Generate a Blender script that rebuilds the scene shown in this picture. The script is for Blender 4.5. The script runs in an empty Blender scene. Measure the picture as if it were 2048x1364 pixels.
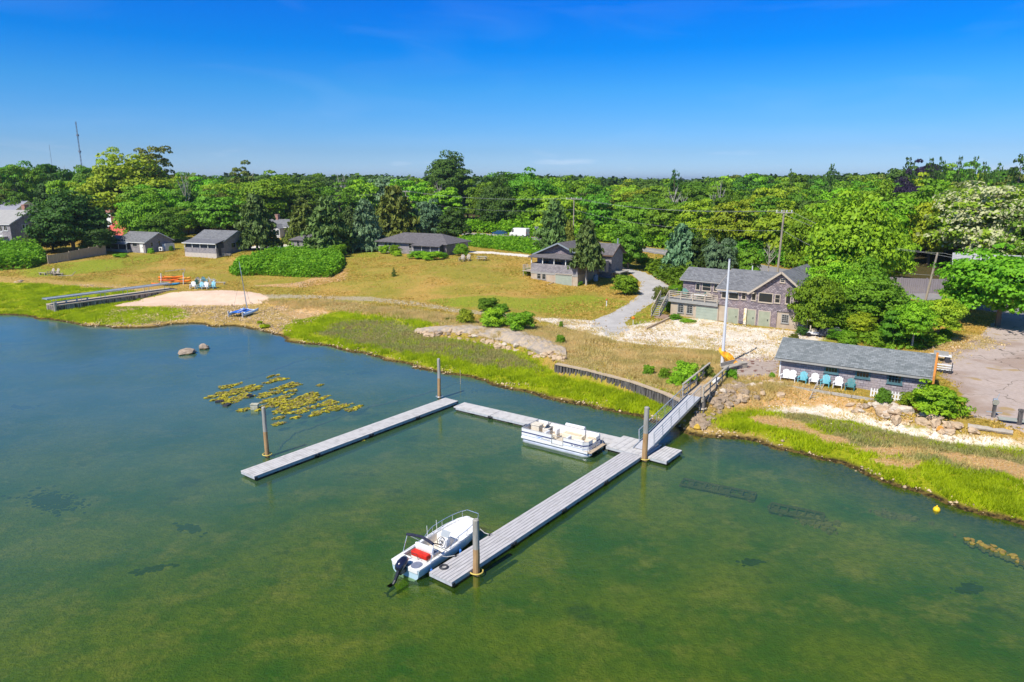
import bpy, math, random
import numpy as np
from mathutils import Vector, Matrix
R = math.radians
sc = bpy.context.scene
C = sc.collection

# ---------------------------------------------------------------- camera
F_PX, PITCH, EYE = 1384.0, R(13.0), 19.0
cam_d = bpy.data.cameras.new('camera'); cam = bpy.data.objects.new('camera', cam_d); C.objects.link(cam)
cam.location = (0, 0, EYE); cam.rotation_euler = (R(90) - PITCH, 0, 0)
cam_d.sensor_width = 36.0; cam_d.lens = 36.0 * F_PX / 2048.0
cam_d.clip_start = 0.5; cam_d.clip_end = 20000
sc.camera = cam
# ---------------------------------------------------------------- light
SUN_EL, SUN_AZ = R(50), math.atan2(-0.65, -0.76)       # azimuth from +Y towards +X
w = bpy.data.worlds.new('World'); sc.world = w; w.use_nodes = True
nt = w.node_tree; N = nt.nodes; L = nt.links
bg = N['Background']
sky = N.new('ShaderNodeTexSky'); sky.sky_type = 'NISHITA'; sky.sun_disc = False
sky.sun_elevation = SUN_EL; sky.sun_rotation = SUN_AZ; sky.air_density = 1.0; sky.dust_density = 0.1; sky.ozone_density = 3.0
hsv = N.new('ShaderNodeHueSaturation'); hsv.inputs['Saturation'].default_value = 1.15; hsv.inputs['Hue'].default_value = 0.5
L.new(sky.outputs[0], hsv.inputs['Color'])
# a few thin clouds low over the horizon, laid out by direction
tc = N.new('ShaderNodeTexCoord'); mp = N.new('ShaderNodeMapping'); mp.inputs['Scale'].default_value = (9, 9, 60)
nz = N.new('ShaderNodeTexNoise'); nz.inputs['Scale'].default_value = 1.0; nz.inputs['Detail'].default_value = 4
L.new(tc.outputs['Generated'], mp.inputs[0]); L.new(mp.outputs[0], nz.inputs['Vector'])
cr = N.new('ShaderNodeMapRange'); cr.inputs[1].default_value = 0.6; cr.inputs[2].default_value = 0.72
L.new(nz.outputs[0], cr.inputs[0])
sx = N.new('ShaderNodeSeparateXYZ'); L.new(tc.outputs['Generated'], sx.inputs[0])
lo = N.new('ShaderNodeMapRange'); lo.inputs[1].default_value = 0.05; lo.inputs[2].default_value = 0.02
L.new(sx.outputs[2], lo.inputs[0])
mu = N.new('ShaderNodeMath'); mu.operation = 'MULTIPLY'; L.new(cr.outputs[0], mu.inputs[0]); L.new(lo.outputs[0], mu.inputs[1])
mu2 = N.new('ShaderNodeMath'); mu2.operation = 'MULTIPLY'; mu2.inputs[1].default_value = 0.2; L.new(mu.outputs[0], mu2.inputs[0])
el = N.new('ShaderNodeValToRGB'); e_ = el.color_ramp.elements
RAMP = [(0.0, (.46, .68, 1.26)), (0.04, (.33, .54, .96)), (0.12, (.14, .56, 1.0)), (0.17, (.0, .49, 1.08)), (0.235, (.0, .45, 1.18)), (0.30, (.42, .84, 1.3)), (0.42, (.62, .95, 1.3)), (0.58, (.24, .44, .62)), (1.0, (.22, .42, .58))]  # upper stops, out of frame, are shaped for water reflections and fill light
e_[0].position = RAMP[0][0]; e_[0].color = (*RAMP[0][1], 1); e_[1].position = RAMP[-1][0]; e_[1].color = (*RAMP[-1][1], 1)
for p_, c_ in RAMP[1:-1]:
    q_ = e_.new(p_); q_.color = (*c_, 1)
L.new(sx.outputs[2], el.inputs[0])
gr = N.new('ShaderNodeMix'); gr.data_type = 'RGBA'; gr.blend_type = 'MULTIPLY'; gr.inputs[0].default_value = 1.0; gr.clamp_result = False
L.new(hsv.outputs[0], gr.inputs[6]); L.new(el.outputs[0], gr.inputs[7])
mc = N.new('ShaderNodeMix'); mc.data_type = 'RGBA'; mc.inputs[7].default_value = (9, 9, 10, 1)
L.new(mu2.outputs[0], mc.inputs[0]); L.new(gr.outputs[2], mc.inputs[6]); L.new(mc.outputs[2], bg.inputs[0])
# a faint high wisp
m2_ = N.new('ShaderNodeMapping'); m2_.inputs['Scale'].default_value = (3, 3, 14); m2_.inputs['Rotation'].default_value = (.25, .35, .2); L.new(tc.outputs['Generated'], m2_.inputs[0])
z2_ = N.new('ShaderNodeTexNoise'); z2_.inputs['Scale'].default_value = 1.3; z2_.inputs['Detail'].default_value = 7; z2_.inputs['Distortion'].default_value = .8; L.new(m2_.outputs[0], z2_.inputs['Vector'])
r2_ = N.new('ShaderNodeMapRange'); r2_.inputs[1].default_value = .5; r2_.inputs[2].default_value = .8; r2_.inputs[4].default_value = .06; L.new(z2_.outputs[0], r2_.inputs[0])
x2_ = N.new('ShaderNodeMix'); x2_.data_type = 'RGBA'; x2_.inputs[7].default_value = (5.5, 6.5, 8.5, 1); L.new(r2_.outputs[0], x2_.inputs[0]); L.new(mc.outputs[2], x2_.inputs[6]); L.new(x2_.outputs[2], bg.inputs[0])
bg.inputs[1].default_value = 0.11
sun_d = bpy.data.lights.new('sun', 'SUN'); sun_d.energy = 4.8; sun_d.angle = R(0.53); sun_d.color = (1.0, 0.95, 0.86)
sun = bpy.data.objects.new('sun', sun_d); C.objects.link(sun)
sv = Vector((math.sin(SUN_AZ) * math.cos(SUN_EL), math.cos(SUN_AZ) * math.cos(SUN_EL), math.sin(SUN_EL)))
sun.rotation_euler = sv.to_track_quat('Z', 'Y').to_euler(); sun.location = (-40, -40, 80)
sc.view_settings.view_transform = 'Standard'; sc.view_settings.look = 'None'
sc.view_settings.exposure = 0.32; sc.view_settings.gamma = 1.0
sc.cycles.max_bounces = 8; sc.cycles.transparent_max_bounces = 12; sc.cycles.use_denoising = True
sc.cycles.caustics_reflective = False; sc.cycles.caustics_refractive = False

# ---------------------------------------------------------------- where a pixel of the survey photo meets a level
_c, _s = math.cos(PITCH), math.sin(PITCH)
def P(px, py, z=0.0):
    u = (px - 1024) / F_PX; v = (682 - py) / F_PX
    t = (z - EYE) / (-_s + v * _c)
    return (u * t, (_c + v * _s) * t)
def hz(y, py):
    v = (682 - py) / F_PX
    return EYE + y * (v * _c - _s) / (_c + v * _s)
def PX(px, y, z=3):      # x at ground distance y for a column of the photo
    return (px - 1024) / F_PX * (y * _c - (z - EYE) * _s)

# ---------------------------------------------------------------- helpers
def sset(n, k, v):
    if k in n.inputs: n.inputs[k].default_value = v
def col4(c): return (c[0], c[1], c[2], 1.0)
_m = {}
def mat(name, c1, c2=None, scale=3.0, rough=0.8, metal=0.0, bump=0.0, bscale=None, detail=4, stretch=(1, 1, 1), coat=0.0, spec=0.3, rand=0.0, lo=0.35, hi=0.65):
    if name in _m: return _m[name]
    m = bpy.data.materials.new(name); m.use_nodes = True; _m[name] = m
    n, l = m.node_tree.nodes, m.node_tree.links
    b = n['Principled BSDF']; sset(b, 'Roughness', rough); sset(b, 'Metallic', metal); sset(b, 'Coat Weight', coat); sset(b, 'Specular IOR Level', spec)
    sset(b, 'Base Color', col4(c1))
    tcn = n.new('ShaderNodeTexCoord'); mpn = n.new('ShaderNodeMapping'); mpn.inputs['Scale'].default_value = stretch
    l.new(tcn.outputs['Object'], mpn.inputs[0])
    if c2 is not None:
        t = n.new('ShaderNodeTexNoise'); t.inputs['Scale'].default_value = scale; t.inputs['Detail'].default_value = detail
        l.new(mpn.outputs[0], t.inputs['Vector'])
        mr = n.new('ShaderNodeMapRange'); mr.inputs[1].default_value = lo; mr.inputs[2].default_value = hi; l.new(t.outputs[0], mr.inputs[0])
        mx = n.new('ShaderNodeMix'); mx.data_type = 'RGBA'; mx.inputs[6].default_value = col4(c1); mx.inputs[7].default_value = col4(c2)
        l.new(mr.outputs[0], mx.inputs[0]); l.new(mx.outputs[2], b.inputs['Base Color'])
    if bump:
        t = n.new('ShaderNodeTexNoise'); t.inputs['Scale'].default_value = bscale or scale * 3; t.inputs['Detail'].default_value = 5
        l.new(mpn.outputs[0], t.inputs['Vector'])
        bp = n.new('ShaderNodeBump'); bp.inputs['Strength'].default_value = bump; bp.inputs['Distance'].default_value = 0.05
        l.new(t.outputs[0], bp.inputs['Height']); l.new(bp.outputs[0], b.inputs['Normal'])
    return m

def brickmat(name, c1, c2, mortar, bw, bh, vertical=True, rough=0.85, patch=None, msize=0.02, bump=0.4, offset=0.5):
    """rows of shingles or bricks; walls run along x or y in object space"""
    m = bpy.data.materials.new(name); m.use_nodes = True; _m[name] = m
    n, l = m.node_tree.nodes, m.node_tree.links
    b = n['Principled BSDF']; sset(b, 'Roughness', rough); sset(b, 'Specular IOR Level', 0.2)
    tcn = n.new('ShaderNodeTexCoord'); sp = n.new('ShaderNodeSeparateXYZ'); l.new(tcn.outputs['Object'], sp.inputs[0])
    cb = n.new('ShaderNodeCombineXYZ')
    if vertical:
        ad = n.new('ShaderNodeMath'); ad.operation = 'ADD'; l.new(sp.outputs[0], ad.inputs[0]); l.new(sp.outputs[1], ad.inputs[1])
        l.new(ad.outputs[0], cb.inputs[0]); l.new(sp.outputs[2], cb.inputs[1])
    else:
        l.new(sp.outputs[0], cb.inputs[0]); l.new(sp.outputs[1], cb.inputs[1])
    br = n.new('ShaderNodeTexBrick'); br.offset = offset
    br.inputs['Color1'].default_value = col4(c1); br.inputs['Color2'].default_value = col4(c2); br.inputs['Mortar'].default_value = col4(mortar)
    br.inputs['Scale'].default_value = 1.0; br.inputs['Mortar Size'].default_value = msize; br.inputs['Brick Width'].default_value = bw; br.inputs['Row Height'].default_value = bh
    br.inputs['Bias'].default_value = -0.1
    l.new(cb.outputs[0], br.inputs['Vector'])
    out = br.outputs[0]
    t = n.new('ShaderNodeTexNoise'); t.inputs['Scale'].default_value = 0.7; t.inputs['Detail'].default_value = 6; t.inputs['Roughness'].default_value = 0.7
    l.new(tcn.outputs['Object'], t.inputs['Vector'])
    mr = n.new('ShaderNodeMapRange'); mr.inputs[1].default_value = 0.42; mr.inputs[2].default_value = 0.66; mr.inputs[4].default_value = 0.65; l.new(t.outputs[0], mr.inputs[0])
    mx = n.new('ShaderNodeMix'); mx.data_type = 'RGBA'; mx.inputs[7].default_value = col4(patch or c2)
    l.new(mr.outputs[0], mx.inputs[0]); l.new(out, mx.inputs[6]); l.new(mx.outputs[2], b.inputs['Base Color'])
    bp = n.new('ShaderNodeBump'); bp.inputs['Strength'].default_value = bump; bp.inputs['Distance'].default_value = 0.03; bp.invert = True
    l.new(br.outputs['Fac'], bp.inputs['Height']); l.new(bp.outputs[0], b.inputs['Normal'])
    return m

class MB:
    """collects simple solids and links them as one mesh object"""
    def __init__(s): s.v, s.f, s.m = [], [], []
    def add(s, vs, fs, mi=0):
        o = len(s.v); s.v += [tuple(p) for p in vs]; s.f += [tuple(i + o for i in f) for f in fs]; s.m += [mi] * len(fs); return s
    def box(s, x0, x1, y0, y1, z0, z1, mi=0, M=None):
        vs = [(x0, y0, z0), (x1, y0, z0), (x1, y1, z0), (x0, y1, z0), (x0, y0, z1), (x1, y0, z1), (x1, y1, z1), (x0, y1, z1)]
        if M is not None: vs = [M @ Vector(p) for p in vs]
        return s.add(vs, [(0, 3, 2, 1), (4, 5, 6, 7), (0, 1, 5, 4), (1, 2, 6, 5), (2, 3, 7, 6), (3, 0, 4, 7)], mi)
    def bar(s, a, b, w_=0.1, h=0.1, mi=0, up=(0, 0, 1)):
        a, b = Vector(a), Vector(b); d = (b - a); ln = d.length; d.normalize()
        u = Vector(up); x = d.cross(u)
        if x.length < 1e-4: x = d.cross(Vector((1, 0, 0)))
        x.normalize(); z = x.cross(d)
        M = Matrix((x, d, z)).transposed().to_4x4(); M.translation = a
        return s.box(-w_ / 2, w_ / 2, 0, ln, -h / 2, h / 2, mi, M)
    def tube(s, pts, r, n=6, mi=0, cap=True):
        pts = [Vector(p) for p in pts]
        rs = r if isinstance(r, (list, tuple)) else [r] * len(pts)
        vs, fs = [], []
        px_ = None
        for i, p in enumerate(pts):
            d = (pts[min(i + 1, len(pts) - 1)] - pts[max(i - 1, 0)]).normalized()
            x = d.cross(Vector((0, 0, 1)))
            if x.length < 0.05: x = d.cross(Vector((0, 1, 0))) if px_ is None else px_ - d * px_.dot(d)
            x.normalize()
            if px_ is not None and x.dot(px_) < 0: x = -x
            px_ = x.copy(); y = d.cross(x)
            for k in range(n):
                a = 2 * math.pi * k / n; vs.append(p + (x * math.cos(a) + y * math.sin(a)) * rs[i])
        for i in range(len(pts) - 1):
            for k in range(n):
                fs.append((i * n + k, i * n + (k + 1) % n, (i + 1) * n + (k + 1) % n, (i + 1) * n + k))
        if cap: fs += [tuple(range(n - 1, -1, -1)), tuple((len(pts) - 1) * n + k for k in range(n))]
        return s.add(vs, fs, mi)
    def prism(s, poly, z0, z1, mi=0):
        n = len(poly); a = sum(poly[i][0] * poly[(i + 1) % n][1] - poly[(i + 1) % n][0] * poly[i][1] for i in range(n))
        if a < 0: poly = poly[::-1]
        vs = [(p[0], p[1], z0) for p in poly] + [(p[0], p[1], z1) for p in poly]
        fs = [tuple(range(n - 1, -1, -1)), tuple(range(n, 2 * n))] + [(i, (i + 1) % n, n + (i + 1) % n, n + i) for i in range(n)]
        return s.add(vs, fs, mi)
    def slab(s, q, th, mi=0):
        """a quad (4 points, counter-clockwise from above) thickened downwards"""
        q = [Vector(p) for p in q]; nrm = (q[1] - q[0]).cross(q[2] - q[0]).normalized()
        lo_ = [p - nrm * th for p in q]
        n = len(q)
        return s.add(q + lo_, [tuple(range(n)), tuple(range(2 * n - 1, n - 1, -1))] + [(i, n + i, n + (i + 1) % n, (i + 1) % n) for i in range(n)], mi)
    def ball(s, c, r, n=8, m_=6, mi=0, sq=(1, 1, 1)):
        vs, fs = [], []
        for i in range(m_ + 1):
            th = math.pi * i / m_
            for k in range(n):
                a = 2 * math.pi * k / n
                vs.append((c[0] + r * sq[0] * math.sin(th) * math.cos(a), c[1] + r * sq[1] * math.sin(th) * math.sin(a), c[2] + r * sq[2] * math.cos(th)))
        for i in range(m_):
            for k in range(n):
                fs.append((i * n + k, (i + 1) * n + k, (i + 1) * n + (k + 1) % n, i * n + (k + 1) % n))
        return s.add(vs, fs, mi)
    def mesh(s, name, mats=(), smooth=False):
        me = bpy.data.meshes.new(name); me.from_pydata([tuple(p) for p in s.v], [], s.f)
        for m in (mats if isinstance(mats, (list, tuple)) else [mats]): me.materials.append(m)
        if any(s.m): me.polygons.foreach_set('material_index', s.m)
        if smooth: me.polygons.foreach_set('use_smooth', [True] * len(s.f))
        me.update(); return me
    def build(s, name, mats, parent=None, smooth=False, bevel=0.0):
        o = bpy.data.objects.new(name, s.mesh(name, mats, smooth)); C.objects.link(o)
        if parent is not None: o.parent = parent
        if bevel:
            b = o.modifiers.new('bevel', 'BEVEL'); b.width = bevel; b.segments = 2; b.limit_method = 'ANGLE'
        return o

def tag(o, label=None, cat=None, group=None, kind=None):
    if label: o['label'] = label
    if cat: o['category'] = cat
    if group: o['group'] = group
    if kind: o['kind'] = kind
    return o
def thing(name, label, cat, loc=(0, 0, 0), rz=0.0, group=None, rx=0.0, ry=0.0):
    o = bpy.data.objects.new(name, None); C.objects.link(o); o.location = loc; o.rotation_euler = (rx, ry, rz); o.empty_display_size = 0.3
    return tag(o, label, cat, group)
def kids(o): return [c for c in bpy.data.objects if c.parent == o]
def copy_tree(o, parent=None):
    c = o.copy(); C.objects.link(c)
    if parent is not None: c.parent = parent
    for ch in list(o.children): copy_tree(ch, c)
    return c
def recolor(o, m, names=None):
    for ch in o.children_recursive:
        if ch.type == 'MESH' and (names is None or ch.name.split('.')[0] in names):
            for sl in ch.material_slots: sl.link = 'OBJECT'; sl.material = m
def bigmesh(name, V, Fq, mats, parent=None, matidx=None, attrs=None, smooth=False):
    """numpy mesh of quads or triangles"""
    me = bpy.data.meshes.new(name); k = Fq.shape[1]
    me.vertices.add(len(V)); me.vertices.foreach_set('co', np.ascontiguousarray(V, dtype=np.float32).ravel())
    me.loops.add(Fq.size); me.loops.foreach_set('vertex_index', np.ascontiguousarray(Fq, dtype=np.int32).ravel())
    me.polygons.add(len(Fq)); me.polygons.foreach_set('loop_start', np.arange(0, Fq.size, k, dtype=np.int32))
    me.polygons.foreach_set('loop_total', np.full(len(Fq), k, dtype=np.int32))
    for m in mats: me.materials.append(m)
    if matidx is not None: me.polygons.foreach_set('material_index', matidx.astype(np.int32))
    if smooth: me.polygons.foreach_set('use_smooth', np.ones(len(Fq), dtype=bool))
    if attrs:
        for an, av in attrs.items():
            at = me.attributes.new(an, 'FLOAT', 'POINT'); at.data.foreach_set('value', np.ascontiguousarray(av, dtype=np.float32))
    me.update(calc_edges=True); me.validate()
    if parent == 'mesh': return me
    o = bpy.data.objects.new(name, me); C.objects.link(o)
    if parent is not None: o.parent = parent
    return o
# ================================================================ terrain
SHORE = [(-900,608),(-400,618),(-100,625),(0,630),(60,634),(110,641),(170,652),(230,657),(290,655),(340,650),(380,647),(430,653),(470,654),(520,662),(560,671),(580,683),(610,689),(650,694),(720,709),(780,723),(850,739),(920,752),(980,767),(1030,782),(1080,794),(1130,805),(1180,814),(1230,827),(1270,837),(1310,847),(1340,853),(1370,864),(1400,871),(1440,876),(1480,878),(1510,884),(1540,897),(1600,909),(1680,934),(1760,964),(1850,994),(1930,1019),(2000,1039),(2048,1052),(2300,1130),(2900,1330)]
SH = np.array([P(a, b, 0.0) for a, b in SHORE])
SHP = np.vstack([SH, [[600, SH[-1][1]], [9000, 9000], [-9000, 9000], [-2000, SH[0][1]]]])
BANK = [(-900,560,1,14),(-300,560,1,14),(0,572,.8,8),(100,583,1,6),(330,588,1.2,5),(430,592,1.2,5),(560,602,1.2,6),(700,622,1.3,6),(820,657,1,3.2),(900,664,1.2,2.6),(1000,676,1.2,2.4),(1080,702,1.2,2.0),(1112,735,1,.7),(1200,757,1,.6),(1290,780,1,.6),(1360,803,1,.6),(1395,815,.9,2.2),(1440,808,.9,3.4),(1520,798,1,3.4),(1600,800,1,3),(1700,815,1,3),(1800,843,1,3),(1900,862,1,3),(2048,885,1,3),(2300,930,1,3),(2900,1040,1,3)]
BK = np.array([P(a, b, z) for a, b, z, w_ in BANK]); BKW = np.array([b[3] for b in BANK], float)
BKP = np.vstack([BK, [[600, BK[-1][1]], [9000, 9000], [-9000, 9000], [-2000, BK[0][1]]]])
def inside(poly, X, Y):
    r = np.zeros(X.shape, bool); n = len(poly)
    for i in range(n):
        x0, y0 = poly[i]; x1, y1 = poly[(i + 1) % n]
        if y0 == y1: continue
        c_ = ((y0 > Y) != (y1 > Y)) & (X < (x1 - x0) * (Y - y0) / (y1 - y0) + x0); r ^= c_
    return r
def dist_line(line, X, Y, vals=None):
    best = np.full(X.shape, 1e9); bv = np.zeros(X.shape)
    for i in range(len(line) - 1):
        x0, y0 = line[i]; x1, y1 = line[i + 1]; dx, dy = x1 - x0, y1 - y0
        t = np.clip(((X - x0) * dx + (Y - y0) * dy) / (dx * dx + dy * dy + 1e-9), 0, 1)
        d = np.hypot(X - x0 - t * dx, Y - y0 - t * dy); mm = d < best; best = np.where(mm, d, best)
        if vals is not None: bv = np.where(mm, vals[i] * (1 - t) + vals[i + 1] * t, bv)
    return (best, bv) if vals is not None else best
CTRL = [(-200,540,1.6),(0,555,1.4),(0,520,2.4),(0,495,3.2),(120,560,1.5),(150,540,2.0),(100,522,2.8),(200,510,2.9),(260,507,2.9),(345,498,3.1),(250,545,1.9),(330,575,1.4),(340,555,1.7),(370,530,2.4),(400,520,2.8),(440,517,2.9),(495,503,4.0),(430,570,1.5),(400,590,1.3),(480,570,1.5),(480,530,2.6),(560,500,3.8),(540,485,4.0),(560,575,1.5),(560,540,2.4),(680,545,2.6),(620,505,3.6),(700,505,3.6),(660,590,1.5),(760,560,2.6),(740,520,3.4),(760,500,3.6),(890,510,3.6),(780,620,1.4),(850,590,1.9),(860,540,3.4),(920,520,3.8),(980,530,3.6),(1050,515,3.8),(960,570,2.7),(920,640,1.4),(1000,600,2.0),(1060,556,3.0),(1110,576,2.1),(1150,576,2.15),(1190,560,2.8),(1222,542,3.1),(1250,525,3.3),(1120,620,1.7),(1060,640,1.6),(1200,590,2.3),(1180,650,1.6),(1280,570,2.6),(1330,570,2.7),(1300,545,3.0),(1240,620,2.0),(1320,610,2.2),(1340,640,2.0),(1436,645,2.0),(1600,668,2.1),(1650,660,2.2),(1300,680,1.7),(1500,700,1.8),(1250,720,1.6),(1400,740,1.6),(1300,770,1.45),(1140,720,1.45),(1050,690,1.6),(950,665,1.5),(1440,760,1.5),(1540,760,1.75),(1700,790,1.7),(1850,815,1.65),(1950,830,1.6),(2048,850,1.6),(1900,760,1.7),(2000,720,1.9),(1800,700,2.0),(1700,690,2.0),(1900,650,2.3),(2048,650,2.4),(2200,800,1.7),(2200,650,2.4),(1850,600,2.7),(1700,590,2.8),(1600,575,2.9),(1450,545,3.1),(1320,515,3.3),(1080,482,3.6),(900,470,4.0),(700,460,4.6),(500,450,5.2),(300,440,5.6),(0,430,6)]
cp = np.array([(*P(a, b, z), z) for a, b, z in CTRL])
def _phi(d): return np.sqrt(d * d + 16.0)
_D = np.hypot(cp[:, None, 0] - cp[None, :, 0], cp[:, None, 1] - cp[None, :, 1])
_W = np.linalg.solve(_phi(_D) + np.eye(len(cp)) * -0.6, cp[:, 2] - 2.5)
def vnoise(X, Y, sc_, seed=0):
    r = np.random.RandomState(seed); G = r.rand(128, 128); x = X / sc_; y = Y / sc_
    xi = np.floor(x).astype(int); yi = np.floor(y).astype(int); fx = x - xi; fy = y - yi
    fx = fx * fx * (3 - 2 * fx); fy = fy * fy * (3 - 2 * fy)
    g = lambda a, b: G[a % 128, b % 128]
    return (g(xi, yi) * (1 - fx) + g(xi + 1, yi) * fx) * (1 - fy) + (g(xi, yi + 1) * (1 - fx) + g(xi + 1, yi + 1) * fx) * fy
def z_high(X, Y):
    z = np.full(X.shape, 2.5)
    for (x, y, _), w_ in zip(cp, _W): z = z + w_ * _phi(np.hypot(X - x, Y - y))
    far = np.clip((Y - 230) / 120, 0, 1) + np.clip((np.abs(X) - 150) / 80, 0, 1); far = np.clip(far, 0, 1)
    zf = 4.0 + 3.0 * np.clip((Y - 250) / 700, 0, 1) + 3.0 * np.clip((X - 60) / 200, 0, 1) * np.clip((Y - 120) / 150, 0, 1)
    return np.clip(z * (1 - far) + zf * far, 1.0, 12) 
def height(X, Y):
    X = np.asarray(X, float); Y = np.asarray(Y, float)
    ins = inside(SHP, X, Y); d = dist_line(SH, X, Y); d = np.where(ins, d, -d) + ((vnoise(X, Y, 2.1, 31) - .5) * 1.1 + (vnoise(X, Y, .8, 32) - .5) * .45) * np.clip(1.5 - d / 3, 0, 1)
    low = 0.42 * (1 - np.exp(-np.maximum(d, 0) / 1.0)) + 0.012 * np.maximum(d, 0)
    bd, bw = dist_line(BK, X, Y, BKW); bi = inside(BKP, X, Y); bd = np.where(bi, bd, -bd)
    s_ = np.clip(bd / bw + 0.5, 0, 1); s_ = s_ * s_ * (3 - 2 * s_)
    s_ = s_ * np.clip(d / 1.5, 0, 1)
    land = low * (1 - s_) + z_high(X, Y) * s_
    bed = -0.05 - 0.55 * (1 - np.exp(-np.maximum(-d, 0) / 7.0))
    return np.where(d > 0, land, bed)
def H(x, y): return float(height(np.array([x]), np.array([y]))[0])
def T(px, py):
    """the spot of ground seen at a photo position"""
    z = 1.5
    for _ in range(25):
        x, y = P(px, py, z); z = z * 0.4 + H(x, y) * 0.6
        z = min(z, 14)
    x, y = P(px, py, z); return (x, y)
def T3(px, py):
    x, y = T(px, py); return (x, y, H(x, y))
def axis(a, b, step, lo_, hi, g=1.12):
    m = list(np.arange(a, b + 1e-6, step)); s1 = step; x = m[-1]
    while x < hi: s1 *= g; x += s1; m.append(x)
    s1 = step; x = m[0]; pre = []
    while x > lo_: s1 *= g; x -= s1; pre.append(x)
    return np.array(pre[::-1] + m)
xs = axis(-105, 85, 0.55, -4500, 4500); 
ys = np.concatenate([axis(22, 125, 0.45, -260, 125)[:], np.arange(125.6, 215, 0.9), axis(216, 240, 2.0, 216, 9000)])
ys = np.unique(np.round(ys, 3))
GX, GY = np.meshgrid(xs, ys)
GZ = height(GX, GY)
# small bumps so that nothing is dead flat
rs = np.random.RandomState(4)
GZ += np.where(GZ > 0.3, (vnoise(GX, GY, 2.3, 1) - .5) * 0.14 + (vnoise(GX, GY, 0.9, 2) - .5) * 0.06, 0)
GZ += np.where(GZ < -0.1, (vnoise(GX, GY, 3.0, 3) - .5) * 0.10 * np.clip(-GZ, 0, 1), 0)

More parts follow.
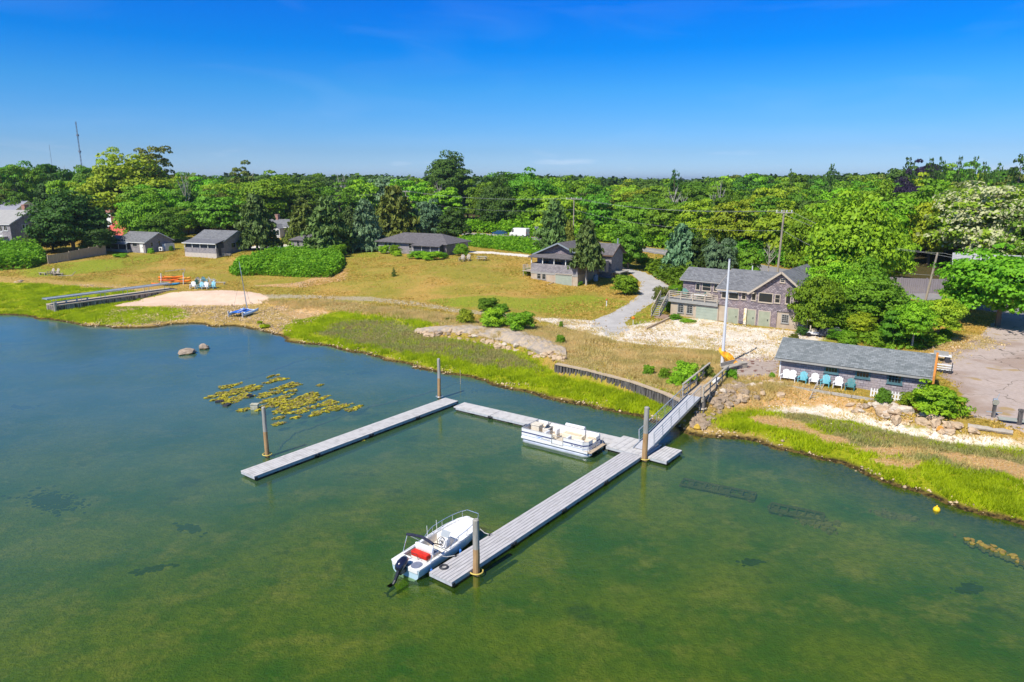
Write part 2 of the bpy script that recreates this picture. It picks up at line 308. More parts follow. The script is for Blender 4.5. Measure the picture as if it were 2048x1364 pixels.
ZN = {
 'sand': [[(225,612),(285,597),(350,584),(440,580),(500,583),(535,592),(548,606),(480,612),(380,613),(280,616)], [(545,603),(600,608),(660,626),(640,631),(560,618),(535,612)]],
 'pebble': [[(-300,545),(0,551),(60,556),(200,566),(330,582),(330,588),(200,575),(60,566),(-300,562)],[(225,612),(280,613),(380,611),(480,610),(548,604),(600,616),(660,628),(600,650),(560,672),(585,692),(520,672),(430,662),(380,656),(200,675),(100,660),(110,645),(200,640)],[(575,685),(640,683),(720,700),(850,727),(980,755),(1080,785),(1180,803),(1300,830),(1370,850),(1400,880),(1340,870),(1180,825),(980,778),(720,720),(580,695)],[(1380,850),(1440,860),(1500,868),(1560,895),(1700,935),(1850,985),(2048,1035),(2500,1180),(2500,1200),(2048,1068),(1850,1005),(1700,950),(1540,905),(1480,888),(1380,880)]],
 'marsh': [[(-900,556),(-300,562),(0,565),(120,570),(230,580),(310,588),(240,608),(190,625),(110,640),(60,634),(0,630),(-300,625),(-900,612)],[(118,645),(140,625),(200,613),(280,614),(360,616),(384,627),(370,640),(330,642),(280,652),(220,652),(160,648)],[(560,655),(600,635),(680,622),(760,632),(830,640),(875,650),(840,668),(940,682),(1050,705),(1110,742),(1230,772),(1345,808),(1352,840),(1310,838),(1200,812),(1100,792),(1000,768),(900,745),(800,722),(700,702),(610,688),(575,672)],[(1425,838),(1460,825),(1540,822),(1580,818),(1680,835),(1780,855),(1880,872),(2048,893),(2500,960),(2500,1180),(2048,1040),(1920,1010),(1800,975),(1700,935),(1600,902),(1540,885),(1520,866),(1450,858)]],
 'dull': [[(680,640),(760,640),(860,668),(960,690),(1040,715),(1100,745),(1000,735),(860,712),(720,690),(640,668)],[(1640,838),(1780,862),(1880,882),(2048,905),(2300,940),(2300,1010),(2048,955),(1900,935),(1760,905),(1660,875)],[(1560,822),(1680,836),(1640,850),(1560,840)]],
 'rust': [[(1590,845),(1640,862),(1680,888),(1655,890),(1610,866),(1585,852)],[(1695,893),(1860,896),(1870,908),(1700,908)],[(2000,925),(2048,934),(2300,985),(2300,1015),(2048,970)],[(1500,830),(1560,834),(1610,848),(1570,860),(1510,848)],[(1870,900),(1980,915),(2048,930),(2048,946),(1960,938),(1880,918)],[(1740,912),(1850,922),(1840,938),(1750,928)],[(1640,868),(1700,875),(1690,890),(1650,884)],[(1380,790),(1440,762),(1500,753),(1560,752),(1600,768),(1700,795),(1760,820),(1860,850),(1950,870),(1900,872),(1800,850),(1700,826),(1600,812),(1500,812),(1400,822)],[(1840,720),(1880,680),(1950,668),(2000,690),(1930,700),(1880,735)],[(660,545),(700,535),(690,560),(600,575),(500,572),(600,564)],[(540,600),(620,605),(660,620),(600,640),(560,625)]],
 'shell': [[(1520,822),(1560,812),(1640,810),(1700,822),(1800,848),(1900,866),(2048,880),(2300,905),(2300,935),(2048,897),(1900,886),(1780,862),(1680,840),(1600,828)],[(1215,668),(1265,650),(1335,640),(1400,636),(1480,652),(1600,664),(1660,668),(1640,682),(1562,690),(1552,722),(1500,720),(1450,716),(1440,702),(1340,694),(1260,688)],[(1060,634),(1110,636),(1180,640),(1230,665),(1240,688),(1180,668),(1120,650)]],
 'track': [[(400,586),(520,588),(620,590),(740,594),(850,606),(920,618),(1060,632),(1060,638),(920,626),(850,614),(740,602),(620,597),(520,596),(400,590)],[(1080,634),(1180,642),(1200,668),(1130,652)],[(1760,610),(1860,604),(1900,612),(1890,622),(1760,640)]],
 'brick': [[(1452,716),(1560,712),(1556,752),(1500,756),(1462,756),(1446,740)]],
 'driveway': [[(1222,530),(1262,546),(1281,568),(1276,592),(1252,610),(1215,630),(1188,640),(1182,652),(1215,672),(1250,668),(1262,658),(1252,643),(1285,618),(1318,598),(1338,575),(1320,560),(1290,545),(1250,535)]],
 'parking': [[(1888,735),(1870,712),(1905,705),(1925,690),(1960,670),(1990,640),(1998,625),(2048,610),(2400,600),(2600,900),(2400,920),(2048,868),(1990,842),(1940,830),(1925,790),(1900,765),(1880,752)]],
 'whitedrive': [[(470,498),(520,490),(585,488),(700,490),(700,494),(585,496),(520,499),(470,506)],[(915,500),(980,503),(1060,510),(1060,515),(980,508),(915,505)]],
 'field': [[(1060,650),(1140,655),(1230,680),(1260,690),(1340,697),(1440,705),(1452,730),(1440,760),(1390,790),(1340,790),(1230,762),(1120,728),(1120,700),(1040,680),(900,660),(880,645),(960,645)],[(520,600),(640,602),(760,612),(880,628),(960,645),(900,655),(830,640),(700,622),(600,618),(540,606)],[(1380,785),(1440,757),(1500,750),(1600,765),(1560,790),(1440,800)]],
 'green': [[(20,535),(100,530),(250,515),(350,505),(330,520),(200,545),(60,556)],[(850,600),(980,590),(1100,600),(1180,612),(1150,630),(1000,615),(880,612)],[(1060,600),(1160,590),(1270,605),(1230,620),(1100,628)],[(1250,625),(1330,600),(1335,640),(1270,652)],[(1340,632),(1480,650),(1520,665),(1420,655),(1340,645)],[(1520,665),(1700,675),(1640,685),(1560,680)],[(640,500),(750,500),(760,515),(690,515)],[(1040,665),(1100,662),(1180,690),(1120,695)]],
}
ROADPX = [(-500,395),(200,432),(500,450),(700,460),(900,470),(1080,482),(1320,515),(1450,543),(1600,572),(1850,600),(2048,632),(2500,700)]
ROAD = np.array([T(a, b) for a, b in ROADPX])
# continuous road: smooth it in the world
from mathutils.geometry import interpolate_bezier
ROAD = np.array([[PX(-500,330,6),330],[-150,275],[-92,243],[-60,226],[-18,208],[8,190],[30,166],[42,140],[52,115],[60,98],[68,86],[84,74],[110,60]])
def chaikin(p, n=3):
    for _ in range(n):
        q = [p[0]]
        for i in range(len(p) - 1): q += [p[i] * .75 + p[i + 1] * .25, p[i] * .25 + p[i + 1] * .75]
        q.append(p[-1]); p = np.array(q)
    return p
ROAD = chaikin(ROAD)
rd = dist_line(ROAD, GX, GY)
def blur(a, n=1):
    for _ in range(n):
        b = a.copy(); b[1:-1, 1:-1] = (a[1:-1, 1:-1] * 4 + a[:-2, 1:-1] + a[2:, 1:-1] + a[1:-1, :-2] + a[1:-1, 2:]) / 8; a = b
    return a
MASK = {}
for k, polys in ZN.items():
    m_ = np.zeros(GX.shape)
    for pl in polys: m_ = np.maximum(m_, inside(np.array([T(*q) for q in pl]), GX, GY).astype(float))
    MASK[k] = blur(m_, 1 if k in ('driveway', 'parking', 'brick', 'whitedrive') else 3)
MASK['road'] = np.clip(1.0 - (rd - 3.2) / 0.8, 0, 1) * (GX > -400)
DRV = dist_line(ROAD, GX, GY)
# woodland floor: everything beyond the road plus the grove right of the boathouse
wd = np.clip((GY - 225) / 8, 0, 1)
far_side = inside(np.vstack([ROAD, [[400, 60], [9000, 100], [9000, 9000], [-9000, 9000], [-9000, 400]]]), GX, GY) & (rd > 6)
wd = np.maximum(wd, blur(far_side.astype(float), 2)); MASK['wood'] = wd * (1 - MASK['road'])
MASK['green'] = np.maximum(MASK['green'], (GY > 215) * 0.6)
GZ += 0.0
# ground shader
def ground_material():
    m = bpy.data.materials.new('ground_cover'); m.use_nodes = True; n, l = m.node_tree.nodes, m.node_tree.links
    b = n['Principled BSDF']; sset(b, 'Roughness', 0.95); sset(b, 'Specular IOR Level', 0.1)
    g = n.new('ShaderNodeNewGeometry')
    def noise(s_, d=4, rgh=0.55, st=None):
        t = n.new('ShaderNodeTexNoise'); t.inputs['Scale'].default_value = s_; t.inputs['Detail'].default_value = d; t.inputs['Roughness'].default_value = rgh
        if st:
            q = n.new('ShaderNodeMapping'); q.inputs['Scale'].default_value = st; l.new(g.outputs['Position'], q.inputs[0]); l.new(q.outputs[0], t.inputs['Vector'])
        else: l.new(g.outputs['Position'], t.inputs['Vector'])
        return t.outputs[0]
    def rng(x, a, c_, o0=0.0, o1=1.0):
        q = n.new('ShaderNodeMapRange'); q.inputs[1].default_value = a; q.inputs[2].default_value = c_; q.inputs[3].default_value = o0; q.inputs[4].default_value = o1; l.new(x, q.inputs[0]); return q.outputs[0]
    def mixc(f, a, c_):
        q = n.new('ShaderNodeMix'); q.data_type = 'RGBA'
        for v, i in ((f, 0), (a, 6), (c_, 7)):
            if isinstance(v, tuple): q.inputs[i].default_value = col4(v)
            elif isinstance(v, (int, float)): q.inputs[i].default_value = v
            else: l.new(v, q.inputs[i])
        return q.outputs[2]
    def math_(op, a, c_):
        q = n.new('ShaderNodeMath'); q.operation = op
        for v, i in ((a, 0), (c_, 1)):
            if isinstance(v, (int, float)): q.inputs[i].default_value = v
            else: l.new(v, q.inputs[i])
        return q.outputs[0]
    n1 = noise(0.12, 5); n2 = noise(0.7, 5, .65); n3 = noise(3.5, 5, .7); n4 = noise(9.0, 3, .7)
    def msk(name, soft=0.55, width=0.16):
        a = n.new('ShaderNodeAttribute'); a.attribute_name = name
        x = math_('ADD', a.outputs['Fac'], math_('MULTIPLY', math_('SUBTRACT', noise(1.1, 5, .7), 0.5), soft * 1.6))
        return rng(x, 0.5 - width, 0.5 + width)
    lawn = mixc(rng(n2, .36, .6), (.50, .37, .05), (.29, .29, .024))
    lawn = mixc(rng(n1, .48, .62), lawn, (.60, .33, .075))
    lawn = mixc(rng(noise(.33, 4, .6), .56, .7), lawn, (.52, .27, .09))
    lawn = mixc(math_('MULTIPLY', rng(n3, .42, .62), .7), lawn, (.22, .20, .035))
    lawn = mixc(math_('MULTIPLY', rng(n4, .48, .68), .5), lawn, (.55, .43, .2))
    n8 = noise(22, 3, .8); n9 = noise(2.0, 6, .8)
    lawn = mixc(rng(n9, .44, .6), lawn, mixc(rng(n1, .4, .6), (.33, .27, .03), (.56, .37, .09))); lawn = mixc(math_('MULTIPLY', rng(n8, .5, .7), .45), lawn, (.17, .15, .03))
    green = mixc(rng(n3, .4, .6), (.34, .38, .03), (.19, .26, .02))
    lawn = mixc(math_('MULTIPLY', msk('m_green', 1.0, .35), .85), lawn, green)
    field = mixc(rng(n3, .4, .6), (.50, .38, .16), (.24, .20, .05)); field = mixc(math_('MULTIPLY', rng(n8, .5, .65), .5), field, (.22, .15, .05)); field = mixc(rng(n2, .5, .7), field, (.5, .3, .12))
    c_ = mixc(msk('m_field', .8, .3), lawn, field)
    c_ = mixc(math_('MULTIPLY', msk('m_track', 1.2, .3), .8), c_, mixc(rng(n4, .4, .6), (.55, .46, .33), (.38, .30, .18)))
    floor_ = mixc(rng(n3, .35, .7), (.045, .055, .016), (.14, .09, .035)); c_ = mixc(msk('m_wood', .4, .3), c_, floor_)
    sand = mixc(rng(n2, .3, .7), (.72, .55, .42), (.64, .45, .32)); c_ = mixc(msk('m_sand', .35), c_, sand)
    vor = n.new('ShaderNodeTexVoronoi'); vor.inputs['Scale'].default_value = 5.0; l.new(g.outputs['Position'], vor.inputs['Vector'])
    peb = mixc(rng(n3, .42, .6), (.62, .43, .12), (.36, .24, .06)); peb = mixc(math_('MULTIPLY', rng(n4, .5, .65), .6), peb, (.16, .11, .04)); peb = mixc(rng(n2, .55, .7), peb, (.68, .44, .20)); peb = mixc(math_('MULTIPLY', rng(vor.outputs['Distance'], .05, .3, 1, 0), rng(n2, .4, .6)), peb, (.5, .36, .2))
    c_ = mixc(msk('m_pebble', .5), c_, peb)
    mars = mixc(rng(n3, .3, .7), (.40, .42, .012), (.22, .26, .012)); mars = mixc(msk('m_dull', 1.0, .3), mars, mixc(rng(n3, .4, .65), (.20, .21, .07), (.28, .22, .10)))
    c_ = mixc(msk('m_marsh', .45), c_, mars)
    c_ = mixc(msk('m_rust', .9, .22), c_, mixc(math_('MULTIPLY', rng(n4, .45, .62), .7), mixc(rng(n3, .4, .62), (.66, .38, .13), (.46, .26, .09)), (.66, .50, .32)))
    sh = mixc(rng(n4, .42, .62), (.80, .74, .64), (.52, .42, .30)); sh = mixc(math_('MULTIPLY', rng(n2, .5, .68), .6), sh, (.42, .32, .18))
    c_ = mixc(msk('m_shell', .8, .2), c_, sh)
    brk = n.new('ShaderNodeTexBrick'); brk.inputs['Scale'].default_value = 1.0; brk.inputs['Brick Width'].default_value = .5; brk.inputs['Row Height'].default_value = .22
    brk.inputs['Color1'].default_value = (.46, .33, .26, 1); brk.inputs['Color2'].default_value = (.52, .42, .36, 1); brk.inputs['Mortar'].default_value = (.5, .44, .38, 1); brk.inputs['Bias'].default_value = .3
    l.new(g.outputs['Position'], brk.inputs['Vector']); bb = mixc(rng(noise(1.6, 3), .57, .62), brk.outputs[0], (.24, .13, .10)); c_ = mixc(msk('m_brick', .3), c_, bb)
    asph = mixc(rng(n2, .35, .7), (.48, .455, .43), (.38, .36, .345)); asph = mixc(rng(n3, .6, .72), asph, (.36, .33, .30))
    da = mixc(rng(noise(.5, 4, .6, (1, 1, 1)), .6, .66), asph, (.42, .31, .13)); c_ = mixc(msk('m_driveway', .12, .08), c_, asph)
    pk = mixc(rng(n1, .44, .5), (.35, .26, .21), (.47, .385, .34)); pk = mixc(rng(n3, .4, .75), pk, (.38, .30, .25))
    pk = mixc(rng(noise(.35, 2), .62, .68), pk, (.38, .27, .14))
    vo2 = n.new('ShaderNodeTexVoronoi'); vo2.feature = 'DISTANCE_TO_EDGE'; vo2.inputs['Scale'].default_value = .16; 
    wv = n.new('ShaderNodeVectorMath'); wv.operation = 'ADD'; nn = n.new('ShaderNodeTexNoise'); nn.inputs['Scale'].default_value = .6; l.new(g.outputs['Position'], nn.inputs['Vector'])
    vm = n.new('ShaderNodeVectorMath'); vm.operation = 'SCALE'; vm.inputs['Scale'].default_value = 3.0; l.new(nn.outputs['Color'], vm.inputs[0]); l.new(g.outputs['Position'], wv.inputs[0]); l.new(vm.outputs[0], wv.inputs[1]); l.new(wv.outputs[0], vo2.inputs['Vector'])
    pk = mixc(rng(vo2.outputs['Distance'], 0, .012, .85, 0), pk, (.09, .075, .05))
    c_ = mixc(msk('m_parking', .25, .1), c_, pk)
    c_ = mixc(msk('m_whitedrive', .1, .12), c_, (.70, .64, .56))
    c_ = mixc(msk('m_road', .1, .1), c_, mixc(rng(n2, .3, .7), (.23, .22, .22), (.30, .285, .28)))
    # wet dark band and underwater bottom
    sp = n.new('ShaderNodeSeparateXYZ'); l.new(g.outputs['Position'], sp.inputs[0])
    n5 = noise(.16, 5, .65); n6 = noise(.33, 6, .72, (1, 1.3, 1)); n7 = noise(2.2, 4, .75)
    bed = mixc(rng(n5, .38, .62), (.32, .31, .035), (.055, .16, .02)); bed = mixc(rng(n6, .50, .72), bed, (.50, .38, .11))
    bed = mixc(math_('MULTIPLY', rng(n7, .42, .66), .6), bed, (.08, .12, .02))
    bed = mixc(rng(noise(.20, 5, .65), .60, .70, 0, .85), bed, (.03, .06, .05))
    wet = mixc(rng(n3, .42, .58), (.16, .11, .03), (.03, .022, .012))
    c_ = mixc(rng(sp.outputs[2], .22, .10), c_, wet); c_ = mixc(rng(sp.outputs[2], -.08, -.3), c_, bed)
    l.new(c_, b.inputs['Base Color'])
    bp = n.new('ShaderNodeBump'); bp.inputs['Distance'].default_value = .2
    sm = math_('MAXIMUM', math_('MAXIMUM', msk('m_sand'), msk('m_parking')), math_('MAXIMUM', math_('MAXIMUM', msk('m_driveway'), msk('m_shell')), math_('MAXIMUM', msk('m_whitedrive'), msk('m_road')))); l.new(rng(sm, 0, 1, .75, .18), bp.inputs['Strength'])
    l.new(math_('ADD', n4, math_('MULTIPLY', n3, 1.5)), bp.inputs['Height']); l.new(bp.outputs[0], b.inputs['Normal'])
    return m
GMAT = ground_material()
ny, nx = GX.shape
VV = np.stack([GX.ravel(), GY.ravel(), GZ.ravel()], 1)
I = np.arange(ny * nx).reshape(ny, nx)
FQ = np.stack([I[:-1, :-1].ravel(), I[:-1, 1:].ravel(), I[1:, 1:].ravel(), I[1:, :-1].ravel()], 1)
def fc(a): return ((a[:-1, :-1] + a[1:, :-1] + a[:-1, 1:] + a[1:, 1:]) / 4).ravel()
fz = fc(GZ); zone = np.zeros(len(FQ), int)
names = ['lawn', 'seabed', 'beach', 'salt_marsh', 'gravel_lot', 'road', 'driveway', 'parking_lot', 'forest_floor', 'brick_terrace', 'dirt_bank', 'track']
F_ = {k: fc(v) for k, v in MASK.items()}
for nm, key in (('forest_floor', 'wood'), ('track', 'track'), ('beach', 'sand'), ('beach', 'pebble'), ('salt_marsh', 'marsh'), ('dirt_bank', 'rust'), ('gravel_lot', 'shell'), ('brick_terrace', 'brick'), ('driveway', 'driveway'), ('parking_lot', 'parking'), ('driveway', 'whitedrive'), ('road', 'road')):
    zone[F_[key] > .5] = names.index(nm)
zone[fz < 0.0] = names.index('seabed')
for zi, nm in enumerate(names):
    sel = FQ[zone == zi]
    if not len(sel): continue
    u, inv = np.unique(sel, return_inverse=True)
    o = bigmesh(nm, VV[u], inv.reshape(-1, 4), [GMAT], attrs={'m_' + k: v.ravel()[u] for k, v in MASK.items() if k != 'x'}, smooth=True)
    tag(o, kind='structure')

# ================================================================ water
def water_material():
    m = bpy.data.materials.new('water'); m.use_nodes = True; n, l = m.node_tree.nodes, m.node_tree.links
    n.remove(n['Principled BSDF']); out = n['Material Output']
    g = n.new('ShaderNodeNewGeometry')
    gl = n.new('ShaderNodeBsdfGlossy'); gl.inputs['Roughness'].default_value = 0.03; gl.inputs['Color'].default_value = (1, 1, 1, 1)
    tr = n.new('ShaderNodeBsdfTransparent'); tr.inputs['Color'].default_value = (.80, .92, .66, 1)
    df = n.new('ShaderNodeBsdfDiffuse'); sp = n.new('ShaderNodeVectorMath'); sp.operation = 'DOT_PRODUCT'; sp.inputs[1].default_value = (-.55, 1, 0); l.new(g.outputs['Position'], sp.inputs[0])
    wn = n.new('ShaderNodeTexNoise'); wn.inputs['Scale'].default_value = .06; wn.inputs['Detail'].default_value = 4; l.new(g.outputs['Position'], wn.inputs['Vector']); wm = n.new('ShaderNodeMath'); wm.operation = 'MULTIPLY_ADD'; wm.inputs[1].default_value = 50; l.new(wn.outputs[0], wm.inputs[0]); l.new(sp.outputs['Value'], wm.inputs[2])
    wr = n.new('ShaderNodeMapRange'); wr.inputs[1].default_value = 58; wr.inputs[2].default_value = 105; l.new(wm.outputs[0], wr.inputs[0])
    wc = n.new('ShaderNodeMix'); wc.data_type = 'RGBA'; wc.inputs[6].default_value = (.052, .128, .012, 1); wc.inputs[7].default_value = (.085, .17, .13, 1); l.new(wr.outputs[0], wc.inputs[0]); l.new(wc.outputs[2], df.inputs['Color'])  # bluer, paler toward far left: depth, plus sky reflection put into the body colour
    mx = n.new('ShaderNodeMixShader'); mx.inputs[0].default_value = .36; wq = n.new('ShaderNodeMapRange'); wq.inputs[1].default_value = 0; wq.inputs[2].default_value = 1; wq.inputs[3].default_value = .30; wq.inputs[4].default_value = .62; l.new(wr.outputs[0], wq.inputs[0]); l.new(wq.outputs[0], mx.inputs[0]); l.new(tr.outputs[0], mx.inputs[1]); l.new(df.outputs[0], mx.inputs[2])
    fr = n.new('ShaderNodeFresnel'); fr.inputs['IOR'].default_value = 1.40
    m2 = n.new('ShaderNodeMixShader'); l.new(fr.outputs[0], m2.inputs[0]); l.new(mx.outputs[0], m2.inputs[1]); l.new(gl.outputs[0], m2.inputs[2])
    def nz(sc_, st, d=3):
        q = n.new('ShaderNodeMapping'); q.inputs['Scale'].default_value = st; q.inputs['Rotation'].default_value = (0, 0, R(25)); l.new(g.outputs['Position'], q.inputs[0])
        t = n.new('ShaderNodeTexNoise'); t.inputs['Scale'].default_value = sc_; t.inputs['Detail'].default_value = d; l.new(q.outputs[0], t.inputs['Vector']); return t.outputs[0]
    a = n.new('ShaderNodeMath'); a.operation = 'ADD'; l.new(nz(1.6, (1, 2.2, 1)), a.inputs[0]); l.new(nz(6, (1, 1.6, 1), 2), a.inputs[1])
    bp = n.new('ShaderNodeBump'); bp.inputs['Distance'].default_value = .035; bp.inputs['Strength'].default_value = .35
    # breeze: calmer streaks between rippled ones
    st = n.new('ShaderNodeMapRange'); st.inputs[1].default_value = .35; st.inputs[2].default_value = .65; st.inputs[3].default_value = .10; st.inputs[4].default_value = .38
    l.new(nz(.05, (1, 2.5, 1), 3), st.inputs[0]); l.new(st.outputs[0], bp.inputs['Strength'])
    l.new(a.outputs[0], bp.inputs['Height']); l.new(bp.outputs[0], gl.inputs['Normal']); l.new(bp.outputs[0], fr.inputs['Normal'])
    l.new(m2.outputs[0], out.inputs['Surface'])
    return m
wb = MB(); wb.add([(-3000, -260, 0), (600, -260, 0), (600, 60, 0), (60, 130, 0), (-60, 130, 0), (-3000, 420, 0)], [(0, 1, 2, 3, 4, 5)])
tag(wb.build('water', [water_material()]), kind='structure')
# ================================================================ materials for made things
M_deck = mat('weathered_deck', (.52, .50, .50), (.36, .345, .34), 2.5, .8, stretch=(.5, 4, 1), detail=8, lo=.42, hi=.72)
M_deckl = mat('pale_deck', (.56, .54, .52), (.40, .385, .37), 2.2, .8, detail=8, lo=.45, hi=.75)
M_side = mat('dock_fascia', (.50, .51, .53), (.40, .41, .44), 4, .7)
M_float = mat('dock_float_black', (.02, .022, .025), (.09, .08, .05), 6, .6)
M_pile = mat('piling_wood', (.40, .38, .34), (.27, .25, .22), 3, .9, bump=.5, stretch=(2, 2, .25))
M_pilelow = mat('piling_tidal', (.46, .29, .14), (.34, .20, .09), 3, .9, stretch=(2, 2, .4))
M_wood = mat('grey_timber', (.46, .42, .36), (.32, .29, .24), 3, .9, stretch=(.6, 3, 3))
M_woodt = mat('tan_timber', (.52, .41, .29), (.42, .32, .21), 3, .9, stretch=(.6, 3, 3))
M_rot = mat('rotten_timber', (.05, .045, .045), (.20, .18, .165), 2.2, .95, bump=.8, stretch=(3, 3, .5))
M_alu = mat('aluminium', (.52, .56, .60), (.42, .46, .50), 4, .45, metal=.5)
M_rope = mat('yellow_rope', (.65, .5, .12))
M_white = mat('white_paint', (.78, .78, .77), (.70, .70, .68), 2, .5)
M_gel = mat('gelcoat_white', (.82, .81, .79), (.76, .75, .72), 3, .25, coat=.5)
M_gelb = mat('pale_blue_hull', (.50, .66, .74), (.44, .60, .69), 2, .3, coat=.4)
M_navy = mat('navy_panel', (.035, .045, .16))
M_black = mat('black_plastic', (.012, .013, .018), rough=.35, coat=.4)
M_dark = mat('dark_metal', (.05, .05, .055), rough=.5)
M_cream = mat('cream_vinyl', (.74, .67, .54), (.66, .58, .45), 4, .5)
M_red = mat('red_vinyl', (.65, .03, .015), (.50, .02, .01), 5, .5)
M_pad = mat('grey_blue_pad', (.20, .22, .30), (.16, .18, .25), 6, .8)
M_fend = mat('blue_fender', (.02, .14, .50), rough=.4)
M_glass = mat('window_glass', (.02, .025, .03), rough=.06, spec=.8)
M_chrome = mat('steel_rail', (.72, .73, .74), rough=.25, metal=.8)
M_blue = mat('bright_blue_cloth', (.03, .17, .62), (.02, .12, .48), 5, .7)
M_alg = mat('seaweed', (.46, .40, .02), (.20, .19, .02), 2.2, .9, bump=.8, lo=.42, hi=.6)
M_algd = mat('dark_seaweed', (.14, .12, .05), (.27, .20, .10), 4, .9)

def orient(a, b):
    return math.atan2(b[1] - a[1], b[0] - a[0])
# ---------------------------------------------------------------- floating docks
def dock(name, label, a, b, wd, sections, top=.36, seams=5, mdeck=None, left=True, cat='dock', group='floating docks'):
    """deck runs from a to b; the width lies to the left of a-b"""
    ln = math.hypot(b[0] - a[0], b[1] - a[1]); t = thing(name, label, cat, (a[0], a[1], 0), orient(a, b), group)
    sl = ln / sections
    for i in range(sections):
        x0, x1 = i * sl + .02, (i + 1) * sl - .02
        pl = MB(); nb = max(6, seams)
        bw = wd / nb
        for k in range(nb):
            pl.box(x0, x1, k * bw + .012, (k + 1) * bw - .012, top - .06, top)
        s_ = pl.build('deck_section', mdeck or M_deck, t)
        fr = MB(); fr.box(x0 + .01, x1 - .01, .01, wd - .01, top - .22, top - .05); fr.build('fascia', M_side, s_)
        for yy in (-.03, wd - .12):
            for xa in (x0 + .02, x1 - .22): hg = MB(); hg.box(xa, xa + .2, yy, yy + .15, top - .2, top - .08); hg.build('hinge_bracket', M_dark, s_)
        fl = MB()
        n = max(2, int(sl / 1.6))
        for k in range(n):
            fx = x0 + sl * (k + .12) / n; fl.box(fx, fx + sl * .76 / n, .08, wd - .08, -.25, top - .221)
        fl.build('float', M_float, s_)
    return t
la0, la1 = P(508, 955, .3), P(917, 803, .3)
dL = dock('floating_dock', 'long pale finger dock running out to the left past the leftmost piling', la0, la1, 1.55, 4, mdeck=M_deckl)
bk0, bk1 = P(905, 812, .3), P(1240, 893, .3)
dB = dock('floating_dock', 'pale cross dock behind the pontoon boat, joining the two finger docks', (bk0[0] + .1, bk0[1] - .35), (bk1[0], bk1[1] + .05), 1.5, 4, mdeck=M_deckl)
ra0 = P(903, 1168, .3); ra1 = P(1283, 915, .3)
dR = dock('floating_dock', 'long grey slatted finger dock with the white skiff tied alongside', ra0, ra1, 1.5, 4, seams=7)
pf0 = P(1206, 892, .3)
dP = dock('floating_dock', 'square pale dock platform at the foot of the metal gangway', P(1283, 915, .3), P(1352, 870, .3), 3.0, 1, top=.40, mdeck=M_deckl)
dP.location = (*P(1290, 913, .3), 0)
fs = P(1303, 924, .3)
dS = dock('floating_dock', 'short separate float at the right of the platform beside the piling', P(1313, 922, .3), P(1342, 897, .3), 1.45, 1, mdeck=M_deckl)
# place platform and short float square to the right arm
ang = orient(ra0, ra1)
ex, ey = Vector((math.cos(ang), math.sin(ang), 0)), Vector((-math.sin(ang), math.cos(ang), 0))
def redo(o): 
    for c in list(o.children_recursive): bpy.data.objects.remove(c)
    bpy.data.objects.remove(o)
redo(dP); redo(dS)
e1 = Vector((*ra1, 0))
pA = e1 + ex * .08
dP = dock('floating_dock', 'square pale dock platform at the foot of the metal gangway', (pA.x - .2 * ey.x, pA.y - .2 * ey.y), (pA.x + ex.x * 2.7 - .2 * ey.x, pA.y + ex.y * 2.7 - .2 * ey.y), 3.1, 1, top=.42, mdeck=M_deckl)
pB = e1 + ex * .25 - ey * 1.75
dS = dock('floating_dock', 'short separate float at the right of the platform beside the piling', (pB.x, pB.y), (pB.x + ex.x * 2.6, pB.y + ex.y * 2.6), 1.4, 1, mdeck=M_deckl)
# tyre-like ring on the deck end
rg = MB(); cc = Vector((*ra0, .4)) + ex * .75 + ey * 1.2
rg.tube([(cc.x + .19 * math.cos(a), cc.y + .19 * math.sin(a), .41) for a in [k * math.pi / 8 for k in range(17)]], .05, 6)
tag(rg.build('rope_coil', M_dark), 'small dark rope coil on the near end of the slatted dock', 'rope')
# cleats and mooring lines
def cleat(p, a_, label):
    b = MB(); b.box(-.04, .04, -.03, .03, 0, .06); b.tube([(-.15, 0, .08), (.15, 0, .08)], .022, 6); o = b.build('cleat', M_dark); o.location = (p.x, p.y, .36); o.rotation_euler[2] = a_; tag(o, label, 'cleat')
cl1 = e1 * 0 + Vector((*ra0, 0)) + ex * 1.9 + ey * 1.42; cl2 = Vector((*ra0, 0)) + ex * 4.6 + ey * 1.42
cleat(cl1, ang, 'dark cleat on the dock edge at the stern of the skiff'); cleat(cl2, ang, 'dark cleat on the dock edge near the bow of the skiff')
for c_, q_, lab in ((cl1, ey * .45 - ex * .9, 'white mooring line at the stern of the skiff'), (cl2, ey * .5 - ex * .2, 'white mooring line near the bow of the skiff')):
    b = MB(); a_ = Vector((c_.x, c_.y, .43)); e_ = a_ + q_ + Vector((0, 0, .25)); mid = a_.lerp(e_, .5) - Vector((0, 0, .08)); b.tube([a_, mid, e_], .018, 5); tag(b.build('mooring_line', mat('white_rope', (.62, .60, .55))), lab, 'rope')
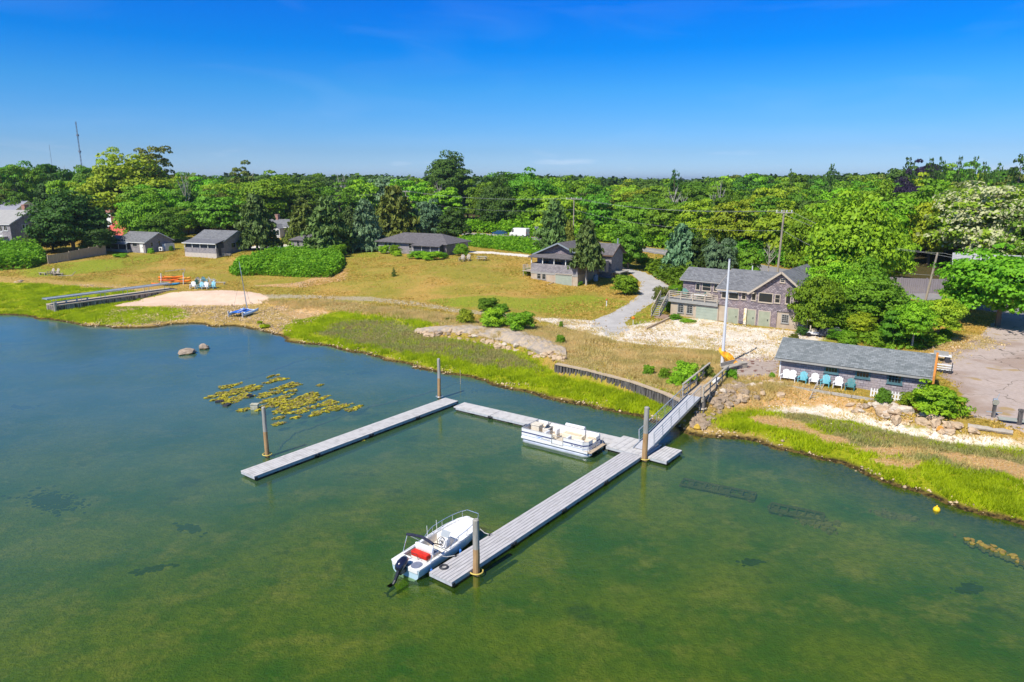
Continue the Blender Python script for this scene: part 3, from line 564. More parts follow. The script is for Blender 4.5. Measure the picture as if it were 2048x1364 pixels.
# seaweed hanging on the dock edges
def weed_patch(px, py, r, seed, m=None, z=.02, el=1.6, ang_=None):
    """a raft of tangled fronds: many small flat scraps lying on and just under the surface"""
    rs2 = np.random.RandomState(seed); x, y = P(px, py, z); b = MB(); an = ang if ang_ is None else ang_
    n = int(620 * r * r) + 60; k1 = rs2.rand(4) * 6
    for i in range(n):
        a = rs2.rand() * 6.283; edge = r * (.75 + .22 * math.sin(3 * a + k1[0]) + .15 * math.sin(7 * a + k1[1])); d = edge * math.sqrt(rs2.rand()); u, v = d * math.cos(a) * el, d * math.sin(a) * .75
        if math.sin(u * 4.1 + k1[2]) * math.sin(v * 5.3 + k1[3]) > .55: continue
        cx_, cy_ = x + u * math.cos(an) - v * math.sin(an), y + u * math.sin(an) + v * math.cos(an); s_ = rs2.uniform(.05, .15); ph = rs2.rand() * 6.28; q = Vector((math.cos(ph), math.sin(ph), rs2.uniform(-.25, .25))) * s_ * 1.5; w_ = Vector((-math.sin(ph), math.cos(ph), rs2.uniform(-.5, .5))) * s_ * .6
        c_ = Vector((cx_, cy_, z + rs2.uniform(-.035, .07) * (1 - .5 * d / (edge + .01))))
        b.add([c_ - q, c_ - w_, c_ + q, c_ + w_], [(0, 1, 2, 3)], 1 if rs2.rand() < .3 else 0)
    return b
# ---------------------------------------------------------------- pilings
def piling(px, py, top_py, r, label, dock_ring=True, lean=(0, 0)):
    x, y = P(px, py, 0); top = hz(y, top_py)
    t = thing('piling', label, 'piling', (x, y, 0), 0, 'tall wooden mooring pilings of the dock')
    b = MB(); k = 9; zs = [-1.6 + (top - .0 + 1.6) * i / k for i in range(k + 1)]
    rr = random.Random(int(px)); low = [(lean[0] * z / top + rr.uniform(-.012, .012), lean[1] * z / top, z) for z in zs]
    b.tube(low, [r * (1.08 - .16 * i / k) for i in range(k + 1)], 12)
    po = b.build('post', [M_pile, M_pilelow], t, smooth=False)
    # the lower, tide-stained length of the same post
    for p in po.data.polygons:
        if sum(po.data.vertices[i].co.z for i in p.vertices) / len(p.vertices) < top * .52: p.material_index = 1
    cap = MB(); cap.tube([(lean[0], lean[1], top), (lean[0], lean[1], top + .05)], [r * .92, r * .6], 12); cap.build('cap', M_pile, t)
    if dock_ring:
        h = MB(); h.tube([((r + .16) * math.cos(a), (r + .16) * math.sin(a), .22) for a in [q * math.pi / 8 for q in range(17)]], .035, 6); h.build('mooring_loop', M_rope if py > 900 else M_alu, t)
    return t
piling(535, 914, 815, .15, 'grey piling at the outer end of the left finger dock, beside the seaweed')
piling(879, 797, 718, .15, 'grey piling behind the far corner where the left dock meets the cross dock')
piling(1289, 922, 815, .19, 'stout tan piling between the platform and the foot of the gangway')
piling(953, 1150, 1040, .17, 'mottled brown piling nearest the camera, beside the end of the slatted dock')
# thin stake in the shallows
b = MB(); x, y = P(921, 768, 0); b.tube([(x, y, -.5), (x, y, hz(y, 740))], .025, 5)
tag(b.build('stake', M_woodt), 'thin stake standing in the shallows off the marsh, right of the far piling', 'stake')
b = MB(); x, y = P(1404, 600, 0)

# ---------------------------------------------------------------- loft helper for hulls
def loft(rows, closed=False, caps=True):
    n = len(rows[0]); vs = [p for r_ in rows for p in r_]; fs = []
    for i in range(len(rows) - 1):
        for k in range(n - 1 + (1 if closed else 0)):
            fs.append((i * n + k, i * n + (k + 1) % n, (i + 1) * n + (k + 1) % n, (i + 1) * n + k))
    if caps: fs.append(tuple(range(n - 1, -1, -1))); fs.append(tuple((len(rows) - 1) * n + k for k in range(n)))
    return vs, fs

# ---------------------------------------------------------------- white skiff
def skiff():
    st = P(826, 1153, 0); bw = P(972, 1052, .5)
    an = orient(ra0, ra1) + R(3.0)
    L_ = 5.45
    near = Vector((*ra0, 0)) + ex * .45 + ey * (1.5 + .16)          # hull side beside the dock
    t = thing('skiff', 'white open skiff with black outboard, folded dark awning and red cushion', 'boat', (0, 0, 0), an)
    c0 = near + ey * .96 - ex * .95
    t.location = (c0.x, c0.y, 0)
    def half(s_):
        if s_ < .55: return .92 + .03 * s_
        q = (s_ - .55) / .45; return .937 * math.sqrt(max(0, 1 - (q * .93) ** 2.6))
    def sheer(s_): return .58 + .20 * s_ * s_
    S = [i / 22 for i in range(23)]
    rows = []
    for s_ in S:
        x = s_ * L_; b_ = half(s_); h = sheer(s_); rise = .30 * max(0, (s_ - .6) / .4) ** 2
        rows.append([(x, -b_, h), (x, -b_ * .97, h - .10), (x, -b_ * .90, .12 + rise), (x, -b_ * .62, -.12 + rise), (x, 0, -.22 + rise), (x, b_ * .62, -.12 + rise), (x, b_ * .90, .12 + rise), (x, b_ * .97, h - .10), (x, b_, h)])
    vs, fs = loft(rows, caps=False); o = len(rows) - 1
    fs.append(tuple(range(8, -1, -1))); fs.append(tuple(o * 9 + k for k in range(9)))
    hull = MB().add(vs, fs); ho = hull.build('hull', [M_gel, M_gelb], t)
    for p in ho.data.polygons:
        zc = p.center.z; 
        if .02 < zc < .36 and abs(p.normal.z) < .8: p.material_index = 1
    # rub rail and gunwale ring
    rows = []
    for s_ in S:
        x = s_ * L_; b_ = half(s_); h = sheer(s_); w_ = .15 + .12 * max(0, s_ - .5)
        bi = max(.02, b_ - w_)
        rows.append([(x, -b_ - .02, h - .05), (x, -b_ - .02, h + .02), (x, -bi, h + .03), (x, -bi, h - .05)])
    v1, f1 = loft(rows); rows2 = [[(p[0], -p[1], p[2]) for p in r_][::-1] for r_ in rows]; v2, f2 = loft(rows2)
    g = MB().add(v1, f1).add(v2, f2); g.build('gunwale', M_gel, t)
    # inner liner: floor and side walls
    rows = []
    for s_ in [i / 20 for i in range(20)]:
        x = .35 + s_ * L_ * .86; q = x / L_; b_ = half(q); h = sheer(q); bi = max(.05, b_ - .13 - .12 * max(0, q - .5))
        rows.append([(x, -bi, h), (x, -bi + .05, .2), (x, bi - .05, .2), (x, bi, h)])
    v1, f1 = loft(rows, caps=True); MB().add(v1, [tuple(reversed(f)) for f in f1[:-2]] + [f1[-2], f1[-1]]).build('cockpit_liner', mat('beige_liner', (.70, .64, .55), (.64, .58, .50), 2, .6), t)
    # raised smooth foredeck
    rows = []
    for i in range(11):
        q = .60 + .385 * i / 10; x = q * L_; b_ = max(.04, half(q) - .16); h = sheer(q)
        rows.append([(x, -b_, .2), (x, -b_, h - .06), (x, -b_ * .5, h + .02), (x, b_ * .5, h + .02), (x, b_, h - .06), (x, b_, .2)])
    v1, f1 = loft(rows); MB().add(v1, f1).build('foredeck', M_gel, t, smooth=False, bevel=.02)
    # transom deck both sides of the engine well
    b = MB(); b.box(-.05, .75, .22, .84, .35, .60); b.box(-.05, .75, -.84, -.22, .35, .60); b.box(.3, .75, -.22, .22, .2, .57); b.build('stern_deck', M_gel, t, bevel=.03)
    b = MB(); b.prism([(-.02 + .62 * (.5 + .5 * math.cos(a)), -.50 + .27 * math.sin(a)) for a in [k * math.pi / 8 for k in range(16)]], .605, .625); b.build('step_pad', M_pad, t)
    # seat box with navy stripes and red cushion
    b = MB(); b.box(1.45, 1.95, -.55, .62, .2, .66); b.box(1.42, 1.56, -.55, .62, .66, .98); so = b.build('seat', M_gel, t, bevel=.03)
    b = MB(); b.box(1.60, 1.76, -.56, .63, .663, .70); b.build('seat_stripe', M_pad, so)
    b = MB(); b.box(1.02, 1.36, -.50, .58, .45, .72); b.build('cushion', M_red, t, bevel=.06)
    b = MB(); b.box(1.05, 1.35, -.48, .56, .2, .449); b.build('cushion_base', M_gel, t)
    # console with screen and wheel
    b = MB(); b.add([(2.35, -.62, .2), (2.85, -.62, .2), (2.85, -.08, .2), (2.35, -.08, .2), (2.45, -.6, .98), (2.75, -.6, 1.05), (2.75, -.1, 1.05), (2.45, -.1, .98)], [(0, 3, 2, 1), (4, 5, 6, 7), (0, 1, 5, 4), (1, 2, 6, 5), (2, 3, 7, 6), (3, 0, 4, 7)])
    co = b.build('console', M_gel, t, bevel=.04)
    b = MB(); b.slab([(2.6, -.6, 1.04), (2.78, -.62, 1.32), (2.78, -.08, 1.32), (2.6, -.1, 1.04)], .012); b.build('windscreen', mat('tinted_screen', (.35, .38, .40), rough=.1), co)
    b = MB(); ctr = Vector((2.30, -.35, .96)); ax = Vector((-.75, 0, .65)).normalized(); u = Vector((0, 1, 0)); v = ax.cross(u)
    ring = [ctr + (u * math.cos(a) + v * math.sin(a)) * .2 for a in [k * math.pi / 8 for k in range(17)]]
    b.tube(ring, .018, 6)
    for a in (0.5, 2.6, 4.7): b.tube([ctr, ctr + (u * math.cos(a) + v * math.sin(a)) * .2], .014, 5)
    b.tube([ctr, ctr - ax * .18], .03, 6); b.build('steering_wheel', M_dark, t)
    # outboard motor, tilted up
    e = MB(); rows = []
    for q, wx, hh, zz in ((0, .16, .16, 0), (.12, .22, .24, .03), (.35, .24, .28, .05), (.6, .21, .24, .04), (.78, .12, .12, 0)):
        rows.append([(q, wx * math.cos(a), zz + hh * math.sin(a)) for a in [k * math.pi / 5 for k in range(10)]])
    v1, f1 = loft(rows, closed=True); Mx = Matrix.Translation((-.52, .02, .55)) @ Matrix.Rotation(R(-28), 4, 'Y')
    e.add([Mx @ Vector(p) for p in v1], f1); eng = e.build('outboard_motor', mat('navy_cowl', (.012, .014, .04), rough=.2, coat=.8), t, smooth=True)
    b = MB(); b.tube([(-.42, .02, .50), (-.70, .02, .10), (-.98, .02, -.18)], [.11, .085, .07], 8); b.box(-1.18, -.86, -.10, .14, -.03, -.0); b.tube([(-1.25, .02, -.30), (-.8, .02, -.22)], [.05, .09], 8); b.box(-.45, -.05, -.12, .16, .28, .50); b.tube([(-1.2, .02, -.3), (-1.2, .02, -.52)], [.05, .02], 5); b.build('engine_leg', M_black, eng)
    b = MB(); c_ = Vector((-1.30, .02, -.30))
    for k in range(3):
        a = k * 2.094; d = Vector((0, math.cos(a), math.sin(a))); b.bar(c_, c_ + d * .17, .09, .02)
    b.build('propeller', M_dark, eng)
    b = MB(); b.box(-.15, -.14 + .004, -.09, .09, .72, .74); 
    # folded awning on its bows
    b = MB(); yy = [-.86, -.5, 0, .5, .86]
    b.tube([(1.25 - .15 * abs(q), q * 1.02, 1.55 - .10 * q * q) for q in yy], .075, 8); b.build('awning_roll', mat('navy_canvas', (.015, .018, .04), (.03, .035, .06), 8, .9), t)
    for sg in (-1, 1):
        b = MB(); b.tube([(1.15, sg * .88, 1.45), (.85, sg * .92, .62)], .018, 5); b.tube([(1.15, sg * .88, 1.45), (2.1, sg * .93, .66)], .018, 5); b.build('awning_frame', M_chrome, t)
    b = MB(); b.tube([(1.25, -.80, 1.45), (2.0, -.62, .95), (2.28, -.5, .75)], .03, 5); b.build('strut', mat('brown_strap', (.22, .12, .07)), t)
    # bow rail
    b = MB(); pts = []
    for q in [.42 + .575 * i / 12 for i in range(13)]:
        pts.append((q * L_ + .05, -(half(q) - .06 + .03), sheer(q) + .05 + .33 * min(1, (q - .42) / .12)))
    full = pts + [(p[0], -p[1], p[2]) for p in reversed(pts)]
    b.tube(full, .018, 6)
    for q in (.56, .70, .84, .95):
        for sg in (-1, 1):
            hb = half(q) - .06; b.tube([(q * L_, sg * (hb - .02), sheer(q)), (q * L_ + .05, sg * (hb + .03), sheer(q) + .38)], .014, 5)
    b.build('bow_rail', M_chrome, t)
    b = MB()
    for sg, q in ((1, .48), (1, .62)):
        b.tube([(q * L_, sg * .82, .66), (q * L_, sg * .86, 1.3)], .015, 5)
    b.build('rod_holder', M_white, t)
    for q in (.14, .56):
        b = MB(); b.tube([(q * L_, -.99, .52), (q * L_, -1.03, .36)], .01, 4); b.tube([(q * L_, -1.03, .36), (q * L_, -1.04, .30), (q * L_, -1.04, .06), (q * L_, -1.03, .0)], [.03, .07, .07, .02], 8)
        b.build('fender', M_fend, t)
    # engine grab rail
    b = MB(); b.tube([(.0, .30, .6), (.15, .33, .85), (.55, .15, .95), (.75, -.1, .85), (.78, -.15, .6)], .016, 5); b.build('tow_rail', M_dark, t)
    return t
skiff()

# ---------------------------------------------------------------- pontoon boat
def pontoon_boat():
    a = Vector((*P(1043, 884, 0), 0)); b_ = Vector((*P(1176, 918, 0), 0)); an = orient(a, b_); 
    t = thing('pontoon_boat', 'white pontoon boat with navy side stripe, cream seats and gates', 'boat', (a.x, a.y, 0), an)
    L_, W = 5.75, 2.35
    for yy in (.32, W - .32):
        b = MB(); b.tube([(.05, yy, .12), (.25, yy, .10), (L_ - .6, yy, .10), (L_ - .25, yy, .17), (L_ + .02, yy, .27)], [.24, .29, .29, .22, .05], 14)
        b.build('pontoon', mat('dull_aluminium', (.62, .64, .68), (.52, .54, .58), 3, .35, metal=.35), t, smooth=True)
    b = MB(); b.box(0, L_ - .15, 0, W, .40, .50); b.build('deck', mat('cream_carpet', (.56, .50, .42), (.50, .44, .36), 6, .9), t)
    b = MB(); b.box(L_ - .149, L_ + .12, .1, W - .1, .42, .485); b.build('bow_step', M_woodt, t)
    b = MB(); b.box(-.02, L_ - .15, -.03, -.001, .38, .52); b.box(-.02, L_ - .15, W + .001, W + .03, .38, .52); b.build('rub_rail', M_gel, t)
    # side panels with the navy stripe
    def panel(p0, p1, nm='side_panel', stripe=True):
        q = MB(); q.bar((*p0, .86), (*p1, .86), .035, .70); o = q.build(nm, M_gel, t)
        r_ = MB(); r_.tube([(*p0, .52), (*p0, 1.26), (*p1, 1.26), (*p1, .52)], .024, 5); r_.build('rail', M_chrome, o)
        if stripe:
            d = Vector((p1[0] - p0[0], p1[1] - p0[1], 0)).normalized(); nrm = Vector((d.y, -d.x, 0))
            s_ = MB()
            s_.bar(Vector((*p0, .93)) + nrm * .0205, Vector((*p1, .93)) + nrm * .0205, .004, .10); s_.build('stripe', M_navy, o)
            s2 = MB(); s2.bar(Vector((*p0, .66)) + nrm * .0205, Vector((*p1, .66)) + nrm * .0205, .004, .04); s2.build('pin_stripe', mat('grey_blue_stripe', (.33, .40, .58)), o)
        return o
    panel((.0, .04), (2.6, .04)); panel((3.6, .04), (5.2, .04)); panel((5.2, .04), (5.5, .35)); panel((5.5, .35), (5.5, .85)); panel((5.5, 1.5), (5.5, W - .35)); panel((5.5, W - .35), (5.2, W - .04))
    panel((5.2, W - .04), (0, W - .04)); panel((0, W - .04), (0, .04))
    # gates: clear frames
    for p0, p1 in (((2.65, .04), (3.55, .04)), ((5.5, .9), (5.5, 1.45))):
        g = MB(); g.tube([(*p0, .54), (*p0, 1.24), (*p1, 1.24), (*p1, .54), (*p0, .54)], .022, 5); g.tube([(*p0, .9), (*p1, .9)], .014, 5); go = g.build('gate', M_chrome, t)
        g = MB(); g.bar((*p0, .72), (*p1, .72), .02, .30); g.build('gate_panel', M_gel, go)
    # seats
    def seat(x0, x1, y0, y1, back, nm='seat'):
        q = MB(); q.box(x0, x1, y0, y1, .50, .86); o = q.build(nm, M_cream, t, bevel=.04)
        bk_ = {'y+': (x0, x1, y1 - .16, y1), 'y-': (x0, x1, y0, y0 + .16), 'x+': (x1 - .16, x1, y0, y1), 'x-': (x0, x0 + .16, y0, y1)}[back]
        q = MB(); q.box(*bk_, .861, 1.30); q.build('seat_back', M_gel, o, bevel=.05)
        q = MB(); dx = (x1 - x0) * .12; dy = (y1 - y0) * .12; q.box(x0 + dx, x1 - dx, y0 + dy, y1 - dy, .861, .90); q.build('seat_pad', mat('tan_vinyl', (.62, .50, .36), (.56, .44, .3), 5, .5), o)
        return o
    seat(.15, 1.0, W - .75, W - .1, 'y+'); seat(2.5, 4.2, W - .72, W - .1, 'y+', 'bench_seat'); seat(4.5, 5.35, W - .72, W - .1, 'y+'); seat(4.4, 5.2, .12, .7, 'y-')
    seat(1.9, 2.45, .15, .75, 'x-'); seat(3.75, 4.35, .12, .72, 'x-')
    # roll of cover on the far bench back
    q = MB(); q.tube([(2.55, W - .15, 1.42), (4.15, W - .15, 1.42)], .15, 10); q.build('rolled_cover', M_gel, t, smooth=False)
    # helm with screen
    q = MB(); q.box(1.25, 1.75, .9, 1.65, .5, 1.22); h = q.build('helm', mat('tan_vinyl2', (.66, .60, .52)), t, bevel=.05)
    q = MB(); q.slab([(1.4, .9, 1.22), (1.62, .9, 1.60), (1.62, 1.65, 1.60), (1.4, 1.65, 1.22)], .015); q.build('windscreen', mat('tinted_screen', (.35, .38, .40)), h)
    q = MB(); c_ = Vector((1.82, 1.3, 1.2)); q.tube([c_ + Vector((.06 * math.sin(a), .19 * math.cos(a), .17 * math.sin(a))) for a in [k * math.pi / 7 for k in range(15)]], .02, 5); q.tube([c_, c_ - Vector((.12, 0, .03))], .03, 5); q.build('steering_wheel', M_black, h)
    seat(2.0, 2.45, 1.0, 1.5, 'x+', 'captain_seat')
    q = MB(); q.box(.25, .95, .9, 1.55, .5, 1.28); q.box(.2, 1.0, .85, 1.6, 1.30, 1.36); q.build('stern_locker', M_cream, t, bevel=.03)
    q = MB(); q.box(-.55, -.1, W / 2 - .2, W / 2 + .2, .55, 1.05); q.build('outboard_motor', M_black, t, bevel=.1)
    q = MB(); q.tube([(-.35, W / 2, .6), (-.4, W / 2, -.4)], .09, 8); q.build('engine_leg', M_black, t)
    # registration mark row on the bow side panel (unreadable marks in the photo)
    q = MB()
    for k, ww in enumerate((.10, .08, .0, .07, .07, .07, .07, .0, .08, .08)):
        if ww: q.box(4.25 + k * .09, 4.25 + k * .09 + ww * .75, .0165, .0195, .76, .84)
    q.build('registration_mark', M_navy, t)
    q = MB()
    for k in range(9): 
        zz = .02 * math.sin(k * 1.7); q.bar((1.75 + k * .085, .0185, .70 + zz), (1.80 + k * .085, .0185, .78 + zz), .004, .03)
    q.build('name_script', mat('gold_brown', (.22, .17, .16)), t)
    q = MB(); q.add([(1.2, .0175, .80), (1.9, .0175, .86), (1.55, .0175, .74)], [(0, 2, 1)]); q.build('blue_flash', mat('mid_blue', (.12, .28, .62)), t)
    q = MB()
    for yy in (.06, 1.0, 1.4, W - .06): q.tube([(5.55, yy, .5), (5.62, yy, .95)], .018, 5)
    q.build('boarding_rail', M_chrome, t)
    t.scale = (1, 1, .9)
    return t
pontoon_boat()

# ---------------------------------------------------------------- gangway and pier
gw0 = e1 + ex * 1.0 + ey * -.05; gw0.z = .45
pt = P(1402, 795, 1.75); gtop = Vector((pt[0], pt[1], 1.75))
gang_dir = (gtop - gw0); gl_ = gang_dir.length
t = thing('gangway', 'sloping aluminium gangway with railings from the pier down to the platform', 'gangway', gw0, math.atan2(gang_dir.y, gang_dir.x))
sl = math.asin(gang_dir.z / gl_)
def gp(x, y, z): return Vector((x * math.cos(sl) - z * math.sin(sl), y, x * math.sin(sl) + z * math.cos(sl)))
GWD = 1.15
b = MB()
for k in range(int(gl_ / .16)):
    b.add([gp(k * .16, .06, .02), gp(k * .16 + .14, .06, .02), gp(k * .16 + .14, GWD - .06, .02), gp(k * .16, GWD - .06, .02), gp(k * .16, .06, .06), gp(k * .16 + .14, .06, .06), gp(k * .16 + .14, GWD - .06, .06), gp(k * .16, GWD - .06, .06)], [(0, 3, 2, 1), (4, 5, 6, 7), (0, 1, 5, 4), (1, 2, 6, 5), (2, 3, 7, 6), (3, 0, 4, 7)])
b.build('walking_deck', mat('gangway_tread', (.52, .52, .54), (.46, .46, .48), 5, .6), t)
for yy in (0.0, GWD):
    b = MB(); b.bar(gp(-.1, yy, .0), gp(gl_, yy, .0), .06, .20); b.build('side_beam', M_alu, t)
    b = MB(); b.tube([gp(.9, yy, .1), gp(.9, yy, 1.02), gp(gl_, yy, 1.02)], .035, 6)
    for zz in (.32, .55, .78): b.tube([gp(.9, yy, zz), gp(gl_, yy, zz)], .014, 5)
    for k in range(7):
        xx = .9 + (gl_ - .9) * k / 6; b.tube([gp(xx, yy, 0), gp(xx, yy, 1.02)], .022, 5)
    b.build('railing', M_alu, t)
# timber pier from the bank to the gangway head
pr1 = P(1449, 752, 1.75); pend = Vector((*pr1, 1.75)); ps = gtop.copy()
an = orient(ps, pend); pl_ = (Vector(pend) - ps).length
t = thing('pier', 'timber pier with handrails carrying the head of the gangway to the bank', 'pier', (ps.x, ps.y, 0), an)
PW = 1.7; off = -.25
b = MB()
for k in range(int((pl_ + .6) / .2)): b.box(-.3 + k * .2, -.3 + k * .2 + .18, off, off + PW, 1.67, 1.73)
b.build('planking', M_woodt, t)
b = MB()
for yy in (off + .06, off + PW - .12): b.box(-.3, pl_ + .3, yy, yy + .08, 1.42, 1.665)
b.build('stringer', M_wood, t)
for yy in (off, off + PW):
    b = MB(); zt = 2.72
    for k in range(5):
        xx = -.25 + (pl_ + .3) * k / 4; b.box(xx - .05, xx + .05, yy - .05, yy + .05, 1.5, zt)
    b.box(-.35, pl_ + .2, yy - .09, yy + .09, zt, zt + .06); b.box(-.3, pl_ + .1, yy - .03, yy + .03, 2.12, 2.24); b.build('handrail', M_wood, t)
for xx, yy in ((-.1, off - .02), (-.1, off + PW), (pl_ * .5, off), (pl_ * .5, off + PW)):
    b = MB(); b.tube([(xx, yy, -.8), (xx, yy, 1.9)], [.16, .14], 8); b.build('post', M_rot, t)
b = MB(); b.bar((-.15, off - .1, .9), (-1.0, off - .1, -.5), .12, .12); b.bar((-.15, off + PW + .1, .3), (-.15, off - .1, 1.5), .08, .18); b.build('brace', M_rot, t)
b = MB(); b.add([(pl_ * .62, off - .1, 1.74), (pl_ * .9, off - .1, 1.74), (pl_ * .9, off - .1, 2.05), (pl_ * .8, off - .1, 2.05), (pl_ * .74, off - .1, 2.35), (pl_ * .62, off - .1, 2.35)], [(0, 1, 2, 3, 4, 5)]); 
b2 = MB(); b2.box(pl_ * .6, pl_ * .72, off + .1, off + .6, 1.735, 2.15); tag(b2.build('dock_box', M_white, bevel=.03), 'small white dock box on the pier beside the handrail', 'box'); bx = bpy.data.objects['dock_box']; bx.location = t.location; bx.rotation_euler = t.rotation_euler

# ---------------------------------------------------------------- bulkheads
def bulkhead(name, label, a, b_, z0, z1, cap_m, wood_m, step=.34, seed=1, capw=.35, post_every=0):
    an = orient(a, b_); ln = math.hypot(b_[0] - a[0], b_[1] - a[1]); rr = random.Random(seed)
    t = thing(name, label, 'bulkhead', (a[0], a[1], 0), an)
    b = MB(); x = 0
    while x < ln:
        r_ = rr.uniform(.13, .19); b.tube([(x, rr.uniform(-.05, .05), z0), (x + rr.uniform(-.03, .03), 0, z1 - rr.uniform(0, .12))], [r_, r_ * .9], 7); x += step * rr.uniform(.85, 1.1)
    b.box(-.05, ln, .08, .2, z0, z1 - .08)
    b.build('timber_piles', wood_m, t)
    b = MB(); x = 0
    while x < ln - .1:
        l2 = min(rr.uniform(2.2, 3.2), ln - x); b.box(x, x + l2 - .02, -.12, capw, z1 - .02 + rr.uniform(-.02, .02), z1 + .1); x += l2
    b.build('cap_rail', cap_m, t)
    return t
bpts = [(1112, 728), (1180, 742), (1260, 763), (1330, 788), (1368, 806)]
bw_ = [P(a, b, 1.45) for a, b in bpts]
lbl = ['short end length of blackened timber bulkhead beside the rock slope', 'blackened timber bulkhead below the dry grass, second length from the rocks', 'blackened timber bulkhead below the dry grass, third length from the rocks', 'blackened timber bulkhead length ending behind the bush at the gangway']
for i in range(4): bulkhead('timber_bulkhead', lbl[i], bw_[i], bw_[i + 1], -.2, 1.42, M_woodt, M_rot, seed=i)
# left: long jetty of concrete faced with piles
j0 = P(112, 612, 1.35); j1 = P(352, 578, 1.45); jn = orient(j0, j1); jl = math.hypot(j1[0] - j0[0], j1[1] - j0[1])
t = thing('jetty', 'long low jetty with a stained piled face running from marsh to beach', 'jetty', (j0[0], j0[1], 0), jn)
b = MB(); b.box(0, jl, .1, 2.6, -.6, 1.3); b.build('fill', mat('dark_fill', (.09, .08, .07)), t)
b = MB(); b.box(-.1, jl + .1, -.12, 2.75, 1.3, 1.45); b.build('concrete_top', mat('jetty_concrete', (.50, .42, .33), (.42, .35, .27), 2, .9, bump=.3), t)
b = MB(); rr = random.Random(8); x = 0
while x < jl:
    r_ = rr.uniform(.12, .17); b.tube([(x, 0, -.6), (x, .02, 1.28)], r_, 7); x += .3
for k in range(9): b.tube([(-.02, .15 + k * .3, -.6), (-.02, .15 + k * .3, 1.28)], .15, 7)
b.build('pile_face', mat('jetty_piles', (.42, .37, .33), (.10, .085, .075), 1.6, .95, stretch=(2, 2, .35), lo=.38, hi=.6), t)
b = MB(); b.tube([(-.15, .0, -.6), (-.15, .0, 1.9)], .2, 8); b.build('corner_post', M_pile, t)
# stored gangway lying along the jetty on stands
g0 = P(100, 596, 2.2); g1 = P(338, 567, 2.0); gn = orient(g0, g1); gl2 = math.hypot(g1[0] - g0[0], g1[1] - g0[1])
t2 = thing('stored_gangway', 'long grey aluminium gangway propped on legs above the jetty', 'gangway', (j0[0], j0[1], 0), jn)
b = MB(); b.box(-.9, jl - .3, .45, 1.75, 2.34, 2.44); b.build('walking_deck', mat('faded_blue_grey', (.30, .34, .40), (.25, .29, .34), 3, .7), t2)
for yy in (.4, 1.8):
    b = MB(); b.box(-.9, jl - .3, yy - .04, yy + .04, 2.30, 2.50); b.build('side_beam', M_alu, t2)
for k in range(6):
    xx = .3 + (jl - 1.2) * k / 5; b = MB(); b.tube([(xx, .42, 1.45), (xx, .42, 2.3)], .035, 5); b.tube([(xx, 1.78, 1.45), (xx, 1.78, 2.3)], .035, 5); b.build('leg', M_alu, t2)
b = MB(); b.box(.2, 5.2, .9, 1.35, 1.75, 1.82); 
for k in range(4): b.box(.4 + k * 1.5, .5 + k * 1.5, .95, 1.3, 1.46, 1.749)
o = b.build('bench', M_white); o.location = t.location; o.rotation_euler = t.rotation_euler; tag(o, 'long low white bench on the jetty under the propped gangway', 'bench')

# ---------------------------------------------------------------- in the water
rock_m = mat('wet_boulder', (.42, .33, .25), (.26, .20, .15), 3, .9, bump=.6)
rock_l = mat('weed_fringe', (.09, .07, .03), (.16, .13, .04), 4, .95)
def rock_mesh(seed, n=2):
    import bmesh
    bm = bmesh.new(); bmesh.ops.create_icosphere(bm, subdivisions=n, radius=1)
    rr = np.random.RandomState(seed); ks = rr.randn(5, 3) * 1.3; ph = rr.rand(5) * 6; cut = rr.randn(6, 3); cut /= np.linalg.norm(cut, axis=1)[:, None]
    for v in bm.verts:
        p = np.array(v.co); f = 1 + .09 * sum(math.sin(float(k @ p) * 2 + q) for k, q in zip(ks, ph))
        for c_ in cut:
            d = float(c_ @ p)
            if d > .62: p = p - c_ * (d - .62) * .85
        v.co = Vector(p * f)
    me = bpy.data.meshes.new('rock'); bm.to_mesh(me); bm.free(); return me
ROCKS = [rock_mesh(s_, 2) for s_ in range(9)]
def boulder(px, py, sx_, sy_, sz_, seed, label, z=0.0):
    x, y = P(px, py, z); me = ROCKS[seed].copy(); me.materials.append(rock_m); me.materials.append(rock_l)
    o = bpy.data.objects.new('boulder', me); C.objects.link(o); o.location = (x, y, z + sz_ * .25); o.scale = (sx_, sy_, sz_); o.rotation_euler[2] = seed
    for p in me.polygons:
        if p.center.z < -.02: p.material_index = 1
    return tag(o, label, 'boulder')
boulder(374, 707, 1.12, .85, .6, 1, 'large tan boulder awash off the beach, the bigger of the pair')
boulder(409, 698, .62, .58, .55, 2, 'small pointed boulder awash just right of the large one')
for px, py, r_, s_ in [(458,772,.9,1),(452,790,.7,2),(475,781,1.5,3),(478,795,1.2,4),(503,778,1.0,5),(420,794,.5,6),(440,798,.7,7),(465,803,.7,8),(489,819,.6,9),(545,752,.5,10),(553,760,1.0,11),(575,772,1.2,12),(582,782,.6,13),(537,788,1.1,14),(555,798,1.3,15),(548,808,1.1,16),(580,805,1.2,17),(575,818,1.2,18),(612,793,1.2,19),(628,800,1.1,20),(650,808,1.1,21),(600,822,.9,22),(637,826,.8,23),(680,814,.9,24),(707,817,.7,25),(560,835,.5,26),(555,848,.5,27),(520,818,.5,28),(640,770,.3,29),(603,806,1.0,30),(665,815,.7,31),(592,835,.4,32)]:
    o = weed_patch(px, py, r_ * .95, s_ + 40, m=M_alg).build('seaweed_raft', [M_alg, M_algd])
    tag(o, 'floating raft of yellow-green seaweed left of the leftmost piling', 'seaweed', 'floating yellow seaweed rafts')
for i, (px, py, r_) in enumerate([(792, 848, .55), (722, 878, .5), (603, 917, .25)]):
    o = weed_patch(px, py, r_, 90 + i, ang_=orient(la0, la1)).build('seaweed_clump', [M_alg, M_algd]); o.location.z = .0
    tag(o, ['yellow seaweed caught under the edge of the left finger dock, nearest the far corner', 'yellow seaweed caught under the middle of the left finger dock', 'smallest bit of yellow seaweed under the outer left finger dock'][i], 'seaweed')
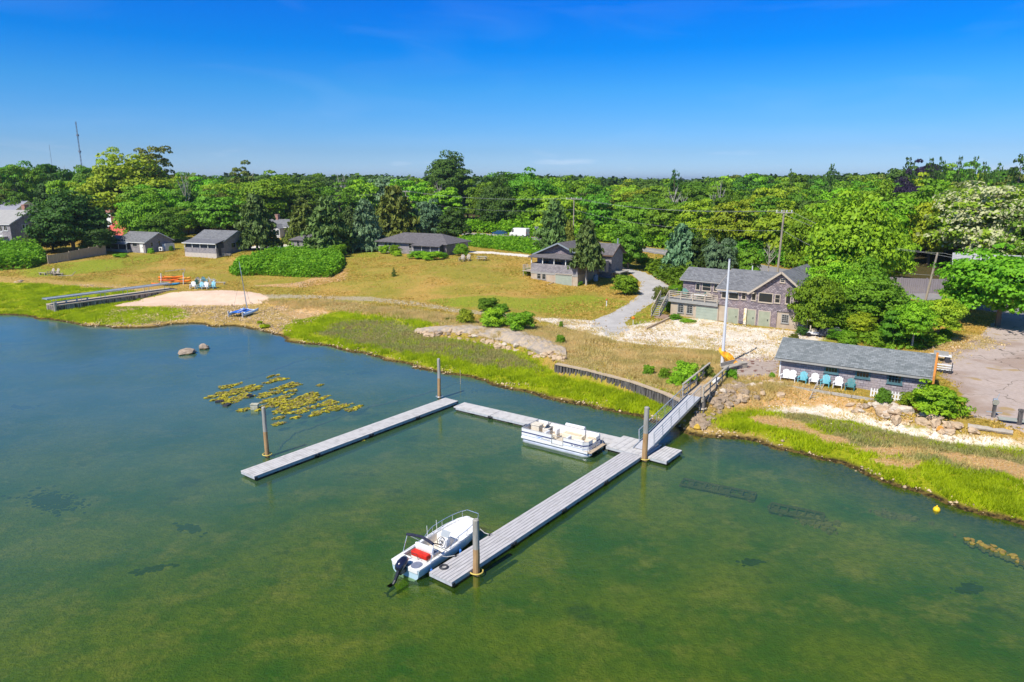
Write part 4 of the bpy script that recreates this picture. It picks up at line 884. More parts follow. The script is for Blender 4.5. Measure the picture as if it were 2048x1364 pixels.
# dark crates among the weed, and a white one
for i, (px, py) in enumerate([(439, 804), (454, 811), (500, 793)]):
    x, y = P(px, py, 0); b = MB(); b.box(-.35, .35, -.2, .2, -.2, .10)
    for k in range(5): b.box(-.33 + k * .15, -.27 + k * .15, -.21, .21, .101, .14)
    o = b.build('shellfish_cage', M_dark); o.location = (x, y, 0); o.rotation_euler[2] = .4 + i
    tag(o, ['black cage poking out at the left edge of the seaweed', 'black cage just right of the leftmost one in the seaweed', 'black cage poking out in the middle of the seaweed'][i], 'cage', 'shellfish cages in the seaweed')
x, y = P(510, 818, 0); b = MB(); b.box(-.3, .3, -.22, .22, -.3, .42); b.box(-.33, .33, -.25, .25, .421, .47); o = b.build('marker_crate', mat('weathered_white', (.52, .50, .42), (.36, .34, .22), 4, .8)); o.location = (x, y, 0); tag(o, 'whitish upright crate standing in the seaweed left of the piling', 'crate')
# sunken racks and weed lines on the bottom
def bottom(px, py):
    z = -.5
    for _ in range(8): x, y = P(px, py, z); z = H(x, y)
    return x, y, z
for i, (px, py, l_, w_, a_) in enumerate([(1435, 983, 4.6, 1.0, -28), (1592, 1030, 3.0, 1.1, -28)]):
    x, y, z = bottom(px, py); b = MB()
    for yy in (-w_ / 2, w_ / 2): b.box(-l_ / 2, l_ / 2, yy - .05, yy + .05, .16, .26)
    for k in range(7): xx = -l_ / 2 + l_ * k / 6; b.box(xx - .04, xx + .04, -w_ / 2 + .051, w_ / 2 - .051, .16, .24)
    for k in range(int(l_ * 14)):
        rr = random.Random(k + i * 99); xx, yy = rr.uniform(-l_ / 2, l_ / 2), rr.uniform(-w_ / 2, w_ / 2); s_ = rr.uniform(.1, .25); b.prism([(xx + s_ * math.cos(q) * rr.uniform(.6, 1.1), yy + s_ * math.sin(q) * rr.uniform(.6, 1.1)) for q in (0, 1, 2, 3, 4, 5)], .0, rr.uniform(.05, .15))
    o = b.build('sunken_rack', mat('rack_weed', (.07, .07, .03), (.16, .12, .06), 4, .9)); o.location = (x, y, z); o.rotation_euler[2] = R(a_)
    tag(o, ['longer sunken shellfish rack on the bottom nearer the short float', 'shorter sunken shellfish rack beside the dark weed heap'][i], 'rack', 'sunken shellfish racks')
def weed_heap(px, py, l_, w_, a_, m, label, seed, z_=None, hgt=.2):
    x, y, z = bottom(px, py); rr = random.Random(seed); b = MB()
    if z_ is not None: z = z_; x, y = P(px, py, z)
    for k in range(int(l_ * w_ * 30) + 20):
        u, v = rr.gauss(0, l_ * .23), rr.gauss(0, w_ * .23); s_ = rr.uniform(.06, .2); ph = rr.uniform(0, 1)
        b.prism([(u + s_ * math.cos(q + ph) * rr.uniform(.5, 1.2), v + s_ * math.sin(q + ph) * rr.uniform(.5, 1.2)) for q in (0, 1.2, 2.5, 3.7, 5)], -.05, rr.uniform(.02, hgt))
    o = b.build('weed_clump', m); o.location = (x, y, z); o.rotation_euler[2] = R(a_); return tag(o, label, 'seaweed')
weed_heap(1632, 1045, 2.6, 1.6, -50, M_algd, 'dark brown weed heap on the bottom right of the sunken rack', 1)
weed_heap(1795, 1034, 3.0, .7, -30, M_algd, 'dark streak of bottom weed left of the yellow buoy', 2)
weed_heap(1992, 1105, 3.8, .7, -58, mat('rust_weed', (.20, .13, .04), (.30, .23, .05), 4, .9), 'rust and yellow streak of weed near the right edge of the water', 3, -.12)
M_eel = mat('eelgrass', (.012, .035, .035), (.03, .06, .04), 2, .9)
for i, (px, py, l_, w_, lab) in enumerate(((105, 1003, 6.0, 2.6, 'largest dark eelgrass bed on the bottom at far left'), (375, 1058, 2.6, 1.0, 'small dark eelgrass bed below the left dock end'), (50, 815, 3.0, 1.2, 'dark eelgrass smudge near the left edge off the marsh'), (408, 752, 1.8, .8, 'dark spot of eelgrass above the seaweed rafts'), (1010, 775, 6.5, 1.8, 'dark eelgrass bed behind the cross dock'), (745, 745, 4.5, 1.4, 'dark eelgrass bed between the rafts and the far piling'), (1500, 1125, 1.6, .8, 'dark weed spot on the bottom in the lower right water'), (300, 1140, 2.2, .8, 'faint dark weed streak in the lower left water'), (1940, 1175, 2.4, 1.0, 'dark weed patch below the rusty streak at right'))):
    weed_heap(px, py, l_ * .8, w_ * .8, -25 + i * 7, M_eel, lab, 50 + i, hgt=.04)
x, y = P(1873, 1020, 0); b = MB(); b.ball((0, 0, .02), .2, 12, 8); b.tube([(0, 0, .18), (0, 0, .3)], .04, 6); o = b.build('mooring_buoy', mat('buoy_yellow', (.85, .55, .02), rough=.4), smooth=True); o.location = (x, y, 0); tag(o, 'round yellow mooring buoy off the right-hand marsh', 'buoy')
# a weedy mooring line along the bottom
def weed_line(pts, label, r_=.10, m=M_algd):
    b = MB(); rr = random.Random(len(pts)); pp = []
    q = [bottom(a, b_) for a, b_ in pts]
    for i in range(len(q) - 1):
        for k in range(8):
            t_ = k / 8; pp.append((q[i][0] * (1 - t_) + q[i + 1][0] * t_ + rr.uniform(-.08, .08), q[i][1] * (1 - t_) + q[i + 1][1] * t_ + rr.uniform(-.08, .08), q[i][2] * (1 - t_) + q[i + 1][2] * t_ + .05))
    b.tube(pp, [r_ * rr.uniform(.5, 1.6) for _ in pp], 6); tag(b.build('weedy_cable', m), label, 'cable')
weed_line([(640, 712), (590, 725), (540, 745), (500, 757), (465, 764)], 'dark weedy cable on the bottom behind the seaweed rafts')
weed_line([(925, 763), (870, 782), (800, 802), (740, 815), (700, 828)], 'dark weedy cable on the bottom between the far piling and the left dock')
weed_line([(700, 828), (640, 850), (590, 868), (565, 890), (553, 905)], 'faint weedy cable on the bottom leading to the leftmost piling', .06)
# ================================================================ buildings
S_wall = brickmat('cedar_shingles', (.17, .145, .165), (.42, .36, .37), (.08, .07, .08), .32, .17, patch=(.30, .22, .21))
S_wall2 = brickmat('weathered_shingles', (.23, .215, .235), (.40, .375, .385), (.12, .11, .12), .32, .19, patch=(.34, .31, .31))
S_brick = brickmat('lavender_shingles', (.26, .23, .26), (.42, .38, .40), (.13, .115, .13), .42, .20, patch=(.38, .32, .31))
S_roof = brickmat('grey_roof_shingles', (0.138, 0.14, 0.146), (0.244, 0.248, 0.256), (0.0824, 0.0849, 0.0875), .35, .22, vertical=False, patch=(.2, .2, .21), msize=.012)
S_roofb = brickmat('brownish_roof_shingles', (0.117, 0.108, 0.111), (0.203, 0.187, 0.191), (0.072, 0.0669, 0.0669), .35, .22, vertical=False, patch=(.13, .12, .125), msize=.012)
S_roofg = brickmat('green_grey_roof_shingles', (0.14, 0.157, 0.16), (0.269, 0.285, 0.289), (0.0824, 0.0927, 0.0927), .35, .20, vertical=False, patch=(.21, .225, .228), msize=.012)
M_found = mat('tan_concrete', (.48, .40, .30), (.42, .33, .24), 1.2, .9, bump=.2)
M_trim = mat('grey_trim', (.36, .35, .32), (.30, .29, .27), 4, .8)
M_trimt = mat('tan_trim', (.50, .42, .33), (.44, .37, .29), 4, .8)
M_sage = mat('sage_paint', (.34, .36, .26), (.29, .31, .22), 1.5, .7)
M_sageg = mat('pale_green_paint', (.36, .40, .32), (.31, .35, .28), 1.2, .7)
M_teal = mat('teal_trim', (.07, .15, .17), (.09, .18, .20), 3, .6)
M_screen = mat('porch_screen', (.035, .045, .06), (.07, .08, .10), .8, .5)
M_inner = mat('porch_shade', (.05, .07, .10))
M_brick = brickmat('red_brick', (.33, .09, .05), (.42, .14, .08), (.40, .34, .30), .22, .08)
M_redroof = mat('red_roof', (.55, .11, .07), (.45, .08, .06), 1.5, .7)
M_cedar = mat('new_cedar', (.62, .25, .05), (.50, .19, .04), 2, .7, stretch=(4, 4, .5))
M_planter = mat('interior_tan', (.35, .16, .06))

class House:
    def __init__(s, name, label, B, ang_deg, z, cat='house', group=None, depth=0):
        """B: the front right corner on the ground; x runs along the front towards it, y runs back"""
        s.a = R(ang_deg); s.z = z; s.B = B; s.d = (math.cos(s.a), math.sin(s.a)); s.n = (-math.sin(s.a), math.cos(s.a))
        s.root = thing(name, label, cat, (B[0], B[1], z), s.a, group)
    def line(s, px, o, d, pz=None):
        zz = (pz if pz is not None else s.z + 2.0); k = (px - 1024) / F_PX
        # X = o0 + t d0 ; Y = o1 + t d1 ; k*(Y c - (z-E) s) = X
        return (k * (o[1] * _c - (zz - EYE) * _s) - o[0]) / (d[0] - k * d[1] * _c)
    def f(s, px, py, yo=0.0):
        o = (s.B[0] + s.n[0] * yo, s.B[1] + s.n[1] * yo); zz = s.z + 2
        for _ in range(6):
            x = s.line(px, o, s.d, zz); zz = hz(o[1] + x * s.d[1], py)
        return x, zz - s.z
    def g(s, px, py, xo=0.0):
        o = (s.B[0] + s.d[0] * xo, s.B[1] + s.d[1] * xo); zz = s.z + 2
        for _ in range(6):
            y = s.line(px, o, s.n, zz); zz = hz(o[1] + y * s.n[1], py)
        return y, zz - s.z
    def walls(s, x0, x1, y0, y1, z0, z1, m, ridge=None, zr=0, name='wall'):
        b = MB()
        if ridge is None: b.box(x0, x1, y0, y1, z0, z1)
        elif ridge == 'x':
            ym = (y0 + y1) / 2; b.add([(x0, y0, z0), (x0, y1, z0), (x0, y1, z1), (x0, ym, zr), (x0, y0, z1), (x1, y0, z0), (x1, y1, z0), (x1, y1, z1), (x1, ym, zr), (x1, y0, z1)], [(4, 3, 2, 1, 0), (5, 6, 7, 8, 9), (0, 5, 9, 4), (1, 2, 7, 6), (0, 1, 6, 5), (2, 3, 8, 7), (3, 4, 9, 8)])
        else:
            xm = (x0 + x1) / 2; b.add([(x0, y0, z0), (x1, y0, z0), (x1, y0, z1), (xm, y0, zr), (x0, y0, z1), (x0, y1, z0), (x1, y1, z0), (x1, y1, z1), (xm, y1, zr), (x0, y1, z1)], [(0, 1, 2, 3, 4), (9, 8, 7, 6, 5), (0, 4, 9, 5), (1, 6, 7, 2), (0, 5, 6, 1), (2, 7, 8, 3), (3, 8, 9, 4)])
        return b.build(name, m, s.root)
    def gable(s, x0, x1, y0, y1, ze, zr, axis, m, ov=.35, th=.16, trim=None, name='roof', ym=None):
        b = MB()
        if axis == 'x':
            ym = (y0 + y1) / 2 if ym is None else ym; k = (zr - ze) / (ym - y0); dz = ov * k; k2 = (zr - ze) / (y1 - ym)
            b.slab([(x0 - ov, y0 - ov, ze - dz + th), (x1 + ov, y0 - ov, ze - dz + th), (x1 + ov, ym, zr + th), (x0 - ov, ym, zr + th)], th)
            b.slab([(x1 + ov, y1 + ov, ze - ov * k2 + th), (x0 - ov, y1 + ov, ze - ov * k2 + th), (x0 - ov, ym, zr + th), (x1 + ov, ym, zr + th)], th)
        else:
            xm = (x0 + x1) / 2; k = (zr - ze) / (xm - x0); dz = ov * k
            b.slab([(x0 - ov, y0 - ov, ze - dz + th), (xm, y0 - ov, zr + th), (xm, y1 + ov, zr + th), (x0 - ov, y1 + ov, ze - dz + th)], th)
            b.slab([(xm, y0 - ov, zr + th), (x1 + ov, y0 - ov, ze - dz + th), (x1 + ov, y1 + ov, ze - dz + th), (xm, y1 + ov, zr + th)], th)
        r_ = b.build(name, m, s.root)
        if trim:
            t_ = MB()
            if axis == 'x':
                t_.bar((x0 - ov, y0 - ov - .02, ze - dz + .03), (x1 + ov, y0 - ov - .02, ze - dz + .03), .04, .16)
                for xx in (x0 - ov - .02, x1 + ov + .02): t_.bar((xx, y0 - ov, ze - dz + .04), (xx, ym, zr + .04), .04, .2); t_.bar((xx, y1 + ov, ze - ov * k2 + .04), (xx, ym, zr + .04), .04, .2)
            else:
                for yy in (y0 - ov - .02,): t_.bar((x0 - ov, yy, ze - dz + .05), (xm, yy, zr + .05), .05, .22); t_.bar((x1 + ov, yy, ze - dz + .05), (xm, yy, zr + .05), .05, .22)
            t_.build('fascia', trim, r_)
        return r_
    def hip(s, x0, x1, y0, y1, ze, zr, m, inset=None, ov=.4, th=.14, name='roof', parent=None):
        x0 -= ov; x1 += ov; y0 -= ov; y1 += ov; i_ = inset if inset is not None else min(x1 - x0, y1 - y0) / 2
        b = MB(); ym = (y0 + y1) / 2
        if x1 - x0 >= y1 - y0: r0, r1 = (x0 + i_, ym, zr), (x1 - i_, ym, zr)
        else: xm = (x0 + x1) / 2; r0, r1 = (xm, y0 + i_, zr), (xm, y1 - i_, zr)
        v = [(x0, y0, ze), (x1, y0, ze), (x1, y1, ze), (x0, y1, ze), r0, r1, (x0, y0, ze - th), (x1, y0, ze - th), (x1, y1, ze - th), (x0, y1, ze - th)]
        if x1 - x0 >= y1 - y0: fs = [(0, 1, 5, 4), (1, 2, 5), (2, 3, 4, 5), (3, 0, 4)]
        else: fs = [(0, 1, 4), (1, 2, 5, 4), (2, 3, 5), (3, 0, 4, 5)]
        b.add(v, fs + [(6, 7, 1, 0), (7, 8, 2, 1), (8, 9, 3, 2), (9, 6, 0, 3), (9, 8, 7, 6)])
        return b.build(name, m, parent or s.root)
    def win(s, side, u0, u1, z0, z1, off=0.0, cols=1, rows=2, frame=None, pane=None, fw=.09, name='window', sill=True):
        """side f: on plane y=off; r: on plane x=off facing +x"""
        frame = frame or M_trim; pane = pane or M_glass
        if u1 < u0: u0, u1 = u1, u0
        if z1 < z0: z0, z1 = z1, z0
        def bx(b, a0, a1, c0, c1, d0, d1):
            if side == 'f': b.box(a0, a1, off - d1, off - d0, c0, c1)
            elif side == 'r': b.box(off + d0, off + d1, a0, a1, c0, c1)
            else: b.box(off - d1, off - d0, a0, a1, c0, c1)
        b = MB()
        bx(b, u0 - fw, u0, z0 - fw, z1 + fw, -.02, .05); bx(b, u1, u1 + fw, z0 - fw, z1 + fw, -.02, .05); bx(b, u0, u1, z1, z1 + fw, -.02, .05); bx(b, u0, u1, z0 - fw, z0, -.02, .05)
        for k in range(1, cols): q = u0 + (u1 - u0) * k / cols; bx(b, q - .018, q + .018, z0, z1, .012, .032)
        for k in range(1, rows): q = z0 + (z1 - z0) * k / rows; bx(b, u0, u1, q - .02, q + .02, .0115, .0325)
        w_ = b.build(name, frame, s.root)
        b = MB(); bx(b, u0, u1, z0, z1, -.03, .01); b.build('pane', pane, w_)
        if sill: b = MB(); bx(b, u0 - fw - .05, u1 + fw + .05, z0 - fw - .05, z0 - fw, -.02, .11); b.build('sill', frame, w_)
        return w_
    def winpx(s, side, p0, p1, off=0.0, **k):
        fn = s.f if side == 'f' else s.g
        u0, z1 = fn(p0[0], p0[1], off); u1, z0 = fn(p1[0], p1[1], off)
        # heights taken at the middle of the window
        zt = fn((p0[0] + p1[0]) / 2, p0[1], off)[1]; zb = fn((p0[0] + p1[0]) / 2, p1[1], off)[1]
        return s.win(side, u0, u1, zb, zt, off, **k)
    def doorpx(s, p0, p1, off=0.0, m=None, panels=1, name='door', handle=True, dz=0.0):
        u0 = s.f(p0[0], p0[1], off)[0]; u1 = s.f(p1[0], p1[1], off)[0]; xm = (p0[0] + p1[0]) / 2
        zt = s.f(xm, p0[1], off)[1]; zb = s.f(xm, p1[1], off)[1] + dz
        b = MB(); n = panels
        for k in range(n): b.box(u0, u1, off - .06, off + .02, zb + (zt - zb) * k / n + (.012 if k else 0), zb + (zt - zb) * (k + 1) / n)
        o = b.build(name, m or M_sage, s.root)
        b = MB(); b.box(u0 - .1, u0 - .003, off - .075, off, zb, zt + .1); b.box(u1 + .003, u1 + .1, off - .075, off, zb, zt + .1); b.box(u0 - .003, u1 + .003, off - .075, off, zt + .003, zt + .1); b.build('door_frame', M_trimt, o)
        if handle: b = MB(); b.box(u1 - .28, u1 - .18, off - .12, off - .061, (zb + zt) / 2 - .08, (zb + zt) / 2 + .1); b.build('handle', M_dark, o)
        return o
    def chimney(s, x, y, z0, z1, w_, m, roof, cap=None):
        b = MB(); b.box(x - w_ / 2, x + w_ / 2, y - w_ / 2, y + w_ / 2, z0, z1); b.box(x - w_ / 2 - .08, x + w_ / 2 + .08, y - w_ / 2 - .08, y + w_ / 2 + .08, z1, z1 + .15)
        return b.build('chimney', [m], roof)

# ---------------------------------------------------------------- boathouse with the gabled front
Bh = House('boathouse', 'large two-storey shingled boathouse with a gabled front, sage doors and a deck', P(1613, 664, 2.1), -38.5, 2.1, 'boathouse')
xl = Bh.f(1436, 640)[0]; xg = Bh.f(1341, 620)[0]; x_sh = Bh.f(1449, 640)[0]; x_e = Bh.f(1552, 650)[0]
ze = Bh.f(1436, 576)[1]; zsp = Bh.f(1500, 611)[1]; xgl = Bh.f(1506, 580)[0]
zpk = Bh.f(1566, 545)[1]
xr = 1.0; xpk = Bh.f(1566, 545)[0]; xr = 2 * xpk - xgl; DEP = 9.0
print('boathouse', xl, xg, ze, zsp, zpk, xgl, xpk, xr)
zsp = 2.05
Bh.walls(xl, xr, 0.12, DEP, 0.0, zsp, M_found, name='foundation')
Bh.walls(xl, xgl, 0.0, DEP, zsp, ze, S_wall)
Bh.walls(xgl, xr, -.02, DEP - .05, zsp - .002, ze, S_wall, 'y', zpk)
b = MB(); b.box(x_sh, x_e, .0, .119, 0.02, zsp - .003); b.build('wall', S_wall, Bh.root)
zrl = ze + (DEP / 2) * .40
Bh.gable(xl, xgl - .1, 0, DEP, ze, zrl, 'x', S_roof, trim=M_trimt, ov=.4)
gr_ = Bh.gable(xgl, xr, -.05, DEP, ze, zpk, 'y', S_roof, trim=M_trimt, ov=.45)
# left wing: garage below, set-back storey above the deck
YS = 2.6
zdk = Bh.f(1390, 606)[1]; zd = 2.15
Bh.walls(xg, xl - .003, 0.0, 7.5, 0.0, zd - .16, M_found, name='foundation')
zel = Bh.f(1400, 560, YS)[1]; xwl = Bh.f(1366, 575, YS)[0]
Bh.walls(xwl, xl - .004, YS, 7.4, zd + .0, zel, S_wall)
Bh.gable(xwl, xl - .5, YS, 7.4, zel, zel + 1.15, 'x', S_roof, trim=M_trim, ov=.35)
print('wing', zdk, zel, xwl)
b = MB()
for k in range(int((xl - xg + .3) / .15)): b.box(xg - .15 + k * .15, xg - .15 + k * .15 + .135, -.25, YS - .01, zd - .04, zd)
b.box(xg - .2, xl - .05, -.32, -.26, zd - .36, zd + .03)
b.box(xg - .26, xg - .2, -.32, YS, zd - .36, zd + .03)
dk = b.build('deck', M_trim, Bh.root)
b = MB(); npst = 5
for k in range(npst): xx = xg - .15 + (xl - xg) * k / (npst - 1); b.box(xx - .06, xx + .06, -.3, -.18, zd + .001, zd + 1.02)
for zz in (.28, .52, .74, .96): b.box(xg - .2, xl - .1, -.32, -.301, zd + zz, zd + zz + .09)
b.box(xg - .24, xl - .1, -.36, -.16, zd + 1.021, zd + 1.06)
for zz in (.28, .52, .74, .96): b.box(xg - .23, xg - .211, -.3, YS - .3, zd + zz, zd + zz + .09)
b.build('deck_railing', M_trimt, Bh.root)
# stairs down towards the water from a landing left of the deck
b = MB(); sx0, sx1 = xg - 1.35, xg - .32
b.box(sx0, sx1, -.3, 1.6, zd - .16, zd - .001)
for k in range(9): zz = zd - .24 - k * .215; b.box(sx0, sx1, -.32 - (k + 1) * .24, -.32 - k * .24, zz - .045, zz)
b.bar((sx0 - .04, -.3, zd - .2), (sx0 - .04, -2.6, .05), .06, .26); b.bar((sx1 + .04, -.3, zd - .2), (sx1 + .04, -2.6, .05), .06, .26)
so = b.build('stairs', mat('stair_grey', (.30, .31, .28), (.24, .25, .23), 3), Bh.root)
b = MB()
for xx in (sx0 - .04, sx1 + .04):
    b.bar((xx, -.2, zd + .9), (xx, -2.65, 1.0), .07, .10); b.bar((xx, -.2, zd + .42), (xx, -2.65, .52), .04, .08)
    for q in (0, .5, 1): b.box(xx - .045, xx + .045, -.25 - 2.35 * q, -.15 - 2.35 * q, zd * (1 - q) - .2 * (1 - q), zd * (1 - q) + .88 + .1 * q)
b.build('stair_railing', M_trimt, so)
kk = (zpk - ze) / (xpk - xgl); xv = xgl + (DEP / 2 * .40) / kk
b = MB(); b.slab([(xgl - .06, .0, ze + .155), (xv + .2, DEP / 2, zrl + .155), (xgl - .06, DEP / 2, zrl + .155)], .12); b.slab([(xgl - .06, DEP, ze + .155), (xgl - .06, DEP / 2, zrl + .154), (xv + .2, DEP / 2, zrl + .154)], .12); b.build('roof', S_roof, Bh.root)
Bh.winpx('f', (1357, 609), (1366, 624), cols=2, rows=4); Bh.winpx('f', (1375, 611), (1384, 626), cols=2, rows=4)
Bh.doorpx((1393, 614), (1433.5, 643), m=M_sageg, panels=5, name='garage_door', handle=False, dz=.02)
Bh.doorpx((1457, 617), (1475, 648)); Bh.doorpx((1494.5, 620), (1509, 651)); Bh.doorpx((1519, 623), (1538, 656))
for p0, p1, c_, r_ in (((1445, 581), (1452, 595), 1, 2), ((1459, 581), (1476, 597), 1, 1), ((1485, 583), (1491, 598), 1, 2)):
    Bh.winpx('f', p0, p1, cols=c_, rows=r_, frame=M_trimt)
for p0, p1, c_, r_ in (((1505, 586), (1511, 600), 1, 1), ((1519, 587), (1544, 604), 1, 1), ((1551.5, 590), (1559, 605), 1, 2), ((1573, 592), (1580, 607), 1, 1), ((1588, 595), (1603, 611), 1, 2), ((1562, 558), (1569, 564), 1, 2)):
    Bh.winpx('f', p0, p1, off=-.02, cols=c_, rows=r_, frame=M_trimt)
Bh.winpx('f', (1565, 630), (1576, 645), cols=3, rows=4, off=.12); Bh.winpx('f', (1599, 634), (1607, 650), cols=2, rows=3, off=.12)
for p0, p1, c_, r_ in (((1393, 567), (1399, 579), 1, 1), ((1406, 567), (1421, 581), 1, 2), ((1429, 570), (1434, 582), 1, 1)): Bh.winpx('f', p0, p1, off=YS, cols=c_, rows=r_, frame=M_trimt)
b = MB(); u0 = Bh.f(1437, 577)[0]; u1 = Bh.f(1477, 581)[0]; b.box(u0, u1, -.35, -.05, ze - .33, ze - .22); b.build('awning_case', M_white, Bh.root)
b = MB(); b.tube([(xl + 2.2, DEP / 2, zrl), (xl + 2.2, DEP / 2, zrl + .7)], .06, 6); b.build('vent_pipe', M_white, Bh.root)
b = MB(); u = Bh.f(1491, 640)[0]; b.box(u - .15, u + .15, -.30, -.20, 0.02, 2.0)
for k in range(5): b.box(u - .17, u + .17, -.32, -.301, .3 + k * .36, .45 + k * .36)
o = b.build('kayak', mat('yellow_plastic', (.75, .52, .12), (.80, .72, .60), 2.5, .5)); 
redo_mesh = o.data; o.location = Bh.root.location; o.rotation_euler = Bh.root.rotation_euler; o.name = 'yellow_plank'; tag(o, 'narrow yellow and white board standing against the boathouse between two doors', 'board')

# ---------------------------------------------------------------- long shed
A_ = P(1558, 757, 1.65); B_ = P(1850, 799, 1.65); sang = math.degrees(orient(A_, B_)); SL = math.hypot(B_[0] - A_[0], B_[1] - A_[1])
Sh = House('shed', 'long low shingled shed with a grey-green roof and three teal-trimmed windows', B_, sang, 1.65, 'shed')
ze_s = Sh.f(1700, 734)[1]; print('shed', SL, sang, ze_s, Sh.f(1855, 752)[1], Sh.f(1556, 711)[1])
ze_s = 1.98
Sh.walls(-SL, 0, 0, 5.0, -.3, ze_s, S_brick, 'x', ze_s + 1.15)
Sh.gable(-SL, 0, 0, 5.0, ze_s + .04, ze_s + 1.19, 'x', S_roofg, ov=.42, trim=M_trim)
for p0, p1 in (((1653, 727), (1674, 744)), ((1715, 736), (1737, 754)), ((1779, 748), (1801, 765))):
    w_ = Sh.winpx('f', p0, p1, cols=4, rows=2, frame=M_teal, fw=.13)
b = MB(); b.box(.32, .48, -.5, 5.3, -.3, 2.15); b.add([(.32, -.5, 2.151), (.48, -.5, 2.151), (.48, 5.3, 2.151), (.32, 5.3, 2.151), (.32, 2.4, 3.5), (.48, 2.4, 3.5)], [(0, 1, 5, 4), (1, 2, 3, 0), (2, 5, 1), (3, 4, 5, 2), (0, 4, 3)]); b.build('cedar_end_wall', M_cedar, Sh.root)
b = MB(); b.box(.02, .30, .3, 4.6, -.25, 1.7); b.build('end_store', mat('dark_red_boards', (.12, .02, .015), (.2, .05, .02), 3), Sh.root)
b = MB(); b.box(-SL - .05, -SL + .08, -.05, .05, -.2, ze_s - .05); b.build('corner_board', M_white, Sh.root)

# ---------------------------------------------------------------- house on the rise
Hh = House('house', 'hillside house with a porch above a pale green garage door, a cedar at its side', P(1155, 575, 2.1), -33, 2.1)
xl = Hh.f(1062, 560)[0]; zfl = Hh.f(1108, 546)[1]; zbt = Hh.f(1108, 529)[1]; zpe = Hh.f(1108, 516)[1]; zpk = Hh.f(1110, 486, 2.0)[1]
print('hill', xl, zfl, zbt, zpe, zpk)
PD = 2.0; HD = 13.0
Hh.walls(xl, 0, 0, HD, -.6, zfl - .1, M_found, name='foundation')
Hh.walls(xl, 0, PD, HD, zfl - .09, zpe + .35, S_wall, 'y', zpk)
Hh.gable(xl, 0, PD - .4, HD, zpe + .35, zpk, 'y', S_roofb, ov=.5, trim=mat('grey_blue_trim', (.24, .28, .31)))
b = MB(); b.box(xl, 0, 0, PD - .01, zfl - .08, zfl); b.box(xl - .02, .02, -.06, .0, zfl - .32, zfl - .0); b.build('porch_floor', M_trim, Hh.root)
b = MB(); b.box(xl, 0, -.04, .06, zfl + .001, zbt); b.box(-.1, .0, .061, PD - .02, zfl + .001, zbt); b.box(xl, xl + .1, .061, PD - .02, zfl + .001, zbt); b.build('porch_parapet', S_wall2, Hh.root)
b = MB(); b.slab([(xl - .4, -.45, zpe), (.4, -.45, zpe), (.1, PD + .2, zpe + .55), (xl - .1, PD + .2, zpe + .55)], .12); b.slab([(xl - .4, -.45, zpe), (xl - .1, PD + .2, zpe + .55), (xl - .1, PD + .3, zpe + .5), (xl - .4, PD + .3, zpe)], .05); b.build('porch_roof', S_roofb, Hh.root)
for k in range(5):
    xx = xl + .08 + (-xl - .16) * k / 4; b = MB(); b.box(xx - .07, xx + .07, -.05, .09, zbt + .001, zpe - .12); b.build('porch_post', M_white, Hh.root)
for k in range(3):
    xx = xl + 1.0 + k * 2.4; Hh.win('f', xx, xx + 1.4, zfl + .8, zpe - .35, off=PD, cols=2, rows=2, frame=M_teal)
Hh.winpx('f', (1075, 545), (1081, 557), rows=2, frame=M_trim); Hh.winpx('f', (1085, 546), (1091, 558), rows=2, frame=M_trim)
Hh.doorpx((1111.5, 549), (1143.5, 573), m=M_sageg, panels=6, name='garage_door', handle=False)
b = MB(); b.bar((Hh.f(1108, 560)[0], -.1, .35), (Hh.f(1108, 560)[0] - .6, -3.6, -.25), .18, .5); b.build('retaining_wall', M_found, Hh.root)
# rear wing with its own gable to the right
Hh.walls(-.01, 2.2, 8.0, 12.6, .6, zpe + .3, S_wall2, 'x', zpk - .5, name='wing_wall')
Hh.gable(-3.0, 2.2, 8.0, 12.6, zpe + .3, zpk - .5, 'x', S_roofb, ov=.45, trim=mat('brown_trim', (.20, .13, .09)), name='wing_roof')
b = MB(); b.tube([(1.9, 11.0, zpk - 1.2), (1.9, 11.0, zpk + .5)], .11, 8); b.build('stove_pipe', M_alu, Hh.root)
for yy in (3.2, 5.6): Hh.win('r', yy, yy + .8, zfl + .7, zfl + 1.9, off=0, rows=2)
b = MB(); b.box(.3, 1.7, 6.9, 7.0, zfl - .2, zfl + 1.7); b.box(1.7, 1.76, 6.9, 7.9, zfl - .2, zfl + 1.7); b.build('outdoor_shower', mat('pinkish_boards', (.50, .42, .38), (.42, .35, .32), 3), Hh.root)
b = MB(); b.box(2.25, 3.9, 8.0, 11.5, zfl - .35, zfl - .22); 
for q in ((2.4, 8.1), (3.8, 8.1), (3.8, 11.4)): b.tube([(*q, -.4), (*q, zfl - .351)], .06, 6)
b.build('side_deck', M_trim, Hh.root)
# left landing with steps
b = MB(); b.box(xl - 1.9, xl - .03, .3, 1.9, zfl - .12, zfl)
for q in ((xl - 1.8, .4), (xl - 1.8, 1.8)): b.tube([(*q, -.2), (*q, zfl + .95)], .06, 6)
for zz in (.25, .48, .70, .92): b.box(xl - 1.9, xl - .05, .3, .35, zfl + zz, zfl + zz + .07); b.box(xl - 1.92, xl - 1.88, .36, 1.9, zfl + zz, zfl + zz + .07)
b.build('side_landing', M_trimt, Hh.root)
x, y = Hh.B; q = Vector((x, y, 0)) + Vector((*Hh.d, 0)) * 1.2 + Vector((*Hh.n, 0)) * 4.2
b = MB(); b.tube([(0, 0, .1), (0, 0, .2), (0, 0, 1.05), (0, 0, 1.2)], [.28, .38, .38, .2], 12); b.tube([(0, 0, 1.2), (0, 0, 1.35)], .1, 6); o = b.build('gas_tank', mat('tank_blue', (.20, .30, .42), (.26, .36, .46), 2, .5)); o.location = (q.x, q.y, H(q.x, q.y) - .05); tag(o, 'upright blue-grey gas tank in the shade beside the hillside house', 'gas tank')

